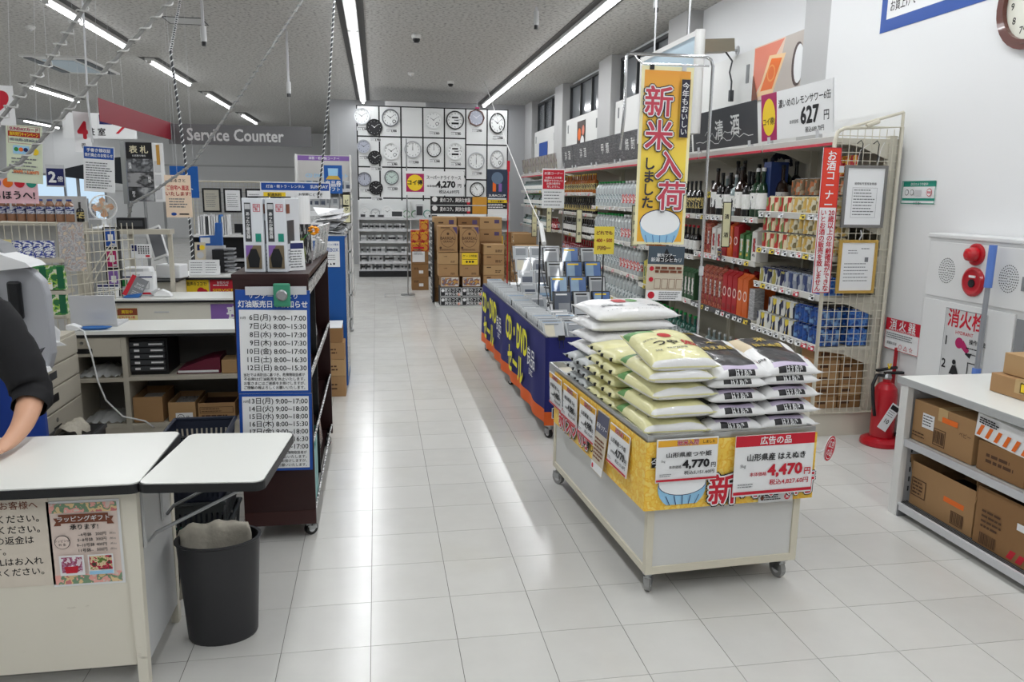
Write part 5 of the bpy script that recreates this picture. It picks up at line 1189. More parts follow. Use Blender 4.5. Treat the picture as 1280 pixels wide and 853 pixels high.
b0 = MB().box(-.12, -.1, 0, .12, .1, .08).obj('white_tray', PAPER, None, (1.4, 7.58, zt)); tag(b0, 'white shallow tray at the far end of the sale cart', 'tray')
# ================================================================ clock wall at the end of the aisle
CWH = mat('clock_panel_white', (224, 226, 226), .4)
w = thing('clock_display_wall', 'tall white display wall with black-lined square bays for wall clocks', 'display wall', (0, 0, 0))
CY = 15.4
cols = [-.33, .08, .485, .895, 1.303, 1.71, 2.123, 2.525]; rA = [3.155, 2.6, 2.04, 1.46, 1.12]; rB = [3.155, 2.49, 1.83, 1.2]
MB().box(-.34, CY+.015, .05, 2.535, CY+.05, 3.16).obj('backing', BLACK, w)
MB().box(.2, CY-.05, 3.16, .95, CY+.05, 3.24).obj('cable_box', GREYP, w)
for i in range(7):
    rr = rA if i < 5 else rB
    for j in range(len(rr)-1):
        MB().box(cols[i]+.014, CY, rr[j+1]+.014, cols[i+1]-.014, CY+.018, rr[j]-.014).obj('panel', CWH, w)
SILV = mat('clock_silver', (176, 178, 182), .3, .6); DIALW = mat('dial_white', (232, 234, 234), .5); DIALK = mat('dial_black', (30, 30, 34), .5); DIALG = mat('dial_grey', (178, 182, 196), .5); BRNR = mat('clock_wood', (92, 52, 36), .4); GRNT = mat('dial_mint', (196, 212, 206), .5); WHR = mat('clock_white_rim', (220, 222, 222), .35); GRIM = mat('clock_grey_rim', (96, 98, 104), .4)
def clock(x, z, r, rim, dial, ink, label, hm=(10, 9), nums=True, sz=1.0, n=28, inner=None, price=True, extra=False):
    t = thing('wall_clock', label, 'clock', (x, CY-.002, z), 0, 'clocks on the display wall')
    ring(MB(), r*.88, r, -.035, 0, n, 0, sz).obj('rim', rim, t)
    d = MB().cyl((0, -.015, 0), (0, -.002, 0), r*.9, n).obj('dial', dial, t); d.scale = (1, 1, sz)
    p = dial_print(r*.9, ink, nums, hm, True, .24)
    if extra: p.rect(-r*.35, r*.2, r*.35, r*.36, INK).rect(-r*.4, -r*.45, r*.4, -r*.25, INK)
    if inner: p.disc(r*.42, -r*.4, r*.2, inner).disc(r*.42, -r*.4, r*.13, DIALW)
    o = p.obj(t, 'dial_markings', (0, -.015, 0)); o.scale = (1, 1, sz)
    if price:
        q = MB().box(-.11, -.004, -.035, .11, 0, .035).obj('price_label', PAPER, t, (.02, -.001, -r*sz-.07)); pp = Print(); pp.rect(-.1, .015, .09, .022, INK); pp.t('3,980', .04, -.012, .05, INK, .03).lines(-.1, -.02, -.03, .005, 2, GREYINK, .006); pp.obj(q, 'printing', (0, -.004, 0))
    return t
clock(-.24, 2.96, .155, SILV, DIALW, GREYINK, 'white clock with silver rim at the top outer corner of the clock wall')
clock(-.01, 2.765, .15, BLACK, DIALK, PAPER, 'black clock overlapping the top white corner clock', nums=False)
clock(-.215, 2.41, .128, SILV, DIALG, INK, 'grey-faced clock with silver rim in the second row corner')
clock(-.01, 2.21, .128, BLACK, DIALK, PAPER, 'small black clock below the second row grey corner clock', nums=False)
clock(-.215, 1.81, .13, GRIM, DIALG, INK, 'grey-faced clock with grey rim in the third row corner', (12, 0))
clock(0, 1.65, .13, BLACK, DIALK, PAPER, 'lowest black clock in the corner column', nums=False)
clock(.29, 2.945, .16, GRIM, DIALW, INK, 'white clock with dark grey rim and small inset, top of the second column', inner=INK)
clock(.295, 2.335, .16, WHR, DIALW, INK, 'white clock with white rim in the middle of the second column', inner=GREYINK)
clock(.295, 1.85, .135, GRIM, GRNT, INK, 'mint-faced clock with dark rim at the bottom of the second column')
clock(.70, 2.375, .16, SILV, DIALW, INK, 'silver-rimmed clock with thin numerals under the empty bay', (12, 0))
clock(1.095, 2.925, .165, WHR, DIALW, GREYINK, 'pale clock with white rim at the top of the fourth column', inner=GREYINK)
clock(1.10, 2.38, .135, BLACK, DIALW, INK, 'small white clock with thick black rim in the fourth column', (12, 0))
clock(1.505, 2.935, .172, BLACK, DIALW, INK, 'large black-rimmed calendar clock at the top of the fifth column', (3, 14), extra=True)
clock(1.505, 2.36, .165, WHR, DIALW, INK, 'white calendar clock in the middle of the fifth column', (3, 14), extra=True)
clock(1.56, 1.80, .165, BLACK, DIALW, INK, 'black-rimmed clock partly behind the hanging case price sign', price=False)
clock(1.91, 2.99, .16, BRNR, DIALG, PAPER, 'octagonal wooden-rimmed clock at the top of the sixth column', n=8)
clock(1.912, 2.19, .16, SILV, DIALW, INK, 'silver-rimmed clock in the middle of the sixth column', (6, 0))
clock(1.93, 1.645, .14, BLACK, DIALW, INK, 'black-rimmed clock at the bottom of the sixth column', (10, 54), price=False)
clock(2.317, 2.90, .15, BLACK, DIALW, INK, 'oval black-rimmed pendulum clock at the top of the last column', sz=1.3, inner=INK)
clock(2.315, 2.23, .13, SILV, DIALW, INK, 'oval silver-rimmed pendulum clock in the last column', sz=1.3, inner=INK)
# lower display with alarm clocks and watches
lw = thing('watch_display_unit', 'low white display unit with narrow shelves of watches under the clock wall', 'display unit', (0, 0, 0))
MB().box(-.34, 15.3, .12, 2.52, 15.39, 1.42).obj('back_panel', CWH, lw); MB().box(-.34, 14.95, 0, 2.52, 15.3, .11).obj('kick_plinth', BLACK, lw)
DZ = [1.10, .885, .665, .445, .28, .13]
for z in DZ:
    s = MB().box(-.34, 15.0, z-.03, 2.52, 15.3, z-.002).obj('shelf', CWH, lw); MB().box(-.34, 14.985, z-.035, 2.52, 15.0, z+.012).obj('shelf_front', LTGREY, s)
for x in (-.34, .62, 2.5): MB().box(x, 15.02, .12, x+.02, 15.31, 1.4).obj('divider', GREYP, lw)
for x, r, m_, nm in ((-.22, .09, DIALW, 'white'), (-.02, .085, SILV, 'silver'), (.2, .11, DIALW, 'large white'), (.42, .08, DIALW, 'white'), (.56, .07, GREEN, 'green'), (.72, .07, GREEN, 'green'), (.95, .075, TEAL, 'teal')):
    t = thing('alarm_clock', nm+' round alarm clock below the clock wall, at '+('the corner', 'second place', 'third place', 'fourth place', 'fifth place', 'sixth place', 'seventh place')[[-.22, -.02, .2, .42, .56, .72, .95].index(x)], 'alarm clock', (x, 15.12, 1.10+r), 0, 'alarm clocks')
    ring(MB(), r*.85, r, -.03, .03).obj('case', m_, t); MB().cyl((0, -.02, 0), (0, .02, 0), r*.86, 20).obj('dial', DIALW, t); dial_print(r*.8, INK, False).obj(t, 'dial_markings', (0, -.02, 0)); MB().box(-r*.5, -.02, -r, r*.5, .03, -r*.9).obj('foot', m_, t)
for k, (x, ww, hh) in enumerate(((-.25, .1, .07), (-.08, .12, .06), (.08, .13, .06), (.38, .24, .14), (.8, .14, .26), (1.05, .2, .07))):
    t = thing('digital_clock', ('small', 'slim', 'second slim', 'wide', 'tall', 'outer slim')[k]+' digital clock with dark screen in front of the alarm clocks', 'digital clock', (x, 15.05, 1.10)); MB().box(-ww/2, 0, 0, ww/2, .03, hh).obj('case', PAPER if k % 2 else LTGREY, t); MB().box(-ww*.4, -.003, hh*.2, ww*.4, 0, hh*.85).obj('screen', DKGREY, t)
wt = [MB().box(-.014, 0, 0, .014, .02, .11, 0).cyl((0, -.006, .055), (0, .0, .055), .02, 10, 1).mesh('wrist_watch', [a_, b_]) for a_, b_ in ((PAPER, DIALK), (PAPER, SILV), (LTGREY, DIALK))]
for k, z in enumerate(DZ[1:]):
    for i in range(26):
        if R.random() < .2: continue
        x = -.28+i*.034 if 1 else 0
        o = obj('wrist_watch', R.choice(wt), None, (x, 15.08+R.uniform(-.02, .02), z+.0), 0); tag(o, 'small wrist watch on its stand on the '+('first', 'second', 'third', 'fourth', 'lowest')[k]+' narrow shelf of the watch display', 'watch', 'watches on the '+('first', 'second', 'third', 'fourth', 'lowest')[k]+' narrow shelf')
for i in range(8):
    o = MB().box(0, 0, 0, .06, .12, .13).obj('watch_box', (PAPER, LTGREY, BLACK)[i % 3], None, (1.98+(i % 4)*.11, 15.1, DZ[1+2*(i//4)])); tag(o, ('white', 'grey', 'black')[i % 3]+' watch gift box on the '+('upper', 'lower')[i//4]+' shelf at the outer end of the watch display', 'box', 'watch gift boxes')

# ================================================================ drink pallet before the clock wall
BK = mat('black_print_board', (34, 34, 38), .5); GP = 'drink cartons piled before the clock wall'
BEERP = pattern('beer_photo', [(60, 62, 70), (206, 160, 70), (150, 90, 80), (90, 96, 110), (214, 208, 200)], 22, soft=True)
SLOG = BK
PB = mat('pallet_board', (216, 216, 212), .6)
pl = MB().box(.80, 10.78, 0, 1.80, 12.1, .02).obj('pallet_sheet', PB); tag(pl, 'thin white sheet under the pile of drink cartons', 'sheet')
def dcarton(x, y, z, w_, d_, h_, base, label, pr=None, tape=False): return carton('drink_carton', w_, d_, h_-.002, base, label, (x, y, z), 0, GP, tape, pr)
for k in range(2):
    for c_ in range(2):
        p = Print().rect(-.145, .004, .145, .124, BK).border(-.145, .004, .145, .124, .006, PAPER); p.disc(-.11, .085, .022, PAPER); p.t('麦のコク。', .02, .09, .05, PAPER, .01).t('爽快な余韻', .04, .04, .05, PAPER, .01).disc(.115, .03, .018, ORANGE)
        dcarton(.995+c_*.30, 10.95, .022+k*.132, .295, .3, .132, BK, 'black and white printed case, '+('bottom', 'second')[k]+' layer '+('aisle side', 'inner side')[c_]+' of the pile', p)
for c_ in range(2):
    p = Print().rect(-.12, .01, .12, .13, BEERP).border(-.12, .01, .12, .13, .006, PAPER); dcarton(.985+c_*.30, 10.96, .288, .25, .3, .145, CARD, ('aisle side', 'inner side')[c_]+' carton with a beer photograph on its front', p)
    for k in range(2):
        p = Print(); p.t('CASE', -.04, .11, .02, CARDINK, .02); p.lines(.03, .1, .02, .05, 2, CARDINK, .008)
        dcarton(.965+c_*.29, 10.97, .435+k*.165, .27, .3, .163, (CARD, CARD3)[k], ('lower', 'upper')[k]+' plain brown carton above the beer photograph, '+('aisle side', 'inner side')[c_], p)
    p = Print(); p.t('BARREAL', 0, .19, .055, CARDINK, .02, w=.2).t('GRAND', 0, .145, .04, CARDINK, .015)
    for i in range(18):
        a = 2*PI*i/18; b_ = 2*PI*(i+1)/18
        p.mb.add([(.1*math.cos(a), p.y, .19+.12*math.sin(a)), (.1*math.cos(b_), p.y, .19+.12*math.sin(b_)), (.105*math.cos(b_), p.y, .19+.126*math.sin(b_)), (.105*math.cos(a), p.y, .19+.126*math.sin(a))], [(0, 1, 2, 3)], p.mi(CARDINK))
    p.poly([(.06, .34), (.125, .34), (.125, .24)], mat('violet_print', (86, 70, 110), .6)); p.disc(0, .25, .018, CARDINK).rect(-.1, .325, .03, .338, CARDINK).disc(-.1, .06, .016, CARDINK).lines(-.11, .11, .02, .045, 2, CARDINK, .006)
    dcarton(.958+c_*.297, 10.97, .768, .265, .32, .355, CARD, 'tall beer carton standing on top, '+('aisle side', 'inner side')[c_]+' of the pile', p)
for k in range(6):
    p = Print(); p.rect(-.1, .1, -.04, .115, CARDINK).lines(.02, .12, .03, .07, 2, CARDINK, .012); dcarton(1.60, 10.98, .022+k*.142, .29, .3, .14, (CARD, CARD3)[k % 2], ('bottom', 'second', 'third', 'fourth', 'fifth', 'top')[k]+' brown carton of the inner front column of the pile', p)
p = Print().rect(-.11, -.08, .11, .08, YELLOW); p.t('ケース特価', 0, .04, .04, INK, .01).rect(-.1, -.01, .1, -.005, INK); p.t('◆◆◆', 0, -.04, .04, INK)
sign('yellow_case_card', 'yellow price card stuck on the inner tall carton column of the pile', 'price card', .22, .16, (1.26, 10.808, .675), p, YELLOW, 0, .003)
for c_, (x, n) in enumerate(((.965, 6), (1.30, 6), (1.62, 7))):
    for k in range(n):
        h_ = 1.21/n
        p = Print(); p.rect(-.1, h_*.55, -.03, h_*.65, CARDINK).rect(.05, h_*.5, .12, h_*.8, mat('violet_print', (86, 70, 110), .6))
        dcarton(x, 11.5, .022+k*h_, .32, .42, h_, (CARD2, CARD, CARD3)[(k+c_) % 3], ('bottom', 'second', 'third', 'fourth', 'fifth', 'sixth', 'top')[k]+' carton of the '+('aisle side', 'middle', 'inner')[c_]+' back column of the pile', p)
# side trays facing the aisle
for k in range(4):
    o = carton('drink_carton', .34, .03, .28, SLOG, ('bottom', 'second', 'third', 'top')[k]+' black printed side panel facing the aisle on the pile', (.783, 11.35, .025+k*.285), -PI/2, GP, False, Print().rect(-.16, .01, .16, .27, PAPER).rect(-.152, .018, .152, .262, BK).lines(-.13, .13, .06, .22, 3, PAPER, .03))
# red snack carton tower
RP = pattern('red_snack_print', [(176, 26, 32), (190, 40, 36), (222, 150, 60), (170, 20, 30)], 12, soft=True)
for k, (z, h_) in enumerate(((0, .21), (.212, .21), (.424, .2))):
    p = Print(); p.lines(-.1, -.02, .12, .16, 2, CARDINK, .012).rect(-.02, .06, .05, .11, PAPER); carton('snack_carton', .27, .3, h_, CARD2, ('bottom', 'second', 'third')[k]+' brown carton of the red snack tower', (.685, 13.0, z), 0, 'snack tower by the clock wall', False, p)
p = Print(); p.rect(-.09, .13, .09, .16, RED); p.lines(-.08, .08, .03, .12, 4, GREYINK, .01)
sign('white_notice', 'white notice with red heading taped to the red snack tower', 'notice', .2, .17, (.66, 12.846, .545), p, PAPER, 0, .002)
for r_ in range(3):
    for c_ in range(2):
        if r_ == 2 and c_ == 0: continue
        p = Print(); p.t('おかき', 0, .13, .035, YELLOW, .03).disc(0, .06, .05, mat('cracker_gold', (216, 150, 60), .5))
        carton('snack_bag_box', .14, .2, .17, RP, ('lower', 'middle', 'top')[r_]+' red snack box on the tower, '+('aisle side', 'inner side')[c_], (.615+c_*.145, 12.98, .626+r_*.172), 0, 'red snack boxes', False, p, 'snack box')
# hanging case price, slogan boards and drink poster on thin stands
st = thing('case_price_stand', 'clear case price board reading 4,270 with magenta badge on thin poles', 'price board', (0, 12.2, 0))
MB().cyl((.46, .012, 0), (.46, .012, 2.36), .009, 8).obj('pole', STEEL, st); MB().cyl((1.33, .012, 1.23), (1.33, .012, 1.9), .006, 8).obj('pole', STEEL, st)
MB().cyl((-.38+.84, 0.012, 0), (-.38+.84, .012, .015), .11, 18).obj('pole_foot', STEEL, st)
b = MB().box(.44, 0, 1.53, 1.33, .004, 1.89).obj('clear_board', PAPER, st); p = Print().rect(.45, 1.58, .72, 1.85, MAGENTA).disc(.585, 1.715, .12, YELLOW); p.t('コイ得', .585, 1.72, .08, INK, .03).t('スーパードライ ケース', 1.02, 1.80, .07, INK, .01, w=.52).t('4,270', 1.05, 1.69, .13, INK, .04).t('円', 1.26, 1.68, .06, INK, .02).t('本体価格', .84, 1.67, .04, INK, .01).t('税込4,697円', 1.1, 1.585, .06, INK, .015)
p.obj(b)
for k in range(2):
    z = 1.455-k*.135; p = Print().rect(.2, -.06, .42, .06, mat('amber_photo', (206, 150, 52), .5)); p.disc(-.37, .02, .04, PAPER); p.t('麦のコク。爽快な余韻', -.06, .01, .07, PAPER, .015, w=.46).disc(.14, -.03, .025, RED)
    sign('slogan_board', ('upper', 'lower')[k]+' long black slogan board with an amber end above the drink cartons', 'header board', .87, .125, (1.235, 11.99, z), p, BK, 0, .004); 
MB().box(.80, 12.0, 1.2, .82, 12.02, 1.52).box(1.65, 12.0, 1.2, 1.67, 12.02, 1.52).obj('slogan_board_post', STEEL, None); tag(bpy.data.objects['slogan_board_post'], 'pair of thin metal posts carrying the black slogan boards', 'post')
ps = thing('drink_poster_stand', 'dark blue drink poster with yellow and black strips on a red-edged pole', 'poster', (1.815, 12.0, 0))
b = MB().box(-.155, 0, 1.5, .155, .004, 1.93).obj('poster_sheet', mat('poster_midnight', (40, 52, 74), .4), ps); p = Print(); p.rect(-.07, 1.6, -.02, 1.74, ORANGE).rect(.02, 1.6, .07, 1.72, PURPLE).disc(0, 1.8, .09, mat('poster_glow', (96, 116, 140), .5)); p.t('SUBACLUP', 0, 1.54, .05, PAPER, .01, w=.26); p.obj(b)
b = MB().box(-.155, 0, 1.34, .155, .004, 1.48).obj('price_strip', INK, ps); p = Print().rect(-.15, 1.43, .15, 1.475, YELLOW); p.t('今だけ増量中', 0, 1.452, .035, INK, .02).lines(-.14, .14, 1.35, 1.42, 3, PAPER, .012); p.obj(b)
MB().box(-.155, 0, 1.25, .155, .004, 1.33).obj('white_strip', PAPER, ps); MB().cyl((.17, .01, 0), (.17, .01, 2.05), .01, 8).box(.15, 0, 1.9, .19, .006, 2.06).box(.16, -.003, 1.6, .18, .0, 1.9).obj('red_pole', RED, ps)
mg = sign('magenta_pennant', 'thin magenta pennant hanging from the far end of the ceiling tube', 'pennant', .09, .5, (2.12, 16.9, 3.1), Print().v('時計コーナー', 0, 0, .06, PAPER, .02, sp=.9), MAGENTA, 0, .004); MB().cyl((0, 0, .25), (0, 0, .4), .005, 6).obj('hanger', LTGREY, mg)
# cable dropping from the ceiling to the disc cart
o = MB().tube([(1.9, 14.2, 3.5), (1.62, 10, 2.2), (1.6, 8.2, 1.46), (1.57, 7.5, 1.26), (1.54, 7.2, 1.12)], .006, 6).obj('hanging_cable', WHITE, smooth=True); tag(o, 'thin white cable swooping from the ceiling down to the disc cart', 'cable')
MB().cyl((1.575, 7.55, 1.27), (1.535, 7.2, 1.11), .022, 10).obj('inline_socket', WHITE, o)

# ================================================================ things on the other side of the aisle
# music shelf unit with purple header
u_ = thing('music_shelf_unit', 'white shelf unit with purple header strip holding discs beyond the service counter', 'shelf', (0, 0, 0))
ux0, ux1, uy = -1.16, -.36, 12.0
MB().box(ux0, uy+.35, 0, ux1, uy+.4, 2.1).obj('back_panel', GREYP, u_); MB().box(ux0, uy+.3, 1.72, ux1, uy+.31, 2.1).obj('header_panel', mat('header_pale_grey', (200, 198, 196), .5), u_)
p = Print().rect(ux0, 2.02, ux1, 2.09, PURPLE); p.t('演歌・歌謡曲コーナー', -.76, 2.055, .045, PAPER, .01).t('CD DVD', -.9, 1.8, .07, LBLUE, .03).t('カセット', -.55, 1.8, .07, LBLUE, .03); p.obj(u_, 'header_printing', (0, uy+.3, 0))
for z in (.12, .38, .62, .86, 1.1, 1.36, 1.6): s_ = MB().box(ux0, uy, z-.03, ux1, uy+.35, z-.002).obj('shelf', WHITE, u_); MB().box(ux0, uy-.008, z-.035, ux1, uy, z).obj('shelf_front', LTGREY, s_)
for x in (ux0, ux1-.02): MB().box(x, uy+.02, 0, x+.02, uy+.36, 2.1).obj('side_post', WHITE, u_)
for k, z in enumerate((.38, .62, .86, 1.1, 1.36, 1.6)):
    for i in range(8):
        o = obj('disc_case', R.choice(disc_m), None, (ux0+.1+i*.092, uy+.08, z), R.uniform(-.05, .05)); o.scale = (.62, 1, 1); tag(o, 'disc case on the '+('first', 'second', 'third', 'fourth', 'fifth', 'sixth')[k]+' shelf up of the purple-headed music unit', 'disc case', ('first', 'second', 'third', 'fourth', 'fifth', 'sixth')[k]+' shelf of the music unit')
p = Print(); p.t('ビデックス', 0, 0, .04, INK, .02)
blade(9.0, 1.38, 'ビクタ', .09, .32, 'pale vertical category sign on the music shelves beside the blue BOX cabinet', -.28)
MB().cyl((-.40, 9.01, 0), (-.40, 9.01, 1.6), .008, 8).cyl((-.40, 9.01, 0), (-.40, 9.01, .02), .12, 16).box(-.40, 9.0, 1.4, -.3, 9.012, 1.42).obj('sign_post', STEEL); tag(bpy.data.objects['sign_post'], 'thin metal post holding the pale vertical category sign by the music shelves', 'post')
# low gondola facing the aisle, before the music unit
go = thing('aisle_end_gondola', 'white low gondola of small boxed goods beside the aisle beyond the blue cabinet', 'shelf', (0, 0, 0))
for z in (.12, .40, .66, .9, 1.15): MB().box(-.95, 9.2, z-.02, -.3, 9.6, z-.002).obj('shelf', WHITE, go)
MB().box(-.95, 9.58, 0, -.3, 9.6, 1.4).obj('back_panel', GREYP, go)
for x in (-.95, -.32): MB().box(x, 9.2, 0, x+.02, 9.58, 1.3).obj('side_panel', GREYP, go)
for k, z in enumerate((.12, .40, .66, .9, 1.15)):
    for i in range(4):
        c_ = (PURPLE, LTGREY, BLUE, PAPER, mat('tan_pack', (186, 160, 120), .5), DKGREY)[(i+k*2) % 6]
        o = MB().box(-.06, 0, 0, .06, .1, .19).box(-.045, -.001, .03, .045, 0, .14, 1).obj('boxed_goods', [c_, NEWS], None, (-.85+i*.15, 9.25, z)); tag(o, ('purple', 'grey', 'blue', 'white', 'tan', 'charcoal')[(i+k*2) % 6]+' boxed product on the '+('bottom', 'second', 'third', 'fourth', 'top')[k]+' shelf of the low gondola', 'product box', 'boxed goods on the low gondola')
# blue collection box with a tray of papers on top
BB = mat('box_blue', (22, 84, 158), .45)
b = thing('blue_collection_box', 'tall blue collection box with a white BOX label beside the aisle', 'collection box', (-.36, 6.55, 0))
MB().box(-.13, -.25, .02, .11, .3, 1.22).obj('box_body', BB, b, bev=.004); q = MB().box(-.07, -.004, -.1, .07, 0, .1).obj('white_label', PAPER, b, (-.0, -.251, 1.08)); p = Print(); p.t('カートリッジ専用', 0, .075, .018, BLUE, .01, w=.12).t('回収BOX', 0, .035, .04, BLUE, .01, w=.12).lines(-.05, .05, -.05, .0, 3, GREYINK, .005); p.t('● ▲ ■', 0, -.075, .02, INK); p.obj(q, 'printing', (0, -.004, 0))
MB().box(.112, -.25, .1, .114, .28, 1.2).obj('side_poster', NEWS, b)
tr = thing('paper_tray', 'heaped tray of white papers and leaflets on top of the blue collection box', 'paper tray', (-.37, 6.5, 1.222))
MB().box(-.13, -.2, 0, .13, .3, .01).box(-.13, -.2, .01, -.125, .3, .06).box(.125, -.2, .01, .13, .3, .06).obj('tray', mat('clear_tray', (206, 210, 214), .2, alpha=.7), tr)
for k in range(14):
    o = MB().box(-.1, -.14, 0, .1, .14, .003).obj('leaflet', (PAPER, NEWS, LTGREY)[k % 3], tr, (R.uniform(-.03, .03), R.uniform(-.02, .1), .015+k*.012)); o.rotation_euler = (R.uniform(-.15, .35), R.uniform(-.25, .25), R.uniform(-.5, .5))
p = Print(); p.rect(-.04, .03, .04, .05, NAVY); p.lines(-.035, .035, -.05, .02, 4, GREYINK, .006)
sign('small_price_card', 'small navy-headed price card standing in front of the blue collection box', 'price card', .085, .13, (-.43, 5.95, 1.30), p, PAPER, 0, .002); bpy.data.objects['small_price_card'].location.z = 1.27
MB().cyl((-.43, 5.955, 0), (-.43, 5.955, 1.25), .004, 6).box(-.48, 5.93, 0, -.38, 5.99, .01).obj('card_post', STEEL); tag(bpy.data.objects['card_post'], 'thin post under the navy-headed price card', 'post')
# cartons at the foot of the blue box
for k, (z, h_, nm) in enumerate(((0, .16, 'bottom'), (.162, .13, 'second'), (.294, .13, 'third'))):
    p = Print(); p.lines(-.05, .06, h_*.3, h_*.7, 2, CARDINK, .012).rect(-.06, .02, -.03, .05, CARDINK); carton('shipping_carton', .20, .2, h_, (CARD, CARD3, CARD)[k], nm+' brown carton stacked at the foot of the blue collection box', (-.36, 6.13, z), 0, 'cartons by the blue box', False, p)
open_box('open_carton', .18, .2, .11, CARD2, 'open brown carton on top of the stack at the foot of the blue box', (-.365, 6.13, .426), 0, False, None, 'cartons by the blue box', DKGREY)
o = MB().box(-.09, -.1, 0, .09, .1, .004).obj('white_card', PAPER, None, (-.365, 6.13, .55)); o.rotation_euler = (.12, 0, 0); tag(o, 'white card lying tilted on the open carton by the blue box', 'card')
# ================================================================ brown magazine cart at the corner of the aisle
bx0, bx1, by0, by1 = -.605, -.295, 3.45, 4.85
c = thing('magazine_cart', 'dark brown wheeled magazine cart with open shelves towards the aisle', 'magazine cart', (0, 0, 0))
MB().box(bx0, by0, .075, bx1, by0+.02, 1.19).obj('front_panel', BROWN, c); MB().box(bx0, by1-.02, .075, bx1, by1, 1.19).obj('rear_panel', BROWN, c); MB().box(bx0, by0+.02, .075, bx0+.02, by1-.02, 1.19).obj('side_panel', BROWN, c)
MB().box(bx0-.004, by0-.004, 1.19, bx1+.004, by1, 1.21).obj('top_board', BROWN, c)
MB().box(bx0, by0-.002, .075, bx1, by0, .14).obj('kick_strip', mat('brown_kick', (58, 28, 26), .4), c)
SPK = pattern('speckled_strip', [(214, 214, 214), (222, 222, 220), (60, 60, 62), (190, 190, 190)], 45)
for z in (.10, .42, .74, 1.13):
    s = MB().box(bx0+.02, by0+.02, z-.02, bx1-.03, by1-.02, z-.002).obj('shelf', BROWN, c)
    q = MB().box(-.004, by0+.02, -.045, .004, by1-.02, .035).obj('speckled_lip', SPK, s, (bx1-.012, 0, z)); q.rotation_euler = (0, .25, 0)
MB().box(bx0, by0+.6, .1, bx1-.02, by0+.615, 1.17).obj('divider', BLACK, c)
for x, y, a in ((bx0+.03, by0+.05, .3), (bx1-.04, by0+.05, -.9), (bx0+.03, by1-.05, .2), (bx1-.04, by1-.05, -.5)): caster(c, x, y, .075, .03, a, RUBBER)
for zi, z in enumerate((.10, .42, .74)):
    for k in range(6):
        y = by0+.10+k*.2+R.uniform(-.02, .02); 
        if zi == 0 and k < 2: continue
        o = MB().box(-.006, -.085, 0, .006, .085, .27).obj('folded_newspaper' if (k+zi) % 2 else 'magazine', (NEWS, TEXTURE_MAG, DKGREY, NEWS)[(k+zi) % 4], None, (bx1-.05-R.uniform(0, .04), y, z+.002)); o.rotation_euler = (0, -.1, 0)
        tag(o, (('folded newspaper' if (k+zi) % 2 else 'glossy magazine'))+', '+('first', 'second', 'third', 'fourth', 'fifth', 'sixth')[k]+' from the front on the '+('lowest', 'middle', 'upper')[zi]+' shelf of the brown cart', 'newspaper' if (k+zi) % 2 else 'magazine', 'papers in the brown cart')
TEALB = mat('teal_file_box', (120, 176, 176), .45)
for k, (y, m_, h_) in enumerate(((3.52, PAPER, .30), (3.62, TEALB, .34), (3.72, TEALB, .38))):
    o = MB().box(-.05, -.045, 0, -.046, .045, h_).box(.036, -.045, 0, .04, .045, h_*.8).box(-.046, -.045, 0, .036, -.042, h_*.9).box(-.046, .042, 0, .036, .045, h_*.9).box(-.046, -.042, 0, .036, .042, .003).obj('file_holder', m_, None, (bx1+.0, y, .102)); o.location.x = bx1-.05
    tag(o, ('white', 'pale teal', 'second pale teal')[k]+' upright file holder on the lowest shelf of the brown cart', 'file holder', 'file holders in the brown cart')
# kerosene timetable hanging on the front
def kero(rows, note, head, h, w=.305):
    p = Print().rect(-w/2, -h/2, w/2, h/2, BLUE); zt = h/2
    if head:
        p.t('サンデー北店より', 0, h/2-.025, .026, PAPER, .01).t('灯油販売日のお知らせ', 0, h/2-.06, .032, PAPER, .02, w=.285); p.up(); zt = h/2-.085
    p.rect(-w/2+.013, -h/2+.012, w/2-.013, zt-.012*(not head), PAPER)
    n = len(rows); st = (zt+h/2-.11)/n
    for i, (d_, hr) in enumerate(rows):
        z = zt-.02-st*(i+.4); p.t(d_, -.01, z, .03, INK, .012, al='r', w=(.088 if len(d_) == 5 else .1)).t(hr, .0, z, .031, INK, .01, al='l', w=.135)
    p.t('10月', -w/2+.018, zt-.02-st*.4, .013, INK, .01, al='l')
    for i, s_ in enumerate(note): p.t(s_, -w/2+.025, -h/2+.083-i*.019, .016, INK, .008, al='l', w=.255)
    return p
note = ('当社では消防法に基づき、危険物取扱者が', '不在時は灯油販売を休止いたします。', 'お客さまにはご迷惑をお掛けしますが、', 'ご理解の程よろしくお願いいたします。')
t = thing('kerosene_timetable', 'blue and white kerosene sales timetable of two sheets hanging on the brown cart', 'timetable', (-.447, 3.425, .75), 0)
t.rotation_euler = (.0, .02, 0)
a = MB().box(-.152, 0, -.225, .152, .003, .225).obj('upper_sheet', PAPER, t, (0, 0, .17)); kero((('6日(月)', '9:00~17:00'), ('7日(火)', '8:00~15:30'), ('8日(水)', '9:00~17:30'), ('9日(木)', '8:00~17:30'), ('10日(金)', '8:00~17:00'), ('11日(土)', '8:00~16:30'), ('12日(日)', '8:00~15:30')), note, True, .45).obj(a)
b = MB().box(-.152, 0, -.175, .152, .003, .175).obj('lower_sheet', PAPER, t, (.002, 0, -.232)); kero((('13日(月)', '9:00~17:00'), ('14日(火)', '9:00~18:00'), ('15日(水)', '9:00~18:00'), ('16日(木)', '8:00~15:30'), ('17日(金)', '9:00~18:00'), ('18日(土)', '9:00~16:30'), ('19日(日)', '9:00~17:00')), note, False, .35).obj(b)
k = thing('bulldog_clip', 'green and silver clip holding the kerosene timetable to the brown cart', 'clip', (-.40, 3.40, 1.125)); MB().box(-.035, 0, -.05, .035, .012, .05).obj('clip_plate', mat('clip_green', (60, 140, 110), .35), k, bev=.008); MB().lathe([(.022, 0), (.024, .004), (.018, .01), (0, .01)], 14).obj('clip_spring', STEEL, k, (0, 0, .0)); k.children[1].rotation_euler = (PI/2, 0, 0)
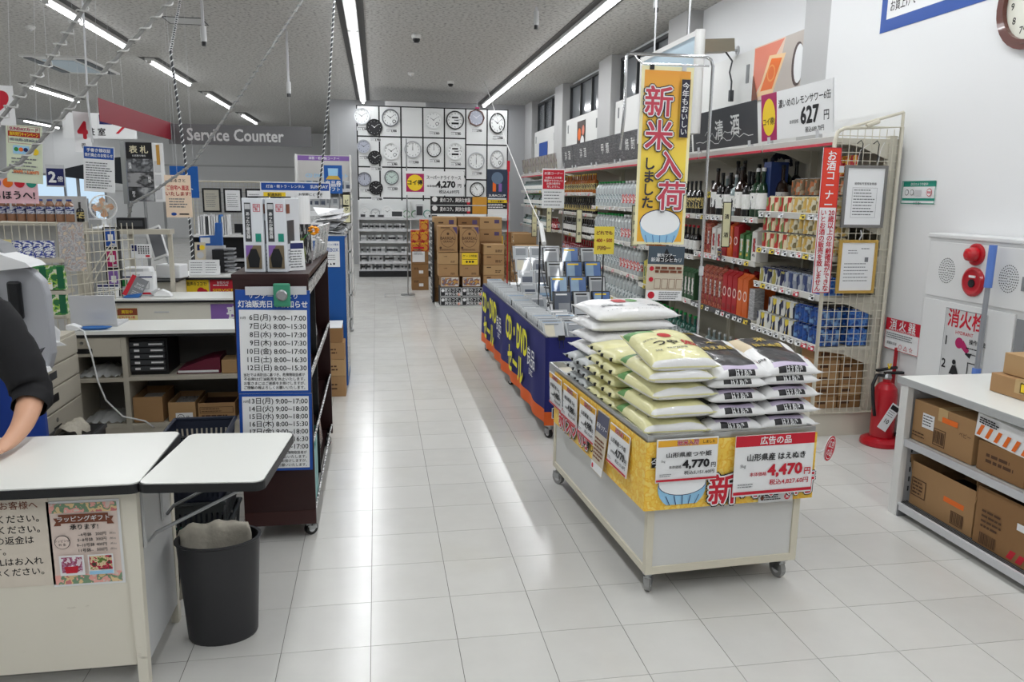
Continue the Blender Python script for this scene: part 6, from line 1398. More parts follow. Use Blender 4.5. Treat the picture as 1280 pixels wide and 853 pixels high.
MB().box(-.15, .018, 0, .1, .024, .035).obj('clear_rail', LTGREY, k)
# tall white boxes on the cart top
MINT = mat('box_pale_grey', (224, 228, 234), .45)
for i in range(2):
    x = -.508+i*.094; t = thing('tall_product_box', ('tall white product box at the outer corner of the brown cart top', 'second tall white product box on the brown cart, next to the corner one')[i], 'product box', (x, 3.62, 1.212), -.14)
    MB().box(-.043, -.1, 0, .043, .15, .315).obj('box_body', MINT, t, bev=.002); p = Print().rect(-.033, .13, -.006, .295, DKGREY); p.v('あったか暖房器', -.0195, .2, .017, PAPER, .02, sp=.95).rect(-.031, .268, -.008, .29, LTGREY).border(.004, .258, .034, .29, .002, RED); p.t('日本\n製', .019, .274, .013, RED, .01, sp=.9).rect(.01, .13, .034, .165, TEAL); p.rect(-.033, .015, .033, .115, mat('lantern_photo', (120, 106, 82), .5)).poly([(-.033, .06), (-.033, .115), (.0, .115)], PURPLE).poly([(-.02, .02), (.02, .02), (.026, .06), (.012, .1), (-.012, .1), (-.026, .06)], BLACK); p.obj(t, 'printing', (0, -.1, 0))
    q = Print().rect(-.08, .12, .04, .22, DKGREY).rect(-.09, .25, -.03, .29, BROWNP); q.lines(-.08, .08, .02, .1, 5, GREYINK, .006); o = q.obj(t, 'side_printing', (.0435, 0, 0)); o.rotation_euler = (0, 0, PI/2)
    MB().box(-.02, -.09, .315, .025, .08, .322).obj('carry_strap', BLACK, t)
p = Print().rect(-.035, .03, .035, .055, NAVY); p.lines(-.03, .03, -.055, .025, 7, GREYINK, .005)
o = sign('small_leaflet', 'white leaflet with navy heading leaning against the tall product boxes', 'leaflet', .075, .13, (-.352, 3.585, 1.278), p, PAPER, .5, .002, None, (-.12, 0)); 
t = thing('wrapped_tube', 'black striped tube with a tall white cap standing on the brown cart', 'tube', (-.355, 3.98, 1.212))
MB().cyl((0, 0, 0), (0, 0, .19), .036, 18).obj('striped_body', pattern('diagonal_stripe', [(20, 20, 22), (20, 20, 22), (150, 150, 150), (20, 20, 22)], 24, stretch=(3, 1, .6)), t); MB().cyl((0, 0, .19), (0, 0, .325), .037, 18).obj('white_cap', PAPER, t)
t = thing('green_vase', 'small mottled green glass vase with an orange flower on the brown cart', 'vase', (-.36, 3.82, 1.212)); MB().lathe([(.02, 0), (.026, .02), (.03, .06), (.02, .1), (.024, .13)], 14).obj('vase_body', mat('green_glaze', (96, 110, 42), .25, var=.3, scale=30, coat=.5), t, smooth=True)
for i in range(9): MB().lathe([(.001, -.008), (.014, 0), (.001, .008)], 8).obj('petal', mat('flower_orange', (240, 160, 30), .6), t, (.065+.016*math.cos(i*2.4), .02+.012*math.sin(i*1.9), .165+.016*math.sin(i*2.4)))
MB().tube([(0, 0, .1), (.03, .01, .14), (.06, .02, .16)], .002, 5).obj('stem', GREEN, t)
for i in range(3): MB().lathe([(.001, -.006), (.012, 0), (.001, .006)], 8).obj('white_petal', PAPER, t, (.085+.01*i, .03, .13-.012*i))
for k in range(4):
    o = MB().box(-.004, -.13, 0, .004, .13, .17).obj('newspaper_sheaf', NEWS, None, (-.325+.008*k, 4.3+.12*k, 1.212)); o.rotation_euler = (0, .15, 0); tag(o, ('first', 'second', 'third', 'last')[k]+' sheaf of newspaper standing in the rack on the brown cart top', 'newspaper', 'newspapers on the cart top')

# ================================================================ front service table with hinged flap
def scuffed(name, rgb, dark):
    m = mat(name, rgb, .5, var=.03, scale=5); n = m.node_tree.nodes; l = m.node_tree.links; b = n['Principled BSDF']
    old = b.inputs['Base Color'].links[0].from_socket
    tc = n.new('ShaderNodeTexCoord'); mp = n.new('ShaderNodeMapping'); mp.inputs['Scale'].default_value = (9, 9, 26); l.new(tc.outputs['Object'], mp.inputs[0])
    t = n.new('ShaderNodeTexNoise'); t.inputs['Scale'].default_value = 1; t.inputs['Detail'].default_value = 6; l.new(mp.outputs[0], t.inputs['Vector'])
    r = n.new('ShaderNodeValToRGB'); r.color_ramp.elements[0].position = .66; r.color_ramp.elements[1].position = .74; l.new(t.outputs['Fac'], r.inputs[0])
    mx = n.new('ShaderNodeMix'); mx.data_type = 'RGBA'; l.new(r.outputs[0], mx.inputs[0]); l.new(old, mx.inputs[6]); mx.inputs[7].default_value = lin(dark); l.new(mx.outputs[2], b.inputs['Base Color'])
    return m
FT = scuffed('table_cream', (222, 217, 203), (176, 168, 152))
t = thing('service_table', 'cream steel service table with white top and black rubber edge in front', 'table', (0, 0, 0), 0)
xr, yf, yb = -.735, 2.41, 2.83
def slab(m, x0, y0, x1, y1, z0, z1, r, corners):
    """horizontal slab with chosen corners rounded"""
    pts = []
    for i, (cx_, cy_, a0) in enumerate(((x1-r, y1-r, 0), (x0+r, y1-r, PI/2), (x0+r, y0+r, PI), (x1-r, y0+r, 1.5*PI))):
        if i in corners: pts += [(cx_+r*math.cos(a0+PI/2*j/6), cy_+r*math.sin(a0+PI/2*j/6)) for j in range(7)]
        else: pts.append(((x1, y1), (x0, y1), (x0, y0), (x1, y0))[i])
    n = len(pts)
    return m.add([(x, y, z0) for x, y in pts]+[(x, y, z1) for x, y in pts], [tuple(range(n))[::-1], tuple(range(n, 2*n))]+[(i, (i+1) % n, n+(i+1) % n, n+i) for i in range(n)])
slab(MB(), -2.4, 2.345, -.705, 2.875, .672, .699, .03, (0, 3)).obj('edge_band', EDGE, t); slab(MB(), -2.397, 2.349, -.709, 2.871, .699, .703, .03, (0, 3)).obj('table_top', TOPWHITE, t)
MB().box(-2.38, yf+.0105, .075, xr-.04, yf+.02, .672).obj('front_panel', FT, t)
MB().box(xr-.012, yf+.03, .075, xr-.006, yb-.02, .672).obj('end_panel', GREYP, t)
MB().prism([(xr-.045, .672), (xr, .672), (xr-.005, 0), (xr-.034, 0)], yf, yf+.035).obj('front_leg', FT, t); MB().prism([(xr-.04, .672), (xr, .672), (xr-.005, .0), (xr-.03, 0)], yb-.035, yb).obj('rear_leg', FT, t)
MB().prism([(-2.38, .672), (-2.335, .672), (-2.34, 0), (-2.375, 0)], yf, yf+.035).obj('front_leg', FT, t); MB().box(-2.38, yb-.035, 0, -2.34, yb, .672).obj('rear_leg', FT, t)
for x, y in ((xr-.02, yf+.017), (xr-.018, yb-.018)): MB().cyl((x, y, -.0), (x, y, .02), .013, 10).obj('foot_cap', RUBBER, t)
MB().box(-2.3, yb-.01, .1, xr-.05, yb, .3).obj('modesty_rail', FT, t)
f = bpy.data.objects.new('flap', None); 
fo = slab(MB(), -.368, -.25, 0, .25, -.026, 0, .03, (0, 1, 2, 3)).obj('hinged_flap', EDGE, t, (-.326, 2.56, .700), math.radians(-5)); slab(MB(), -.364, -.246, -.004, .246, 0, .003, .03, (0, 1, 2, 3)).obj('flap_top', TOPWHITE, fo)
bpy.data.objects.remove(f)
for y in (yf+.05, yf+.26): MB().box(xr-.004, y, .45, xr+.004, y+.05, .66).obj('flap_hinge_plate', GREYP, t)
for y in (yf+.07, yf+.29): MB().tube([(xr+.006, y, .46), (xr+.03, y, .49), (-.37, y, .655), (-.37, y, .668)], .006, 6).obj('flap_stay', STEEL, t)
# papers taped to the front
p = Print(); p.y = -.0005
for k, (s_, al) in enumerate((('お買い上げのお客様へ', .03), ('灯油をお持ちください。', .022), ('レジまでお持ちください。', .022), ('返品の場合の返金は', .022), ('いたしかねます。', .022), ('18L缶に20Lはお入れ', .022), ('できません。ご了承ください。', .022))):
    p.t(s_, .12-(0, 0, .0, .02, .1, .0, .0)[k], .098-k*.034+(.008 if k == 0 else 0), .027, BROWNP if k == 0 else INK, .008, al='r')
sign('customer_notice', 'cream customer notice in brown and black lettering taped to the table front', 'notice', .30, .31, (-1.135, 2.4185, .52), p, mat('notice_cream', (218, 208, 194), .6), 0, .0015)
p = Print().rect(-.095, -.13, .095, .13, mat('poster_pinkish', (224, 206, 196), .6)); fl_ = pattern('flower_border', [(224, 206, 196), (236, 170, 160), (120, 150, 120), (230, 200, 150), (206, 120, 120)], 26)
p.rect(-.095, .1, .095, .13, fl_).rect(-.095, -.13, .095, -.095, fl_)
p.poly([(-.085, .06), (-.065, .06), (-.065, .085), (-.085, .085), (-.078, .0725)], BROWNP).poly([(.085, .06), (.065, .06), (.065, .085), (.085, .085), (.078, .0725)], BROWNP).rect(-.07, .068, .07, .096, BROWNP); p.t('ラッピングギフト', 0, .082, .019, PAPER, .01).t('承ります!', 0, .055, .019, INK, .02)
for k, (s_, q_) in enumerate((('~4号鉢', '200円'), ('5~8号鉢', '300円'), ('9~10号鉢', '400円'), ('11号鉢~', '500円'))): p.t(s_, .0, .03-k*.017, .0125, INK, .01).t(q_, .045, .03-k*.017, .0125, INK, .01).t('(税込)', .078, .03-k*.017, .007, INK)
p.disc(-.065, .008, .022, INK).disc(-.065, .008, .0205, MATS['poster_pinkish']); p.t('ラッピング', -.065, .013, .009, INK).t('料 金', -.065, .001, .009, INK).up()
BQ1 = pattern('bouquet_lilac', [(236, 232, 232), (176, 120, 150), (150, 60, 90), (222, 206, 214)], 60); BQ2 = pattern('bouquet_red', [(60, 60, 40), (176, 24, 60), (220, 200, 160), (90, 120, 50)], 60)
p.rect(-.078, -.1, -.008, -.035, PAPER).rect(-.072, -.09, -.014, -.04, BQ1).poly([(-.06, -.092), (-.03, -.092), (-.025, -.07), (-.065, -.07)], RED).rect(.004, -.1, .076, -.035, PAPER).rect(.008, -.085, .072, -.039, BQ2).rect(.006, -.099, .074, -.088, LBLUE)
sign('wrapping_poster', 'pink floral gift wrapping price poster with two bouquet photos on the table front', 'poster', .205, .275, (-.89, 2.4185, .495), p, PAPER, 0, .0015)

# bin with a rag
bn_ = thing('waste_bin', 'oval dark grey waste bin with a grey rag over its rim', 'waste bin', (-.565, 2.695, 0))
def oval(prof, n=28, m=None, sx=1.28): return (m or MB()).lathe(prof, n, sx=sx, sy=.92)
BINM = mat('bin_charcoal', (44, 44, 47), .45, var=.06, scale=20)
oval([(.088, 0), (.092, .01), (.108, .36), (.113, .365), (.113, .37), (.104, .37), (.088, .02)]).obj('bin_shell', BINM, bn_, rz=.12, smooth=False); autosmooth(bn_.children[0])
m = MB(); n = 22; rows = 9; V = []
for j in range(rows+1):
    s_ = j/rows
    for i in range(n+1):
        a = PI*.55+PI*1.0*i/n-.15
        rr = .113+.006*math.sin(i*1.7) if s_ > .5 else .1-.03*(.5-s_)
        z = .375+.018*math.sin(i*.9) if abs(s_-.5) < .06 else (.375-(.5-s_)*.22 if s_ < .5 else .375-(s_-.5)*.10+.006*math.sin(i*2))
        V.append((1.28*rr*math.cos(a)*(1.0 if s_ > .45 else .9), .92*rr*math.sin(a)*(1.0 if s_ > .45 else .9), z))
m.add(V, [(j*(n+1)+i, j*(n+1)+i+1, (j+1)*(n+1)+i+1, (j+1)*(n+1)+i) for j in range(rows) for i in range(n)])
rag = mat('rag_cloth', (186, 180, 166), .95, var=.12, scale=60, bump=.3)
rg = MB(); V = []; rows = 12; n = 16
for j in range(rows+1):
    for i in range(n+1):
        u = i/n-.5; v = j/rows
        x = u*.23+.012*math.sin(v*6); yb_ = .105*math.sqrt(max(0, 1-(u*.23/.15)**2))
        if v < .5: y = yb_-.03-(.5-v)*.10; z = .384-(.5-v)*(.5-v)*.9+.004*math.sin(u*14+v*3)
        else: y = yb_+.006+.004*math.sin(u*30); z = .382-(v-.5)*.16+.004*math.sin(u*14)
        V.append((x, y, z+.004*math.cos(u*20)))
rg.add(V, [(j*(n+1)+i, j*(n+1)+i+1, (j+1)*(n+1)+i+1, (j+1)*(n+1)+i) for j in range(rows) for i in range(n)])
rgo = rg.obj('rag', rag, None, (-.585, 2.695, .0), .12, smooth=True); tag(rgo, 'crumpled grey floor rag draped over the rim of the waste bin', 'rag')
so = rgo.modifiers.new('thickness', 'SOLIDIFY'); so.thickness = .006
# shopping baskets under the flap
def basket(name, label, x, y, z, m_, rz=0, handle=None):
    t = thing(name, label, 'shopping basket', (x, y, z), rz); w_, d_, h_ = .21, .34, .22; tp = .03
    sl = MB(); k_ = .004
    def wall(a, b):
        (x0, y0), (x1, y1) = a, b
        sc = lambda p_, z_: (p_[0]*(1+.16*z_/h_), p_[1]*(1+.12*z_/h_), z_)
        for z0, z1 in ((0, .03), (.09, .11), (.18, .22)): sl.add([sc(a, z0), sc(b, z0), sc(b, z1), sc(a, z1)], [(0, 1, 2, 3)])
        n_ = 12
        for i in range(n_):
            p0 = (x0+(x1-x0)*i/n_, y0+(y1-y0)*i/n_); p1 = (x0+(x1-x0)*(i+.62)/n_, y0+(y1-y0)*(i+.62)/n_)
            for z0, z1 in ((.03, .09), (.11, .18)): sl.add([sc(p0, z0), sc(p1, z0), sc(p1, z1), sc(p0, z1)], [(0, 1, 2, 3)])
    cs = [(-w_/2, -d_/2), (w_/2, -d_/2), (w_/2, d_/2), (-w_/2, d_/2)]
    for i in range(4): wall(cs[i], cs[(i+1) % 4])
    sl.box(-w_/2, -d_/2, 0, w_/2, d_/2, .004)
    sl.obj('basket_body', m_, t)
    rm = MB(); q = [(x_*1.17, y_*1.13, h_) for x_, y_ in cs]; rm.tube(q, .009, 6, closed=True); rm.obj('rim', m_, t)
    if handle: MB().tube([(-w_*.58, -d_*.2, h_), (-w_*.5, -d_*.5, h_+.03), (w_*.5, -d_*.5, h_+.03), (w_*.58, -d_*.2, h_)], .006, 6).obj('handle', handle, t)
    return t
BKT = mat('basket_navy', (30, 36, 52), .5); BKG = mat('basket_charcoal', (46, 50, 52), .5); BGR = mat('basket_green', (30, 84, 70), .5)
basket('shopping_basket', 'charcoal shopping basket with green handle, lowest under the table flap', -.735, 3.22, .005, BKG, 0, BGR)
basket('shopping_basket', 'charcoal shopping basket nested above the lowest one under the table flap', -.735, 3.22, .14, BKG, .03)
basket('shopping_basket', 'navy shopping basket on top of the nested stack beside the brown cart', -.735, 3.22, .275, BKT, -.02, BKT)
basket('shopping_basket', 'topmost navy shopping basket of the stack showing above the table', -.735, 3.22, .375, BKT, .02, BLACK)

# ================================================================ counter with open shelves behind the front table
CS = mat('counter_putty', (186, 180, 166), .55, var=.05, scale=5)
t = thing('shelf_counter', 'putty-coloured counter with white top and open shelves of boxes behind the service table', 'counter', (0, 0, 0))
x0, x1, y0, y1 = -1.84, -.66, 4.97, 5.38
MB().box(x0, y0-.01, .70, x1, y1, .722).obj('counter_top', TOPWHITE, t); MB().box(x0, y0-.012, .685, x1, y1, .699).obj('edge_band', EDGE, t)
for x in (x0, -1.535, -.68): MB().box(x, y0, .03, x+.03, y1-.01, .685).obj('upright', CS, t)
MB().box(x0+.03, y1-.02, .03, x1, y1-.01, .685).obj('back_panel', mat('counter_inside', (130, 128, 124), .7), t)
for xa, xb, z in ((x0+.03, -1.535, .43), (-1.505, -.68, .435), (x0+.03, -1.535, .14), (-1.505, -.68, .14)): MB().box(xa, y0, z-.025, xb, y1-.02, z-.002).obj('shelf', CS, t)
MB().box(x0+.03, y0+.005, .03, -.68, y0+.02, .115).obj('toe_board', CS, t)
dr = MB().box(x0+.03, y0-.004, .565, -1.535, y0+.2, .68).obj('drawer', CS, t); MB().box(x0+.05, y0-.006, .585, x0+.145, y0-.003, .615).obj('pull_slot', BLACK, dr); MB().cyl((x0+.09, y0-.008, .65), (x0+.09, y0-.003, .65), .01, 12).obj('lock', STEEL, dr)
tr = thing('letter_tray_tower', 'black five-drawer letter tray tower on the upper shelf of the counter', 'letter tray', (-1.39, 5.15, .435))
MB().box(-.115, -.12, 0, .105, .15, .225).obj('casing', BLACK, tr)
for k in range(5): d_ = MB().box(-.112, -.135, .025+k*.038, .09, -.12, .055+k*.038).obj('tray_drawer', DKGREY, tr); MB().box(-.085, -.137, .033+k*.038, -.055, -.135, .046+k*.038).box(.0+.01*(k % 2), -.137, .035+k*.038, .08, -.135, .045+k*.038).obj('name_strip', PAPER, d_)
o = thing('maroon_folder', 'maroon ring folder lying slanted on the counter shelf beside the letter trays', 'folder', (-1.11, 5.1, .436)); MB().prism([(-.13, 0), (.13, 0), (.13, .1), (.05, .09), (-.12, .025)], -.08, .15).obj('cover', mat('maroon', (104, 26, 50), .45), o); MB().box(-.12, -.082, .006, .12, -.079, .02).obj('page_edge', PAPER, o)
carton('small_carton', .12, .16, .085, CARD3, 'small plain brown carton beside the maroon folder', (-.91, 5.09, .435), 0, None, False)
open_box('open_carton', .17, .30, .16, CARD, 'open brown carton holding white paper, first on the lower counter shelf', (-1.412, 5.14, .141), 0, False, None, 'open cartons under the counter', PAPER)
open_box('open_carton', .16, .30, .12, CARD3, 'open brown carton with a hanging paper tag, second on the lower counter shelf', (-1.215, 5.14, .141), 0, False, None, 'open cartons under the counter', NEWS)
p = Print(); p.disc(-.02, .0, .02, INK).disc(-.02, 0, .017, PAPER); p.t('小', -.02, 0, .025, INK).t('袋', .02, 0, .02, INK); sign('paper_tag', 'white paper tag with a circled mark hanging on the second open carton', 'tag', .1, .055, (-1.20, 4.975, .17), p, PAPER, .04, .002)
p = Print(); p.border(-.1, .045, .1, .085, .003, CARDINK); p.lines(-.09, .09, .01, .035, 2, CARDINK, .008).lines(-.09, .04, .05, .08, 2, CARDINK, .005); open_box('open_carton', .22, .28, .11, CARD, 'wide open brown carton with printed front, third on the lower counter shelf', (-1.01, 5.13, .141), 0, False, p, 'open cartons under the counter', BROWN)
open_box('open_carton', .12, .28, .13, CARD2, 'open brown carton half hidden behind the timetable on the lower counter shelf', (-.80, 5.13, .141), 0, False, None, 'open cartons under the counter')
for k, (x, z) in enumerate(((-1.69, .43), (-1.68, .14))):
    m = MB(); 
    V = []; n = 14; r_ = 8
    for j in range(r_+1):
        for i in range(n+1): u = i/n-.5; v = j/r_-.5; V.append((u*.24, v*.3, .002+max(0, (.05 if k == 0 else .035)*(1-(2*u)**2)*(1-(2*v)**2)+.018*math.sin(i*2.3+j*1.7)*math.cos(j*2.1))))
    m.add(V, [(j*(n+1)+i, j*(n+1)+i+1, (j+1)*(n+1)+i+1, (j+1)*(n+1)+i) for j in range(r_) for i in range(n)]); o = m.obj('plastic_bag_pile', mat('milky_plastic', (206, 208, 208), .35, alpha=.85), None, (x, 5.14, z), smooth=True); tag(o, ('crumpled clear plastic bags on the middle shelf under the counter drawer', 'flat white plastic bags on the lowest shelf under the counter drawer')[k], 'plastic bags')
# on that counter: laptop, blue tray, scanner with cord
t = thing('laptop', 'light grey laptop seen from behind on the shelf counter', 'laptop', (-1.72, 5.12, .723)); MB().box(-.13, 0, 0, .13, .22, .015).obj('keyboard_base', LTGREY, t); q = MB().box(-.13, 0, 0, .13, .008, .185).obj('lid', LTGREY, t, (0, -.005, .012)); q.rotation_euler = (.12, 0, 0)
t = thing('blue_tray', 'blue oval coin tray in front of the laptop', 'tray', (-1.69, 5.03, .723)); MB().lathe([(.05, 0), (.075, .012), (.078, .014), (.07, .008), (0, .006)], 20, sx=1.25, sy=.6).obj('tray_body', mat('tray_blue', (50, 110, 180), .4), t, smooth=True)
t = thing('hand_scanner', 'white barcode scanner with a long looping white cord at the counter corner', 'scanner', (-1.80, 5.0, .723)); MB().prism([(-.035, .005), (.035, .0), (.045, .02), (.0, .04), (-.035, .035)], -.03, .03).obj('scanner_head', PAPER, t, bev=.006); MB().tube([(.03, -.02, .02), (.07, -.04, -.0), (.11, -.06, -.15), (.13, -.06, -.3), (.17, -.07, -.42), (.26, -.08, -.52), (.38, -.06, -.56), (.42, -.03, -.61)], .005, 6).obj('cord', PAPER, t, smooth=True)
# steel drawer pedestal facing the till aisle
t = thing('drawer_pedestal', 'putty steel four-drawer pedestal with black pulls beside the till', 'drawer pedestal', (-1.76, 4.52, 0), PI/2)
MB().box(-.42, .006, .02, .40, .42, .735).obj('pedestal_body', CS, t)
for k, (z0, z1) in enumerate(((.04, .35), (.36, .48), (.49, .60), (.61, .72))):
    d_ = MB().box(-.40, -.008, z0, .38, .006, z1).obj('drawer', CS, t, bev=.003); MB().box(-.05, -.0095, z0+(z1-z0)*.38, .05, -.0075, z0+(z1-z0)*.75).obj('pull_slot', BLACK if k < 2 else DKGREY, d_)
    if k == 0: MB().cyl((.0, -.012, .305), (0, -.007, .305), .012, 12).obj('lock', STEEL, d_)
MB().box(-.2, -.0105, .63, -.15, -.0085, .70).obj('pink_sticker', PINK, t); MB().box(-.3, -.0105, .5, -.26, -.0085, .56).obj('blue_sticker', NAVY, t)
t = thing('receipt_printer', 'white and blue receipt printer on top of the drawer pedestal', 'printer', (-1.83, 4.50, .737), .55); MB().prism([(-.11, 0), (.11, 0), (.12, .07), (.08, .12), (-.07, .13), (-.12, .08)], -.1, .13).obj('printer_body', PAPER, t, bev=.008); MB().prism([(-.08, .125), (.06, .115), (.04, .15), (-.06, .155)], -.06, .1).obj('blue_cover', mat('printer_blue', (40, 74, 150), .3), t, bev=.006); MB().box(-.06, -.102, .03, -.02, -.1, .09).obj('window', DKGREY, t); MB().prism([(-.13, -.0), (.13, 0), (.1, .02), (-.1, .02)], -.16, -.1).obj('paper_lip', PAPER, t)
# till terminal seen from behind with a black handset
t = thing('till_terminal', 'large grey till terminal seen from behind with a black handset hanging on it', 'till', (-1.66, 4.02, .0), -.08)
POS = mat('till_grey', (176, 178, 184), .35, var=.03, scale=3)
m = MB(); pts = [(-.42, .70), (.10, .70), (.125, .78), (.125, 1.06), (.11, 1.13), (.06, 1.185), (0, 1.2), (-.42, 1.2)]
m.prism(pts, -.03, .03).obj('rear_shell', POS, t, bev=.01)
MB().prism([(-.42, 1.19), (.02, 1.19), (-.06, 1.30), (-.14, 1.33), (-.42, 1.33)], -.06, .08).obj('screen_housing', MIDGREY, t, bev=.008); MB().prism([(-.06, 1.18), (.10, 1.20), (.08, 1.22), (-.06, 1.27)], -.1, .05).obj('white_bracket', PAPER, t)
hs = MB().box(-.035, -.065, .95, .025, -.032, 1.13).obj('handset', BLACK, t, bev=.012); MB().tube([(-.005, -.05, .95), (.0, -.05, .88), (-.015, -.05, .84), (.01, -.05, .8), (-.01, -.05, .76), (.01, -.05, .72)], .005, 6).obj('coiled_cord', BLACK, hs, smooth=True)
MB().tube([(-.11, -.04, 1.2), (-.09, -.04, 1.1), (-.05, -.04, .86)], .005, 6).cyl((-.125, -.045, 1.195), (-.095, -.045, 1.205), .012, 8).obj('black_cable', BLACK, t); MB().tube([(-.2, -.045, 1.09), (-.17, -.045, 1.07), (-.16, -.045, 1.0)], .008, 6).obj('hook', BLACK, t)
MB().box(-.1, -.034, .66, .0, -.031, .86).obj('pink_slip', PINK, t); MB().box(-.42, -.1, .0, -.02, .12, .70).obj('till_cabinet', CS, t); MB().prism([(-.05, .70), (.12, .70), (.11, .72), (-.05, .73)], -.1, -.03).obj('scanner_shelf', PAPER, t)
o = MB(); 
V = []; n = 12
for j in range(9):
    for i in range(n+1): a = PI*i/n; V.append((.06*math.cos(a)+.012*math.sin(j*1.3), -.1+j*.025, .05*math.sin(a)+.012*math.sin(j*2+i)))
o.add(V, [(j*(n+1)+i, j*(n+1)+i+1, (j+1)*(n+1)+i+1, (j+1)*(n+1)+i) for j in range(8) for i in range(n)]); o = o.obj('rag_bundle', rag, None, (-1.60, 4.3, .292), smooth=True); tag(o, 'beige rag hanging on a black crate below the pedestal drawers', 'rag')
t = thing('black_crate', 'black crate behind the service table carrying the beige rag', 'crate', (-1.62, 4.3, 0)); MB().box(-.1, -.15, 0, .12, .2, .285).obj('crate_body', BLACK, t, bev=.01); MB().box(-.105, -.155, .26, .125, .205, .28).obj('crate_rim', DKGREY, t)

# ================================================================ second counter with fascia posters
t = thing('fascia_counter', 'long ivory counter with a dark edge behind the shelf counter', 'counter', (0, 0, 0))
MB().box(-1.95, 5.98, .0, -.62, 6.0, .755).obj('fascia', IVORY, t); MB().box(-2.0, 5.95, .772, -.60, 6.36, .785).obj('counter_top', TOPWHITE, t); MB().box(-2.0, 5.952, .755, -.60, 6.36, .771).obj('edge_band', EDGE, t); MB().box(-1.95, 6.3, 0, -.62, 6.33, .755).obj('rear_panel', IVORY, t); MB().box(-1.6, 5.975, .68, -1.5, 5.98, .69).obj('fascia_slot', GREYP, t)
p = Print().rect(-.07, -.0, .07, .05, mat('brick_print', (140, 70, 44), .6)); p.t('どれでも1枚', 0, -.015, .02, RED, .02).t('10g', 0, -.04, .016, INK, .01).t('買取中', 0, .025, .026, YELLOW, .02); sign('small_poster', 'small brown and yellow poster on the fascia counter front', 'poster', .14, .105, (-1.785, 5.976, .665), p, mat('pale_yellow_paper', (224, 212, 150), .6), 0, .002)
p = Print(); p.t('喪中', .0, 0, .1, PAPER, .03, w=.2).t('はがき', .22, 0, .07, PAPER, .02); sign('purple_poster', 'purple poster with large white characters on the fascia counter front', 'poster', .42, .13, (-1.0, 5.976, .675), p, PURPLE, 0, .002)
def card_stand(label, w_, h_, loc, pr, base=PAPER, tilt=-.25, rz=0):
    t = thing('card_stand', label, 'card stand', loc, rz); q = MB().box(-w_/2, 0, 0, w_/2, .004, h_).obj('card', base, t); q.rotation_euler = (tilt, 0, 0); pr.obj(q, 'printing', (0, 0, h_/2)); MB().box(-w_/2, 0, 0, w_/2, .05, .004).obj('foot', LTGREY, t); return t
zt_ = .787
p = Print().rect(-.07, .03, .07, .045, NAVY); p.lines(-.065, .065, -.045, .025, 5, GREYINK, .007); card_stand('white card stand with navy heading at the end of the fascia counter', .15, .1, (-1.92, 6.02, zt_), p)
p = Print(); p.rect(-.11, .045, .11, .055, NAVY).rect(-.05, -.08, .11, -.065, RED); p.t('10 20 30', -.0, .065, .014, INK, .01).rect(-.1, -.02, -.06, .03, GREEN).border(.04, -.04, .09, .02, .003, GREYINK); p.lines(-.03, .03, -.05, .03, 4, GREYINK, .008); card_stand('large white information stand with a red line on the fascia counter', .235, .18, (-1.755, 6.12, zt_), p)
p = Print().poly([(-.06, -.08), (-.03, -.08), (-.03, .08), (-.06, .08)], RED); p.t('SHOP\nGUIDE', .02, .02, .022, PAPER, .0).lines(-.01, .05, -.06, -.02, 3, LTGREY, .006); o = card_stand('grey booklet with red spine leaning in a blue holder on the fascia counter', .12, .16, (-1.77, 6.03, zt_), p, MIDGREY, -.3); o.children[0].rotation_euler = (-.3, .45, 0)
MB().prism([(-.05, 0), (.06, 0), (.08, .03), (-.02, .02)], -.02, .03).obj('holder', mat('holder_blue', (46, 104, 176), .4), o)
t = thing('desk_scanner', 'white folded barcode scanner lying on the fascia counter', 'scanner', (-1.56, 6.08, zt_)); MB().prism([(-.06, 0), (.07, 0), (.05, .03), (.0, .055), (-.05, .03)], -.03, .03).obj('body', PAPER, t, bev=.008); MB().prism([(-.07, .02), (-.02, .05), (-.03, .06), (-.08, .035)], -.025, .025).obj('head', LTGREY, t)
t = thing('desk_printer', 'white receipt printer behind the large information stand', 'printer', (-1.77, 6.27, zt_)); MB().prism([(-.11, 0), (.11, 0), (.11, .13), (.09, .2), (-.09, .2), (-.11, .14)], -.05, .07).obj('printer_body', PAPER, t, bev=.01); MB().box(-.07, -.052, .13, .07, -.05, .16).obj('paper_slot', DKGREY, t); MB().box(-.04, -.056, .14, .05, -.052, .19).obj('receipt', LTGREY, t)
p = Print().rect(-.065, .0, -.03, .045, NAVY).rect(.03, -.045, .06, -.03, RED)
for i in range(5):
    for j in range(4): p.rect(-.02+i*.017, -.02+j*.016, -.01+i*.017, -.01+j*.016, INK, up=False)
sign('calendar_card', 'white desk calendar card above the printer on the fascia counter', 'calendar', .145, .105, (-1.76, 6.34, 1.10), p, PAPER, 0, .003); MB().cyl((0, .006, -.32), (0, .006, -.05), .006, 6).obj('post', LTGREY, bpy.data.objects['calendar_card'])
t = thing('tilted_tablet', 'white tablet terminal tilted on a slim stand behind the fascia counter', 'tablet', (-1.66, 6.62, .86), -.25)
q = MB().box(-.055, 0, 0, .075, .025, .26).obj('tablet_case', PAPER, t, (-.05, 0, .16), bev=.006); q.rotation_euler = (-.2, -.35, 0); MB().box(-.03, -.003, .02, .07, 0, .24).obj('screen', mat('tablet_screen', (110, 112, 118), .15), q); MB().box(-.1, .02, .0, .1, .16, .11).obj('stand_base', PAPER, t, bev=.008); MB().cyl((0, .08, .1), (-.02, .03, .24), .02, 10).obj('neck', LTGREY, t)
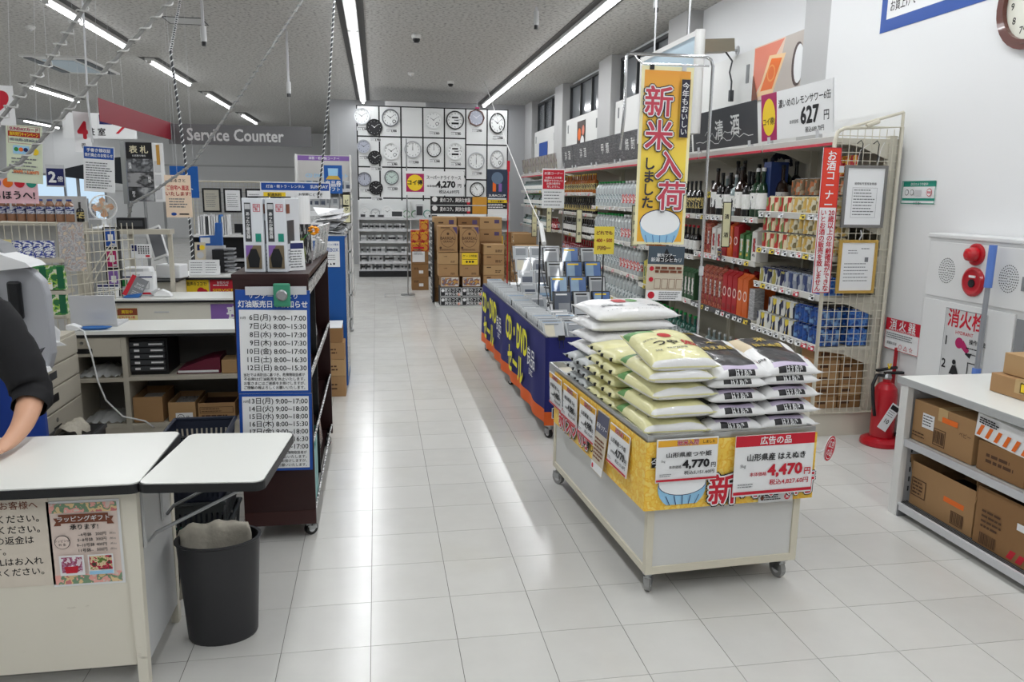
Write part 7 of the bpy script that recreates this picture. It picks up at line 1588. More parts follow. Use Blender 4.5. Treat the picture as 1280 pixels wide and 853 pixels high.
# third counter
t = thing('rear_counter', 'rear counter with dark edge and bright posters along its front', 'counter', (0, 0, 0)); MB().box(-2.0, 6.92, 0, -.68, 6.94, .825).obj('fascia', mat('rear_fascia', (186, 180, 170), .55), t); MB().box(-2.05, 6.88, .84, -.66, 7.35, .852).obj('counter_top', TOPWHITE, t); MB().box(-2.05, 6.882, .822, -.66, 7.35, .839).obj('edge_band', EDGE, t)
MB().box(-1.95, 6.56, 0, -1.58, 6.9, .845).obj('return_cabinet', IVORY, t); MB().box(-2.0, 6.5, .845, -1.55, 6.88, .858).obj('return_top', EDGE, t)
p = Print(); p.t('音声のココで!', .0, .02, .035, INK, .02, w=.16).disc(.03, -.04, .03, RED).disc(.06, -.05, .025, RED); sign('yellow_poster', 'yellow poster with red blobs on the rear counter front', 'poster', .19, .12, (-1.5, 6.916, .765), p, YELLOW, 0, .002)
p = Print(); p.t('お知らせ', 0, .03, .025, PAPER, .01).lines(-.08, .08, .0, .015, 1, PAPER, .008); p.t('SERVICE', 0, -.035, .03, YELLOW, .02, w=.17); sign('red_poster', 'red poster with yellow lettering on the rear counter front', 'poster', .21, .12, (-1.29, 6.916, .765), p, RED, 0, .002)
zc = .854
for k, (x, lb) in enumerate(((-1.50, 'white folded card at the tablet end of the rear counter'), (-1.38, 'white printed card beside the folded card on the rear counter'))):
    p = Print(); p.lines(-.05, .05, -.05, .05, 5, GREYINK, .005); card_stand(lb, .125, .13, (x, 6.95, zc), p, PAPER, -.12)
o = MB().box(-.08, -.05, 0, .08, .05, .004).box(.0, -.06, .005, .12, .02, .009).obj('loose_papers', PAPER, None, (-1.17, 7.0, zc)); tag(o, 'loose white papers lying on the rear counter', 'papers')
# things standing on the rear counter and behind
p = Print().rect(-.025, .06, -.003, .11, NAVY).disc(.017, .085, .022, YELLOW).disc(0, .02, .03, LTGREY).rect(-.02, -.09, .02, -.05, ORANGE); card_stand('narrow beige leaflet stand on the rear counter', .09, .26, (-1.52, 7.2, zc), p, mat('leaflet_beige', (0, 0, 0)), -.1)
t = thing('mini_tower', 'small dark glass case with grey trays on the rear counter', 'tray tower', (-1.33, 7.2, zc)); MB().box(-.08, -.05, 0, .02, .1, .2).obj('case', BLACK, t)
for k in range(6): MB().box(.02, -.06, .02+k*.035, .1, .08, .035+k*.035).obj('tray', MIDGREY, t)
p = Print()
for k, m_ in enumerate((NAVY, RED, PURPLE)): p.rect(-.06+k*.04, -.03, -.025+k*.04, .03, m_)
card_stand('row of three small coloured cards on the rear counter', .13, .07, (-1.40, 7.06, zc+.0), p)
t = thing('blue_leaflet_rack', 'blue leaflet holder with a curved blue front on the rear counter', 'leaflet rack', (-1.45, 7.3, 1.08)); MB().prism([(-.09, 0), (.1, 0), (.1, .2), (.05, .2), (.04, .09), (-.09, .08)], 0, .06).obj('rack_body', mat('rack_blue', (46, 96, 170), .45), t); MB().box(-.08, -.004, .02, .0, 0, .07).obj('leaflet', PAPER, t); MB().box(-.09, .0, -.226, .12, .05, 0).obj('rack_leg', LTGREY, t)

# ================================================================ card column, wire rack, goods and hanging signs at the till side
t = thing('card_rack_column', 'narrow black column rack with blue, red and purple card packs', 'card rack', (-1.90, 6.12, zt_)); MB().box(-.05, .0, 0, .05, .05, .50).obj('column', BLACK, t)
for k, m_ in enumerate((PURPLE, MAGENTA, BLUE)):
    q = MB().box(-.036, -.008, .06+k*.15, .036, 0, .19+k*.15).obj('card_pack', PAPER, t); p = Print().rect(-.032, .065+k*.15, .032, .185+k*.15, m_).rect(-.015, .1+k*.15, .02, .15+k*.15, PAPER).rect(.005, .07+k*.15, .03, .085+k*.15, LTGREY); p.obj(q, 'printing', (0, -.008, 0))
g = thing('wire_rack', 'cream wire rack with curved top rail carrying seed bags and a newspaper', 'wire rack', (0, 0, 0))
WX0, WX1, WY = -2.50, -2.05, 5.62
MB().tube([(WX0+.06, WY, .3), (WX0+.06, WY, 1.29), (WX0+.075, WY, 1.325), (WX0+.11, WY, 1.335), (WX1, WY, 1.335), (WX1, WY, .3)], .012, 8).obj('front_frame', WIRE, g, smooth=True)
wm = MB()
for i in range(1, 9): wm.cyl((WX0+.06+i*.045, WY+.02, .3), (WX0+.06+i*.045, WY+.02, 1.33), .003, 5, cap=False)
for i in range(12):
    for j in range(1): wm.cyl((WX1+.0, WY-.0+.0, .5+i*.07), (WX1+.30, WY+.52, .5+i*.07), .003, 5, cap=False)
for i in range(13): wm.cyl((WX1+.025*i, WY+.043*i, .5), (WX1+.025*i, WY+.043*i, 1.32), .003, 5, cap=False)
o = wm.obj('wire_mesh', WIRE, g); o['kind'] = 'stuff'
for z in (.90, 1.11): MB().box(WX0+.0, WY-.06, z-.03, WX1+.02, WY+.1, z-.005).obj('shelf', CS, g)
MB().tube([(WX1+.1, WY+.1, .95), (WX1+.28, WY+.1, 1.2)], .004, 5).tube([(WX1+.14, WY+.1, .93), (WX1+.29, WY+.12, 1.18)], .004, 5).obj('stay_wire', WIRE, g)
for x in (WX0+.06, WX1): MB().cyl((x, WY, 0), (x, WY, .3), .012, 8).obj('leg', WIRE, g)
SEED = pattern('seed_bag_print', [(40, 110, 60), (150, 190, 80), (214, 214, 190), (52, 128, 66), (90, 150, 60)], 16)
for k in range(6):
    r_ = k//3; o = MB().prism([(-.06, 0), (.06, 0), (.055, .16), (-.055, .16)], -.02, .02).obj('seed_bag', SEED, None, (-2.30+(k % 3)*.105, WY-.035, (.735, .9)[1-r_]+(0 if r_ == 0 else 0))); o.location.z = (.901, .735)[r_]; tag(o, 'green leaf-print seed bag, '+('first', 'second', 'third')[k % 3]+' on the '+('upper', 'lower')[r_]+' level of the wire rack', 'seed bag', 'seed bags on the wire rack'); MB().box(.015, -.0215, .01, .055, -.0205, .15).obj('green_band', mat('band_green', (20, 96, 62), .4), o)
o = MB().box(WX0+.1, WY-.09, .72, WX1, WY-.07, .734).obj('lower_ledge', CS, g); MB().box(WX0+.1, WY-.08, .71, WX1+.02, WY+.05, .733).obj('shelf', CS, g)
BBG = pattern('blue_white_bag', [(226, 228, 232), (40, 60, 150), (226, 228, 232), (36, 52, 130)], 20, stretch=(1, 1, 2))
for k in range(4): o = MB().prism([(-.03, 0), (.03, 0), (.028, .11), (-.028, .11)], -.015, .015).obj('small_blue_bag', BBG, None, (-2.30+k*.062, WY-.03, 1.111)); tag(o, ('first', 'second', 'third', 'last')[k]+' small white and blue bag hanging in a row on the wire rack', 'snack bag', 'small blue bags on the wire rack')
p = Print(); p.lines(-.03, .03, -.015, .01, 2, GREYINK, .005).rect(-.035, .012, .035, .018, YELLOW, up=False); sign('price_card', 'white price card in front of the upper seed bags', 'price card', .08, .045, (-2.14, WY-.075, .93), p, PAPER, 0, .002)
p = Print(); p.lines(-.03, .03, -.015, .01, 2, GREYINK, .005); sign('price_card', 'yellow-edged price card beside the small blue bags', 'price card', .09, .06, (-2.37, WY-.065, 1.2), p, mat('pale_yellow_paper', (0, 0, 0)), 0, .002)
o = MB().box(-.075, 0, 0, .075, .006, .32).obj('hung_newspaper', pattern('colour_newsprint', [(206, 204, 200), (170, 150, 142), (196, 194, 192), (146, 148, 158), (208, 190, 166)], 30, soft=True), None, (-1.98, 5.60, 1.02), .15); tag(o, 'colour newspaper clipped on the wire rack side', 'newspaper')
# bottles on the top shelf
s_ = thing('top_goods_shelf', 'cream shelf behind the wire rack carrying a row of drink bottles', 'shelf', (0, 0, 0)); MB().box(-3.1, 6.5, 1.28, -2.25, 6.75, 1.305).obj('shelf_board', CS, s_); MB().box(-3.1, 6.74, 0, -2.25, 6.76, 1.5).obj('back_panel', GREYP, s_)
for x in (-3.1, -2.28): MB().box(x, 6.5, 0, x+.03, 6.75, 1.28).obj('side_panel', CS, s_)
TEAB = mat('tea_bottle_brown', (150, 110, 84), .2, coat=.4); LABB = pattern('blue_drink_label', [(30, 44, 110), (200, 206, 216), (36, 52, 130)], 24, stretch=(1, 1, 2))
tb_ = bottle_mesh('drink_bottle', .17, .032, TEAB, LABB, CAPB, neck=.1, cr=.55, lab=(.35, .68))
for k in range(11): o = obj('drink_bottle', tb_, None, (-3.0+k*.068, 6.58, 1.306), 0); tag(o, 'brown drink bottle with navy label and blue cap in the row on the cream shelf', 'bottle', 'drink bottles in a row')
o = obj('sauce_bottle', bottle_mesh('sauce_bottle', .15, .028, G_BLACK, LABK, BLACK), None, (-2.26, 6.62, 1.306)); tag(o, 'dark sauce bottle at the end of the row of drink bottles', 'bottle')
for k in range(10):
    o = MB().cyl((0, 0, 0), (0, 0, .12), .03, 10).obj('foil_pack', mat('silver_foil', (190, 192, 196), .25, .8, bump=.4, scale=50), None, (-2.75+k*.05, 7.0, 1.32+.02*(k % 3))); tag(o, 'silver foil pack in the glittering heap behind the drink bottles', 'foil pack', 'foil packs')
sh2 = MB().box(-3.0, 6.9, 0, -2.2, 7.15, 1.315).obj('low_stock_shelf', GREYP); tag(sh2, 'grey stock shelf block under the silver foil packs', 'shelf')
p = Print();
for k, m_ in enumerate((BLUE, PURPLE, ORANGE, RED, TEAL)): p.disc(-.16+k*.08, .06, .035, m_)
p.t('まるほうへ!', 0, -.03, .07, INK, .02); sign('colourful_sign', 'small pink sign with coloured dots above the drink bottles', 'sign', .40, .18, (-2.68, 6.45, 1.535), p, PINK, 0, .004); MB().cyl((0, .008, -.14), (0, .008, -.08), .008, 6).obj('post', LTGREY, bpy.data.objects['colourful_sign'])
# desk fan
f = thing('desk_fan', 'white desk fan with a round wire guard on the till partition', 'fan', (-2.03, 6.42, 1.262)); MB().lathe([(.085, 0), (.085, .012), (.03, .022), (.018, .03), (.016, .075)], 18).obj('base', PAPER, f); hd = bpy.data.objects.new('fan_head', None)
ring(MB(), .088, .094, -.028, .012, 24).obj('guard_ring', PAPER, f, (.0, 0, .16)); gw = MB()
for i in range(20): a = 2*PI*i/20; gw.cyl((0, -.035, .16), (.09*math.cos(a), -.015, .16+.09*math.sin(a)), .0014, 4, cap=False)
o = gw.obj('guard_wires', WIRE, f); o['kind'] = 'stuff'
for i in range(4): b_ = MB().add([(0, -.012, .012), (.06, -.02, .03), (.078, -.008, .0), (.06, .004, -.02), (0, -.004, -.012)], [(0, 1, 2, 3, 4)]).obj('blade', mat('fan_blade_orange', (226, 176, 140), .4), f, (0, 0, .16)); b_.rotation_euler = (0, i*PI/2, 0)
MB().cyl((0, -.005, .16), (0, .1, .165), .045, 16, r2=.035).obj('motor_housing', PAPER, f, smooth=False); bpy.data.objects.remove(hd)
f.rotation_euler = (0, 0, .55)
t = thing('till_partition', 'cream partition frame beside the till carrying the fan and a black display', 'partition', (0, 0, 0)); MB().box(-2.2, 6.36, 1.225, -1.55, 6.50, 1.26).obj('top_rail', CS, t)
for x in (-2.2, -1.86, -1.58): MB().box(x, 6.40, .0, x+.03, 6.43, 1.225).obj('post', CS, t)
t = thing('customer_display', 'black customer display box standing on the till partition', 'display', (-1.84, 6.43, 1.262)); MB().box(-.1, -.02, .0, .1, .05, .085).obj('display_case', BLACK, t, bev=.004); MB().box(-.085, -.022, .02, .085, -.02, .065).obj('display_window', DKGREY, t)
# hanging and standing signs round the tills
def hung(name, label, cat, w_, h_, loc, pr, base=PAPER, rz=0, up=.6, tilt=(0, 0), n=2):
    o = sign(name, label, cat, w_, h_, loc, pr, base, rz, .004, None, tilt)
    for s_ in ((-.35, .35) if n == 2 else (0,)): MB().cyl((w_*s_, .002, h_/2), (w_*s_, .002, h_/2+up), .0011, 4).obj('hanging_wire', LTGREY, o)
    return o
p = Print().border(-.1, .07, .1, .185, .002, MAGENTA); p.rect(-.1, .115, .1, .15, mat('deep_red', (170, 30, 30), .5)); p.t('SUNDAYカード', 0, .167, .027, MAGENTA, .03, w=.18).t('無料発行キャンペーン', 0, .133, .028, YELLOW, .02, w=.18).t('9月1日(月)~2月28日(土)', 0, .093, .02, NAVY, .02, w=.18).rect(-.07, -.0, .03, .055, LBLUE); p.disc(-.05, .03, .014, GREEN).disc(-.02, .03, .014, ORANGE).disc(.01, .03, .014, NAVY).disc(.07, .02, .022, YELLOW); p.lines(-.08, .08, -.14, -.02, 5, GREYINK, .008); p.t('500円・5,000円', .01, -.12, .024, ORANGE, .03)
hung('card_campaign_poster', 'pale green loyalty card campaign poster hanging over the wire rack', 'poster', .225, .385, (-2.37, 6.0, 1.785), p, mat('pale_green_paper', (214, 222, 196), .55), 0, 1.5, (0, .07))
p = Print().rect(-.055, -.065, .055, .05, NAVY); p.t('2', -.02, -.008, .1, PAPER, .03).t('倍', .03, -.02, .04, PAPER, .02); hung('points_sign', 'small navy sign with a large white 2 beside the loyalty poster', 'sign', .12, .15, (-2.18, 5.98, 1.643), p, LTGREY, 0, 1.7, (0, .02), 1)
p = Print().rect(-.096, .07, .096, .15, BLUE); p.t('手書き領収証', 0, .128, .026, PAPER, .02).t('発行廃止のお知らせ', 0, .095, .026, PAPER, .02, w=.18); p.lines(-.085, .085, -.135, .05, 11, GREYINK, .007); hung('receipt_notice', 'white notice with blue heading hanging above the desk fan', 'notice', .2, .31, (-1.895, 5.98, 1.692), p, PAPER, 0, 1.6, (0, .055), 1)
p = Print().rect(-.1, .11, .1, .235, INK).rect(-.1, .0, .1, .105, pattern('slate_photo', [(70, 72, 76), (120, 122, 126), (50, 52, 56), (160, 162, 166)], 9, soft=True)).rect(-.1, -.12, .1, -.005, pattern('wood_ring_photo', [(40, 42, 44), (110, 112, 114), (30, 30, 34), (150, 150, 152)], 7, stretch=(1, 1, 2), soft=True)).rect(-.1, -.235, .1, -.125, pattern('leaf_photo', [(60, 62, 64), (170, 172, 174), (90, 92, 96), (40, 42, 44)], 8, soft=True)); p.t('表 札', 0, .18, .065, mat('nameplate_gold', (214, 206, 176), .5), .02).t('お見積り無料', 0, .13, .018, PAPER, .004); p.v('美濃', -.075, .05, .026, PAPER, .01).v('銅板', .07, -.06, .026, PAPER, .01).v('彫る', -.06, -.18, .026, PAPER, .01)
t = thing('nameplate_sample_board', 'tall black nameplate sample board with three grey photographs by the tills', 'sample board', (-1.905, 7.0, 1.70)); q = MB().box(-.1, 0, -.237, .1, .006, .237).obj('board', BK, t); p.obj(q); MB().box(-.14, -.01, -.26, -.105, .02, .24).obj('side_rail', STEEL, t); MB().box(.105, 0, -.24, .19, .004, .235).obj('sample_strip', PAPER, t); MB().box(.135, -.006, .06, .16, 0, .22).obj('gold_sample', mat('sample_gold', (186, 140, 60), .5), t)
for k in range(3): MB().box(.112, -.004, -.22+k*.11, .16, 0, -.13+k*.11).obj('sample_tile', LTGREY, t)
for x in (-.12, .16): MB().box(x, .004, -.85, x+.02, .02, -.24).obj('stand_leg', STEEL, t)
p = Print().rect(-.085, .02, .085, .14, mat('poster_peach2', (238, 214, 190), .6)); p.t('ふるさと', -.0, .12, .03, INK, .01).t('ご自宅へ直送', 0, .065, .04, RED, .02, w=.16).t('いたします!', 0, .02, .035, mat('deep_red', (0, 0, 0)), .02); p.lines(-.07, .07, -.09, -.01, 4, GREYINK, .008); p.disc(-.04, -.135, .02, BLUE, rz=.012); p.rect(.0, -.14, .07, -.13, INK); hung('direct_delivery_poster', 'peach direct delivery poster hanging by the spiral cable near the tills', 'poster', .19, .32, (-1.50, 6.48, 1.51), p, mat('poster_peach2', (0, 0, 0)), 0, 1.83, (0, .0), 1)
p = Print().rect(-.04, -.02, .04, .05, PAPER); p.t('ギフト', 0, -.06, .05, PAPER, .02); hung('blue_gift_sign', 'blue gift sign half hidden behind the peach delivery poster', 'sign', .24, .28, (-1.70, 7.6, 1.63), p, mat('gift_blue', (20, 88, 166), .5), 0, 1.75)
p = Print().poly([(-.05, .03), (.05, .03), (.055, .12), (-.055, .12)], LBLUE).poly([(-.08, .0), (.08, .0), (.05, .04), (-.05, .04)], GOLD); p.t('商品券', 0, -.045, .07, PAPER, .02, w=.17).t('ギフト', 0, -.105, .05, PAPER, .015); hung('blue_gift_sign', 'blue gift voucher sign with a gold ribbon hanging over the aisle corner', 'sign', .195, .305, (-.462, 9.0, 1.695), p, MATS['gift_blue'], 0, .35)
# service counter sign and the red sign panel
SG = mat('sign_grey', (104, 104, 106), .5)
p = Print(); p.t('Service Counter', -.06, .0, .2, mat('sign_white', (206, 206, 206), .5), .02, w=1.12)
hung('service_counter_sign', 'long grey hanging sign reading Service Counter', 'sign', 1.66, .24, (-1.60, 10.2, 2.22), p, SG, 0, 1.16)
p = Print(); hung('red_hanging_panel', 'long plain dark red hanging panel running towards the service counter sign', 'sign', 2.75, .20, (-2.40, 9.08, 2.25), None, mat('sign_red', (140, 24, 44), .5), PI/2, 1.1)
p = Print().rect(-.3, .02, -.12, .15, RED).rect(.0, .02, .16, .15, NAVY); p.disc(-.21, .1, .025, PAPER).poly([(-.25, .03), (-.17, .03), (-.19, .08), (-.23, .08)], PAPER); p.t('化 粧 室', -.12, -.08, .11, INK, .02).poly([(.2, -.1), (.24, -.1), (.34, .0), (.3, .0)], RED); hung('restroom_sign', 'white restroom direction sign with red and navy symbols hanging by the tills', 'sign', .95, .34, (-3.75, 12.0, 2.42), p, PAPER, 0, .9)
p = Print(); p.t('4', 0, .02, .2, RED, .05, w=.1).t('番', 0, -.12, .05, INK, .01); hung('till_number_sign', 'white till number sign with a big red 4', 'sign', .16, .36, (-2.65, 8.0, 2.07), p, PAPER, .85, 1.2, (0, 0), 1)
p = Print().disc(0, .02, .08, PAPER); p.t('♥', 0, .02, .13, RED, .02); hung('red_heart_sign', 'white hanging sign with a red heart at the picture edge', 'sign', .2, .24, (-2.31, 5.5, 2.06), p, PAPER, .3, 1.2, (0, 0), 1)
a = thing('black_awning', 'sloping black awning over the far entrance corner', 'awning', (-3.3, 10.6, 0)); MB().prism([(-.45, 1.70), (.42, 1.60), (.42, 1.98), (.1, 1.94), (-.45, 1.80)], 0, .5).obj('awning_cloth', mat('awning_black', (34, 38, 44), .8), a)
for x in (-.4, .38): MB().cyl((x, .25, 0), (x, .25, 1.72), .02, 8).obj('awning_post', STEEL, a)
# framed papers on a wire grid, binders and dark drawers at the back of the service area
g = thing('office_grid', 'white wire grid with hung frames at the back of the service counter', 'grid panel', (0, 0, 0)); MB().tube([(-2.05, 9.52, .9), (-2.05, 9.52, 1.66), (-1.2, 9.52, 1.66), (-1.2, 9.52, .9)], .012, 8, closed=True).obj('frame', WIRE, g); wm = MB()
for i in range(20): wm.cyl((-2.05+.043*i, 9.525, .9), (-2.05+.043*i, 9.525, 1.66), .002, 4, cap=False)
for i in range(18): wm.cyl((-2.05, 9.525, .92+.043*i), (-1.2, 9.525, .92+.043*i), .002, 4, cap=False)
o = wm.obj('wire_mesh', WIRE, g); o['kind'] = 'stuff'; 
for x in (-2.07, -1.22): MB().box(x, 9.5, 0, x+.04, 9.54, .9).obj('leg', WIRE, g)
for k, (x, m_) in enumerate(((-1.84, mat('aged_paper', (190, 186, 172), .6)), (-1.61, PAPER), (-1.37, PAPER))):
    t = thing('framed_paper', ('black-framed aged certificate', 'black-framed white certificate', 'black-framed certificate half behind the product boxes')[k]+' on the office grid', 'framed certificate', (x, 9.48, 1.45)); MB().box(-.1, 0, -.135, .1, .02, .135).obj('frame', BLACK, t); q = MB().box(-.08, -.003, -.115, .08, 0, .115).obj('paper', m_, t); p = Print(); p.lines(-.06, .06, -.08, .08, 7, GREYINK, .006); p.obj(q, 'printing', (0, -.003, 0))
t = thing('office_bookshelf', 'dark open office bookcase below the framed certificates', 'bookcase', (0, 0, 0)); MB().box(-2.0, 9.2, 1.05, -1.05, 9.45, 1.075).obj('shelf', WHITE, t); MB().box(-2.0, 9.44, 0, -1.05, 9.46, 1.05).obj('back_panel', BLACK, t); MB().box(-2.0, 9.2, .78, -1.05, 9.44, .8).obj('shelf', GREYP, t); MB().box(-2.0, 9.2, 0, -1.05, 9.22, .5).obj('lower_front', BROWN, t)
for x in (-2.02, -1.05): MB().box(x, 9.2, 0, x+.02, 9.46, 1.06).obj('side_panel', DKGREY, t)
for k in range(12): o = MB().box(0, 0, 0, .02, .15, .2+.01*(k % 3)).obj('binder', (PAPER, LTGREY, mat('binder_blue', (60, 120, 190), .5), DKGREY)[(0, 1, 0, 3, 0, 1, 0, 0, 2, 0, 1, 0)[k]], None, (-1.95+k*.028, 9.22, 1.076)); tag(o, ('white', 'grey', 'blue', 'charcoal')[(0, 1, 0, 3, 0, 1, 0, 0, 2, 0, 1, 0)[k]]+' binder standing in the row on the office bookcase', 'binder', 'binders on the office bookcase')
for r_ in range(3):
    for c_ in range(3): o = thing('drawer_box', 'black drawer box, '+('bottom', 'middle', 'top')[r_]+' row '+('first', 'second', 'third')[c_]+' in the office bookcase', 'drawer box', (-1.85+c_*.29, 9.1, .5+r_*.09)); MB().box(-.13, 0, 0, .13, .09, .08).obj('drawer_front', BLACK, o); MB().box(-.06, -.004, .03, .06, 0, .045).obj('label_strip', LTGREY, o)
o = MB().box(-1.92, 9.09, 0, -1.10, 9.19, .498).obj('drawer_plinth', BLACK); tag(o, 'black plinth cabinet under the drawer boxes', 'cabinet')
t = thing('black_monitor', 'small black monitor on the office bookcase', 'monitor', (-1.45, 9.25, 1.076)); MB().box(-.12, 0, .02, .12, .03, .12).obj('screen_case', BLACK, t); MB().box(-.05, 0, 0, .05, .08, .02).obj('foot', BLACK, t)
p = Print().rect(-.34, .0, .34, .075, BLUE); p.t('灯油・軽トラ・レンタル', -.1, .04, .035, PAPER, .01).t('SUNDAY', .24, .04, .045, PAPER, .02).rect(-.32, -.07, -.1, -.02, YELLOW); p.t('配達無料', -.21, -.045, .035, INK, .02).t('お気軽にどうぞ', .15, -.04, .035, INK, .01); t = thing('rental_banner', 'blue and white rental service banner behind the tall product boxes', 'banner', (-.82, 8.5, 1.57)); q = MB().box(-.35, 0, -.085, .35, .004, .085).obj('banner_sheet', PAPER, t); p.obj(q)
for x in (-.34, .34): MB().cyl((x, .01, -1.57), (x, .01, .09), .008, 8).obj('pole', STEEL, t)
# ---------------------------------------------------------------- cables wrapped in spiral tubing, dropping from the ceiling
def spiral(name, label, pts, r, pitch, sr, m1=mat('cable_grey', (150, 150, 148), .5), m2=mat('wrap_grey', (196, 196, 194), .5)):
    P_ = [Vector(p_) for p_ in pts]; fine = []
    for a, b in zip(P_, P_[1:]):
        n = max(2, int((b-a).length/.012)); fine += [a.lerp(b, i/n) for i in range(n)]
    fine.append(P_[-1]); o = MB().tube(P_, r, 6).obj(name, m1, None, smooth=True); tag(o, label, 'cable'); hx = []; s_ = 0
    for i, p_ in enumerate(fine):
        if i: s_ += (p_-fine[i-1]).length
        d = (fine[min(i+1, len(fine)-1)]-fine[max(i-1, 0)]).normalized(); e = d.cross(Vector((0, 1, 0))).normalized(); g_ = d.cross(e); a = 2*PI*s_/pitch; hx.append(p_+e*sr*math.cos(a)+g_*sr*math.sin(a))
    MB().tube(hx, r*.5, 4).obj('spiral_wrap', m2, o)
spiral('hanging_cable', 'cable in loose spiral wrap sagging steeply from the ceiling to the picture edge', [(-1.2, 5.2, 3.5), (-1.56, 5.0, 2.6), (-1.81, 5.0, 2.25), (-2.09, 5.0, 1.93), (-2.3, 5.0, 1.75)], .011, .075, .026)
spiral('hanging_cable', 'long straight cable in spiral wrap running down from the ceiling past the loyalty poster', [(-.55, 5.1, 3.5), (-1.124, 5.0, 2.62), (-1.62, 5.0, 2.11), (-2.0, 5.0, 1.70), (-2.3, 5.05, 1.56)], .011, .09, .016)
spiral('hanging_cable', 'thick cable slanting from the ceiling over the service sign down to the tills', [(-.2, 6.2, 3.5), (-.48, 6.0, 2.88), (-.934, 6.0, 2.216), (-1.28, 6.0, 1.74), (-1.56, 6.0, 1.54), (-1.72, 6.05, 1.46), (-1.76, 6.1, 1.36)], .010, .05, .010, MATS['cable_grey'], MIDGREY)
spiral('hanging_cable', 'dotted spiral cable hanging straight down before the grey service sign', [(-1.75, 8.3, 3.5), (-1.61, 7.0, 2.65), (-1.58, 7.0, 2.25), (-1.55, 7.0, 1.82), (-1.54, 7.0, .86)], .009, .045, .012, DKGREY, PAPER)
spiral('hanging_cable', 'dotted spiral cable hanging beside the blue gift voucher sign', [(-.34, 8.0, 3.5), (-.362, 8.0, 3.26), (-.43, 8.0, 2.46), (-.51, 8.0, 1.83), (-.56, 8.0, 1.5)], .009, .045, .012, DKGREY, PAPER)
o = MB().tube([(-2.08, 6.5, 3.5), (-2.08, 6.5, 2.8), (-2.1, 6.5, 2.2), (-2.09, 6.5, 1.9)], .008, 6).obj('hanging_cable', LTGREY, None); tag(o, 'plain thin cable hanging straight from the ceiling behind the spiral cables', 'cable')
# ================================================================ shop worker leaning on the service table at the picture edge
def skin_mesh(name, V, E, mat_, parent, sub=2, root=0):
    me = bpy.data.meshes.new(name); me.from_pydata([v[:3] for v in V], E, []); me.materials.append(mat_)
    o = bpy.data.objects.new(name, me); COL.objects.link(o); o.parent = parent
    sk = o.modifiers.new('skin', 'SKIN'); sk.use_smooth_shade = True
    if not me.skin_vertices: me.attributes.new if 0 else None
    lay = me.skin_vertices[0] if len(me.skin_vertices) else None
    if lay:
        for i, v in enumerate(V):
            r = v[3] if isinstance(v[3], tuple) else (v[3], v[3]); lay.data[i].radius = r; lay.data[i].use_root = (i == root)
    sb = o.modifiers.new('smooth', 'SUBSURF'); sb.levels = sb.render_levels = sub
    return o
SKIN = mat('skin', (206, 158, 130), .5, var=.05, scale=20); HAIR = mat('black_hair', (24, 20, 18), .6); SHIRT = mat('black_shirt', (15, 15, 19), .8, var=.15, scale=14); APRON = mat('apron_blue', (24, 62, 152), .7, var=.06, scale=6); TROU = mat('dark_trousers', (34, 36, 44), .8)
w = thing('person', 'person in black top and blue apron leaning one forearm on the white service table', 'person', (-1.56, 3.1, 0))
# local coordinates round (-1.5, 3.1)
hand = (.09, -.28, .722)
V = [(0, .30, .86, (.15, .11)), (0, .20, .98, (.15, .11)), (.0, .08, 1.10, (.17, .11)), (0, -.01, 1.17, (.12, .09)), (-.02, -.08, 1.24, .055), (-.03, -.13, 1.30, .06), (-.03, -.16, 1.38, (.075, .088)), (-.03, -.17, 1.46, .07),
     (.19, -.05, 1.07, .068), (.28, -.09, .95, .062), (.335, -.13, .825, .05), (.36, -.28, .766, .038), (.365, -.40, .738, .027), (.365, -.45, .728, (.03, .018)),
     (-.17, .02, 1.10, .062), (-.25, -.0, .95, .054), (-.26, -.06, .82, .045), (-.2, -.17, .76, .036), (-.14, -.25, .728, .026), (-.12, -.28, .722, (.03, .018)),
     (.09, .32, .80, .085), (.10, .30, .45, .062), (.10, .34, .10, .042), (.10, .24, .035, .038),
     (-.09, .32, .80, .085), (-.10, .30, .45, .062), (-.10, .34, .10, .042), (-.10, .24, .035, .038)]
E = [(0, 1), (1, 2), (2, 3), (3, 4), (4, 5), (5, 6), (6, 7), (2, 8), (8, 9), (9, 10), (10, 11), (11, 12), (12, 13), (2, 14), (14, 15), (15, 16), (16, 17), (17, 18), (18, 19), (0, 20), (20, 21), (21, 22), (22, 23), (0, 24), (24, 25), (25, 26), (26, 27)]
for k, s in ((13, 1), (19, -1)):
    bx, by, bz = V[k][:3]
    for i, (dx, L) in enumerate(((-.026, .062), (-.009, .075), (.009, .07), (.025, .055))):
        a = len(V); V += [(bx+dx-.02*s, by-.03, bz+.004, .0095), (bx+dx*1.15-.035*s, by-.03-L*.5, bz+.008, .0088), (bx+dx*1.2-.045*s, by-.03-L, bz-.008, .0078)]; E += [(k, a), (a, a+1), (a+1, a+2)]
    a = len(V); V += [(bx-s*.03, by+.0, bz+.0, .012), (bx-s*.055, by-.035, bz-.002, .0095)]; E += [(k, a), (a, a+1)]
slim = {0, 1, 2, 3, 8, 9, 14, 15, 20, 21, 24, 25}
skin_mesh('body', [v if i not in slim else v[:3]+((v[3] if isinstance(v[3], tuple) else (v[3], v[3]))[0]*.82, (v[3] if isinstance(v[3], tuple) else (v[3], v[3]))[1]*.82) if 0 else (v if i not in slim else (v[0], v[1], v[2], tuple(q*.82 for q in (v[3] if isinstance(v[3], tuple) else (v[3], v[3]))))) for i, v in enumerate(V)], list(E), SKIN, w)
def sub_skin(name, idx, grow, m, extra=None, sub=2):
    mp = {j: i for i, j in enumerate(idx)}; vv = []
    for j in idx:
        r = V[j][3]; r = r if isinstance(r, tuple) else (r, r); vv.append(V[j][:3]+((r[0]+grow, r[1]+grow),))
    return skin_mesh(name, vv, [(mp[a], mp[b]) for a, b in E if a in mp and b in mp], m, w, sub)
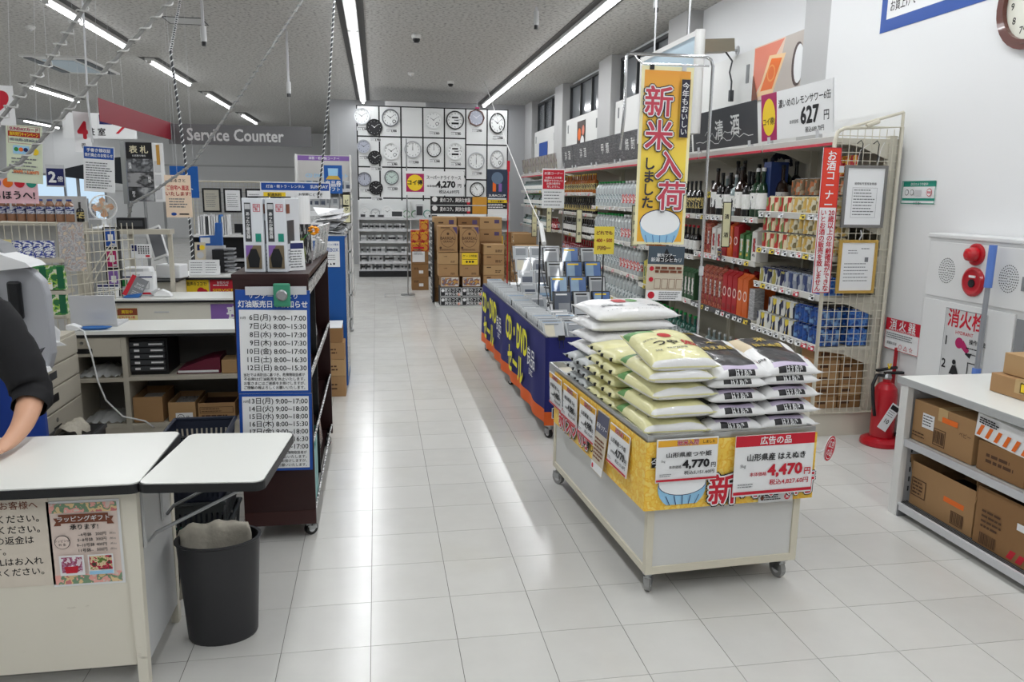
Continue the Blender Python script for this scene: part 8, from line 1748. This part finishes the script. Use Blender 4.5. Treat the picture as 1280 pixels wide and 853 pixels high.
V.append((.343, -.185, .80, .047)); cu = len(V)-1; E.append((10, cu)); V.append((-.245, -.09, .805, .046)); E.append((16, cu+1)); V.append((-.01, -.045, 1.205, .07)); E.append((3, cu+2))
sub_skin('shirt', [0, 1, 2, 3, cu+2], .02, SHIRT)
def limb(name, pts, m, n=14):
    # a sleeve swept along the arm, its girth changing from joint to joint with soft folds
    P_ = [Vector(p_[:3]) for p_ in pts]; rr = [p_[3] for p_ in pts]; vs = []; k = 26
    for j in range(k+1):
        t_ = j/k*(len(P_)-1); i = min(int(t_), len(P_)-2); f = t_-i
        p0, p1, p2, p3 = P_[max(i-1, 0)], P_[i], P_[i+1], P_[min(i+2, len(P_)-1)]
        c_ = .5*((2*p1)+(p2-p0)*f+(2*p0-5*p1+4*p2-p3)*f*f+(3*p1-p0-3*p2+p3)*f**3); d = ((p2-p1)*(1-f*.5)+(p3-p2)*f*.5).normalized() if p3 != p2 else (p2-p1).normalized()
        e = d.cross(Vector((0, 1, .2))).normalized(); g_ = d.cross(e); r = rr[i]*(1-f)+rr[i+1]*f
        for a_ in range(n):
            w_ = 2*PI*a_/n; q = r*(1+.035*math.sin(j*1.1+a_*1.7)+.03*math.sin(j*2.3)); vs.append(c_+e*q*math.cos(w_)+g_*q*math.sin(w_))
    mb_ = MB(); mb_.add(vs, [(j*n+a_, j*n+(a_+1) % n, (j+1)*n+(a_+1) % n, (j+1)*n+a_) for j in range(k) for a_ in range(n)]+[tuple(range(n))[::-1]])
    return mb_.obj(name, m, w, smooth=True)
limb('sleeve', [(.03, .03, 1.11, .085), (.12, -.01, 1.115, .09), (.2, -.05, 1.07, .087), (.28, -.09, .95, .077), (.335, -.13, .835, .066), (.345, -.19, .80, .056)], SHIRT)
limb('sleeve', [(-.03, .03, 1.11, .085), (-.12, .0, 1.115, .09), (-.18, .01, 1.08, .085), (-.25, -.0, .95, .075), (-.262, -.06, .83, .064), (-.245, -.1, .80, .056)], SHIRT)
sub_skin('trousers', [0, 20, 21, 22, 24, 25, 26], .012, TROU)
# apron: bib and skirt wrapped round the front, hanging straight from the waist
m = MB(); n = 12; rows = 8; P_ = []
for j in range(rows+1):
    z = .87-j*.05
    for i in range(n+1):
        a = -PI*.62+PI*1.24*i/n; P_.append((.20*math.sin(a), .27-.16*math.cos(a)+.01*math.sin(i*1.6)*(j/rows), z))
m.add(P_, [(j*(n+1)+i, j*(n+1)+i+1, (j+1)*(n+1)+i+1, (j+1)*(n+1)+i) for j in range(rows) for i in range(n)])
a = m.obj('apron', APRON, w, smooth=True); so = a.modifiers.new('thickness', 'SOLIDIFY'); so.thickness = .006
for s in (-1, 1): MB().lathe([(.052, 0), (.055, .03), (.045, .055), (0, .06)], 12, sx=.9, sy=2.2).obj('shoe', BLACK, w, (s*.10, .25, .0), smooth=True)
hd = MB()
n = 18
for j in range(10): pass
hd.lathe([(.0, .115), (.04, .11), (.075, .085), (.095, .04), (.098, .0), (.09, -.05), (.07, -.08)], n, sy=1.12); hair = hd.obj('hair', HAIR, w, (-.03, -.145, 1.44), smooth=True); hair.rotation_euler = (-.25, 0, 0)
f = MB().lathe([(.001, -.02), (.012, -.008), (.001, .02)], 8).obj('nose', SKIN, w, (-.03, -.255, 1.385), smooth=True)
for s in (-1, 1):
    MB().lathe([(.0, -.006), (.012, 0), (0, .006)], 8).obj('eye', INK, w, (-.03+s*.03, -.238, 1.41)); MB().lathe([(0, -.025), (.012, 0), (0, .025)], 8).obj('ear', SKIN, w, (-.03+s*.085, -.15, 1.395))
MB().box(-.025, 0, -.004, .025, .006, .004).obj('mouth', mat('lip', (160, 90, 84), .5), w, (-.03, -.243, 1.345))
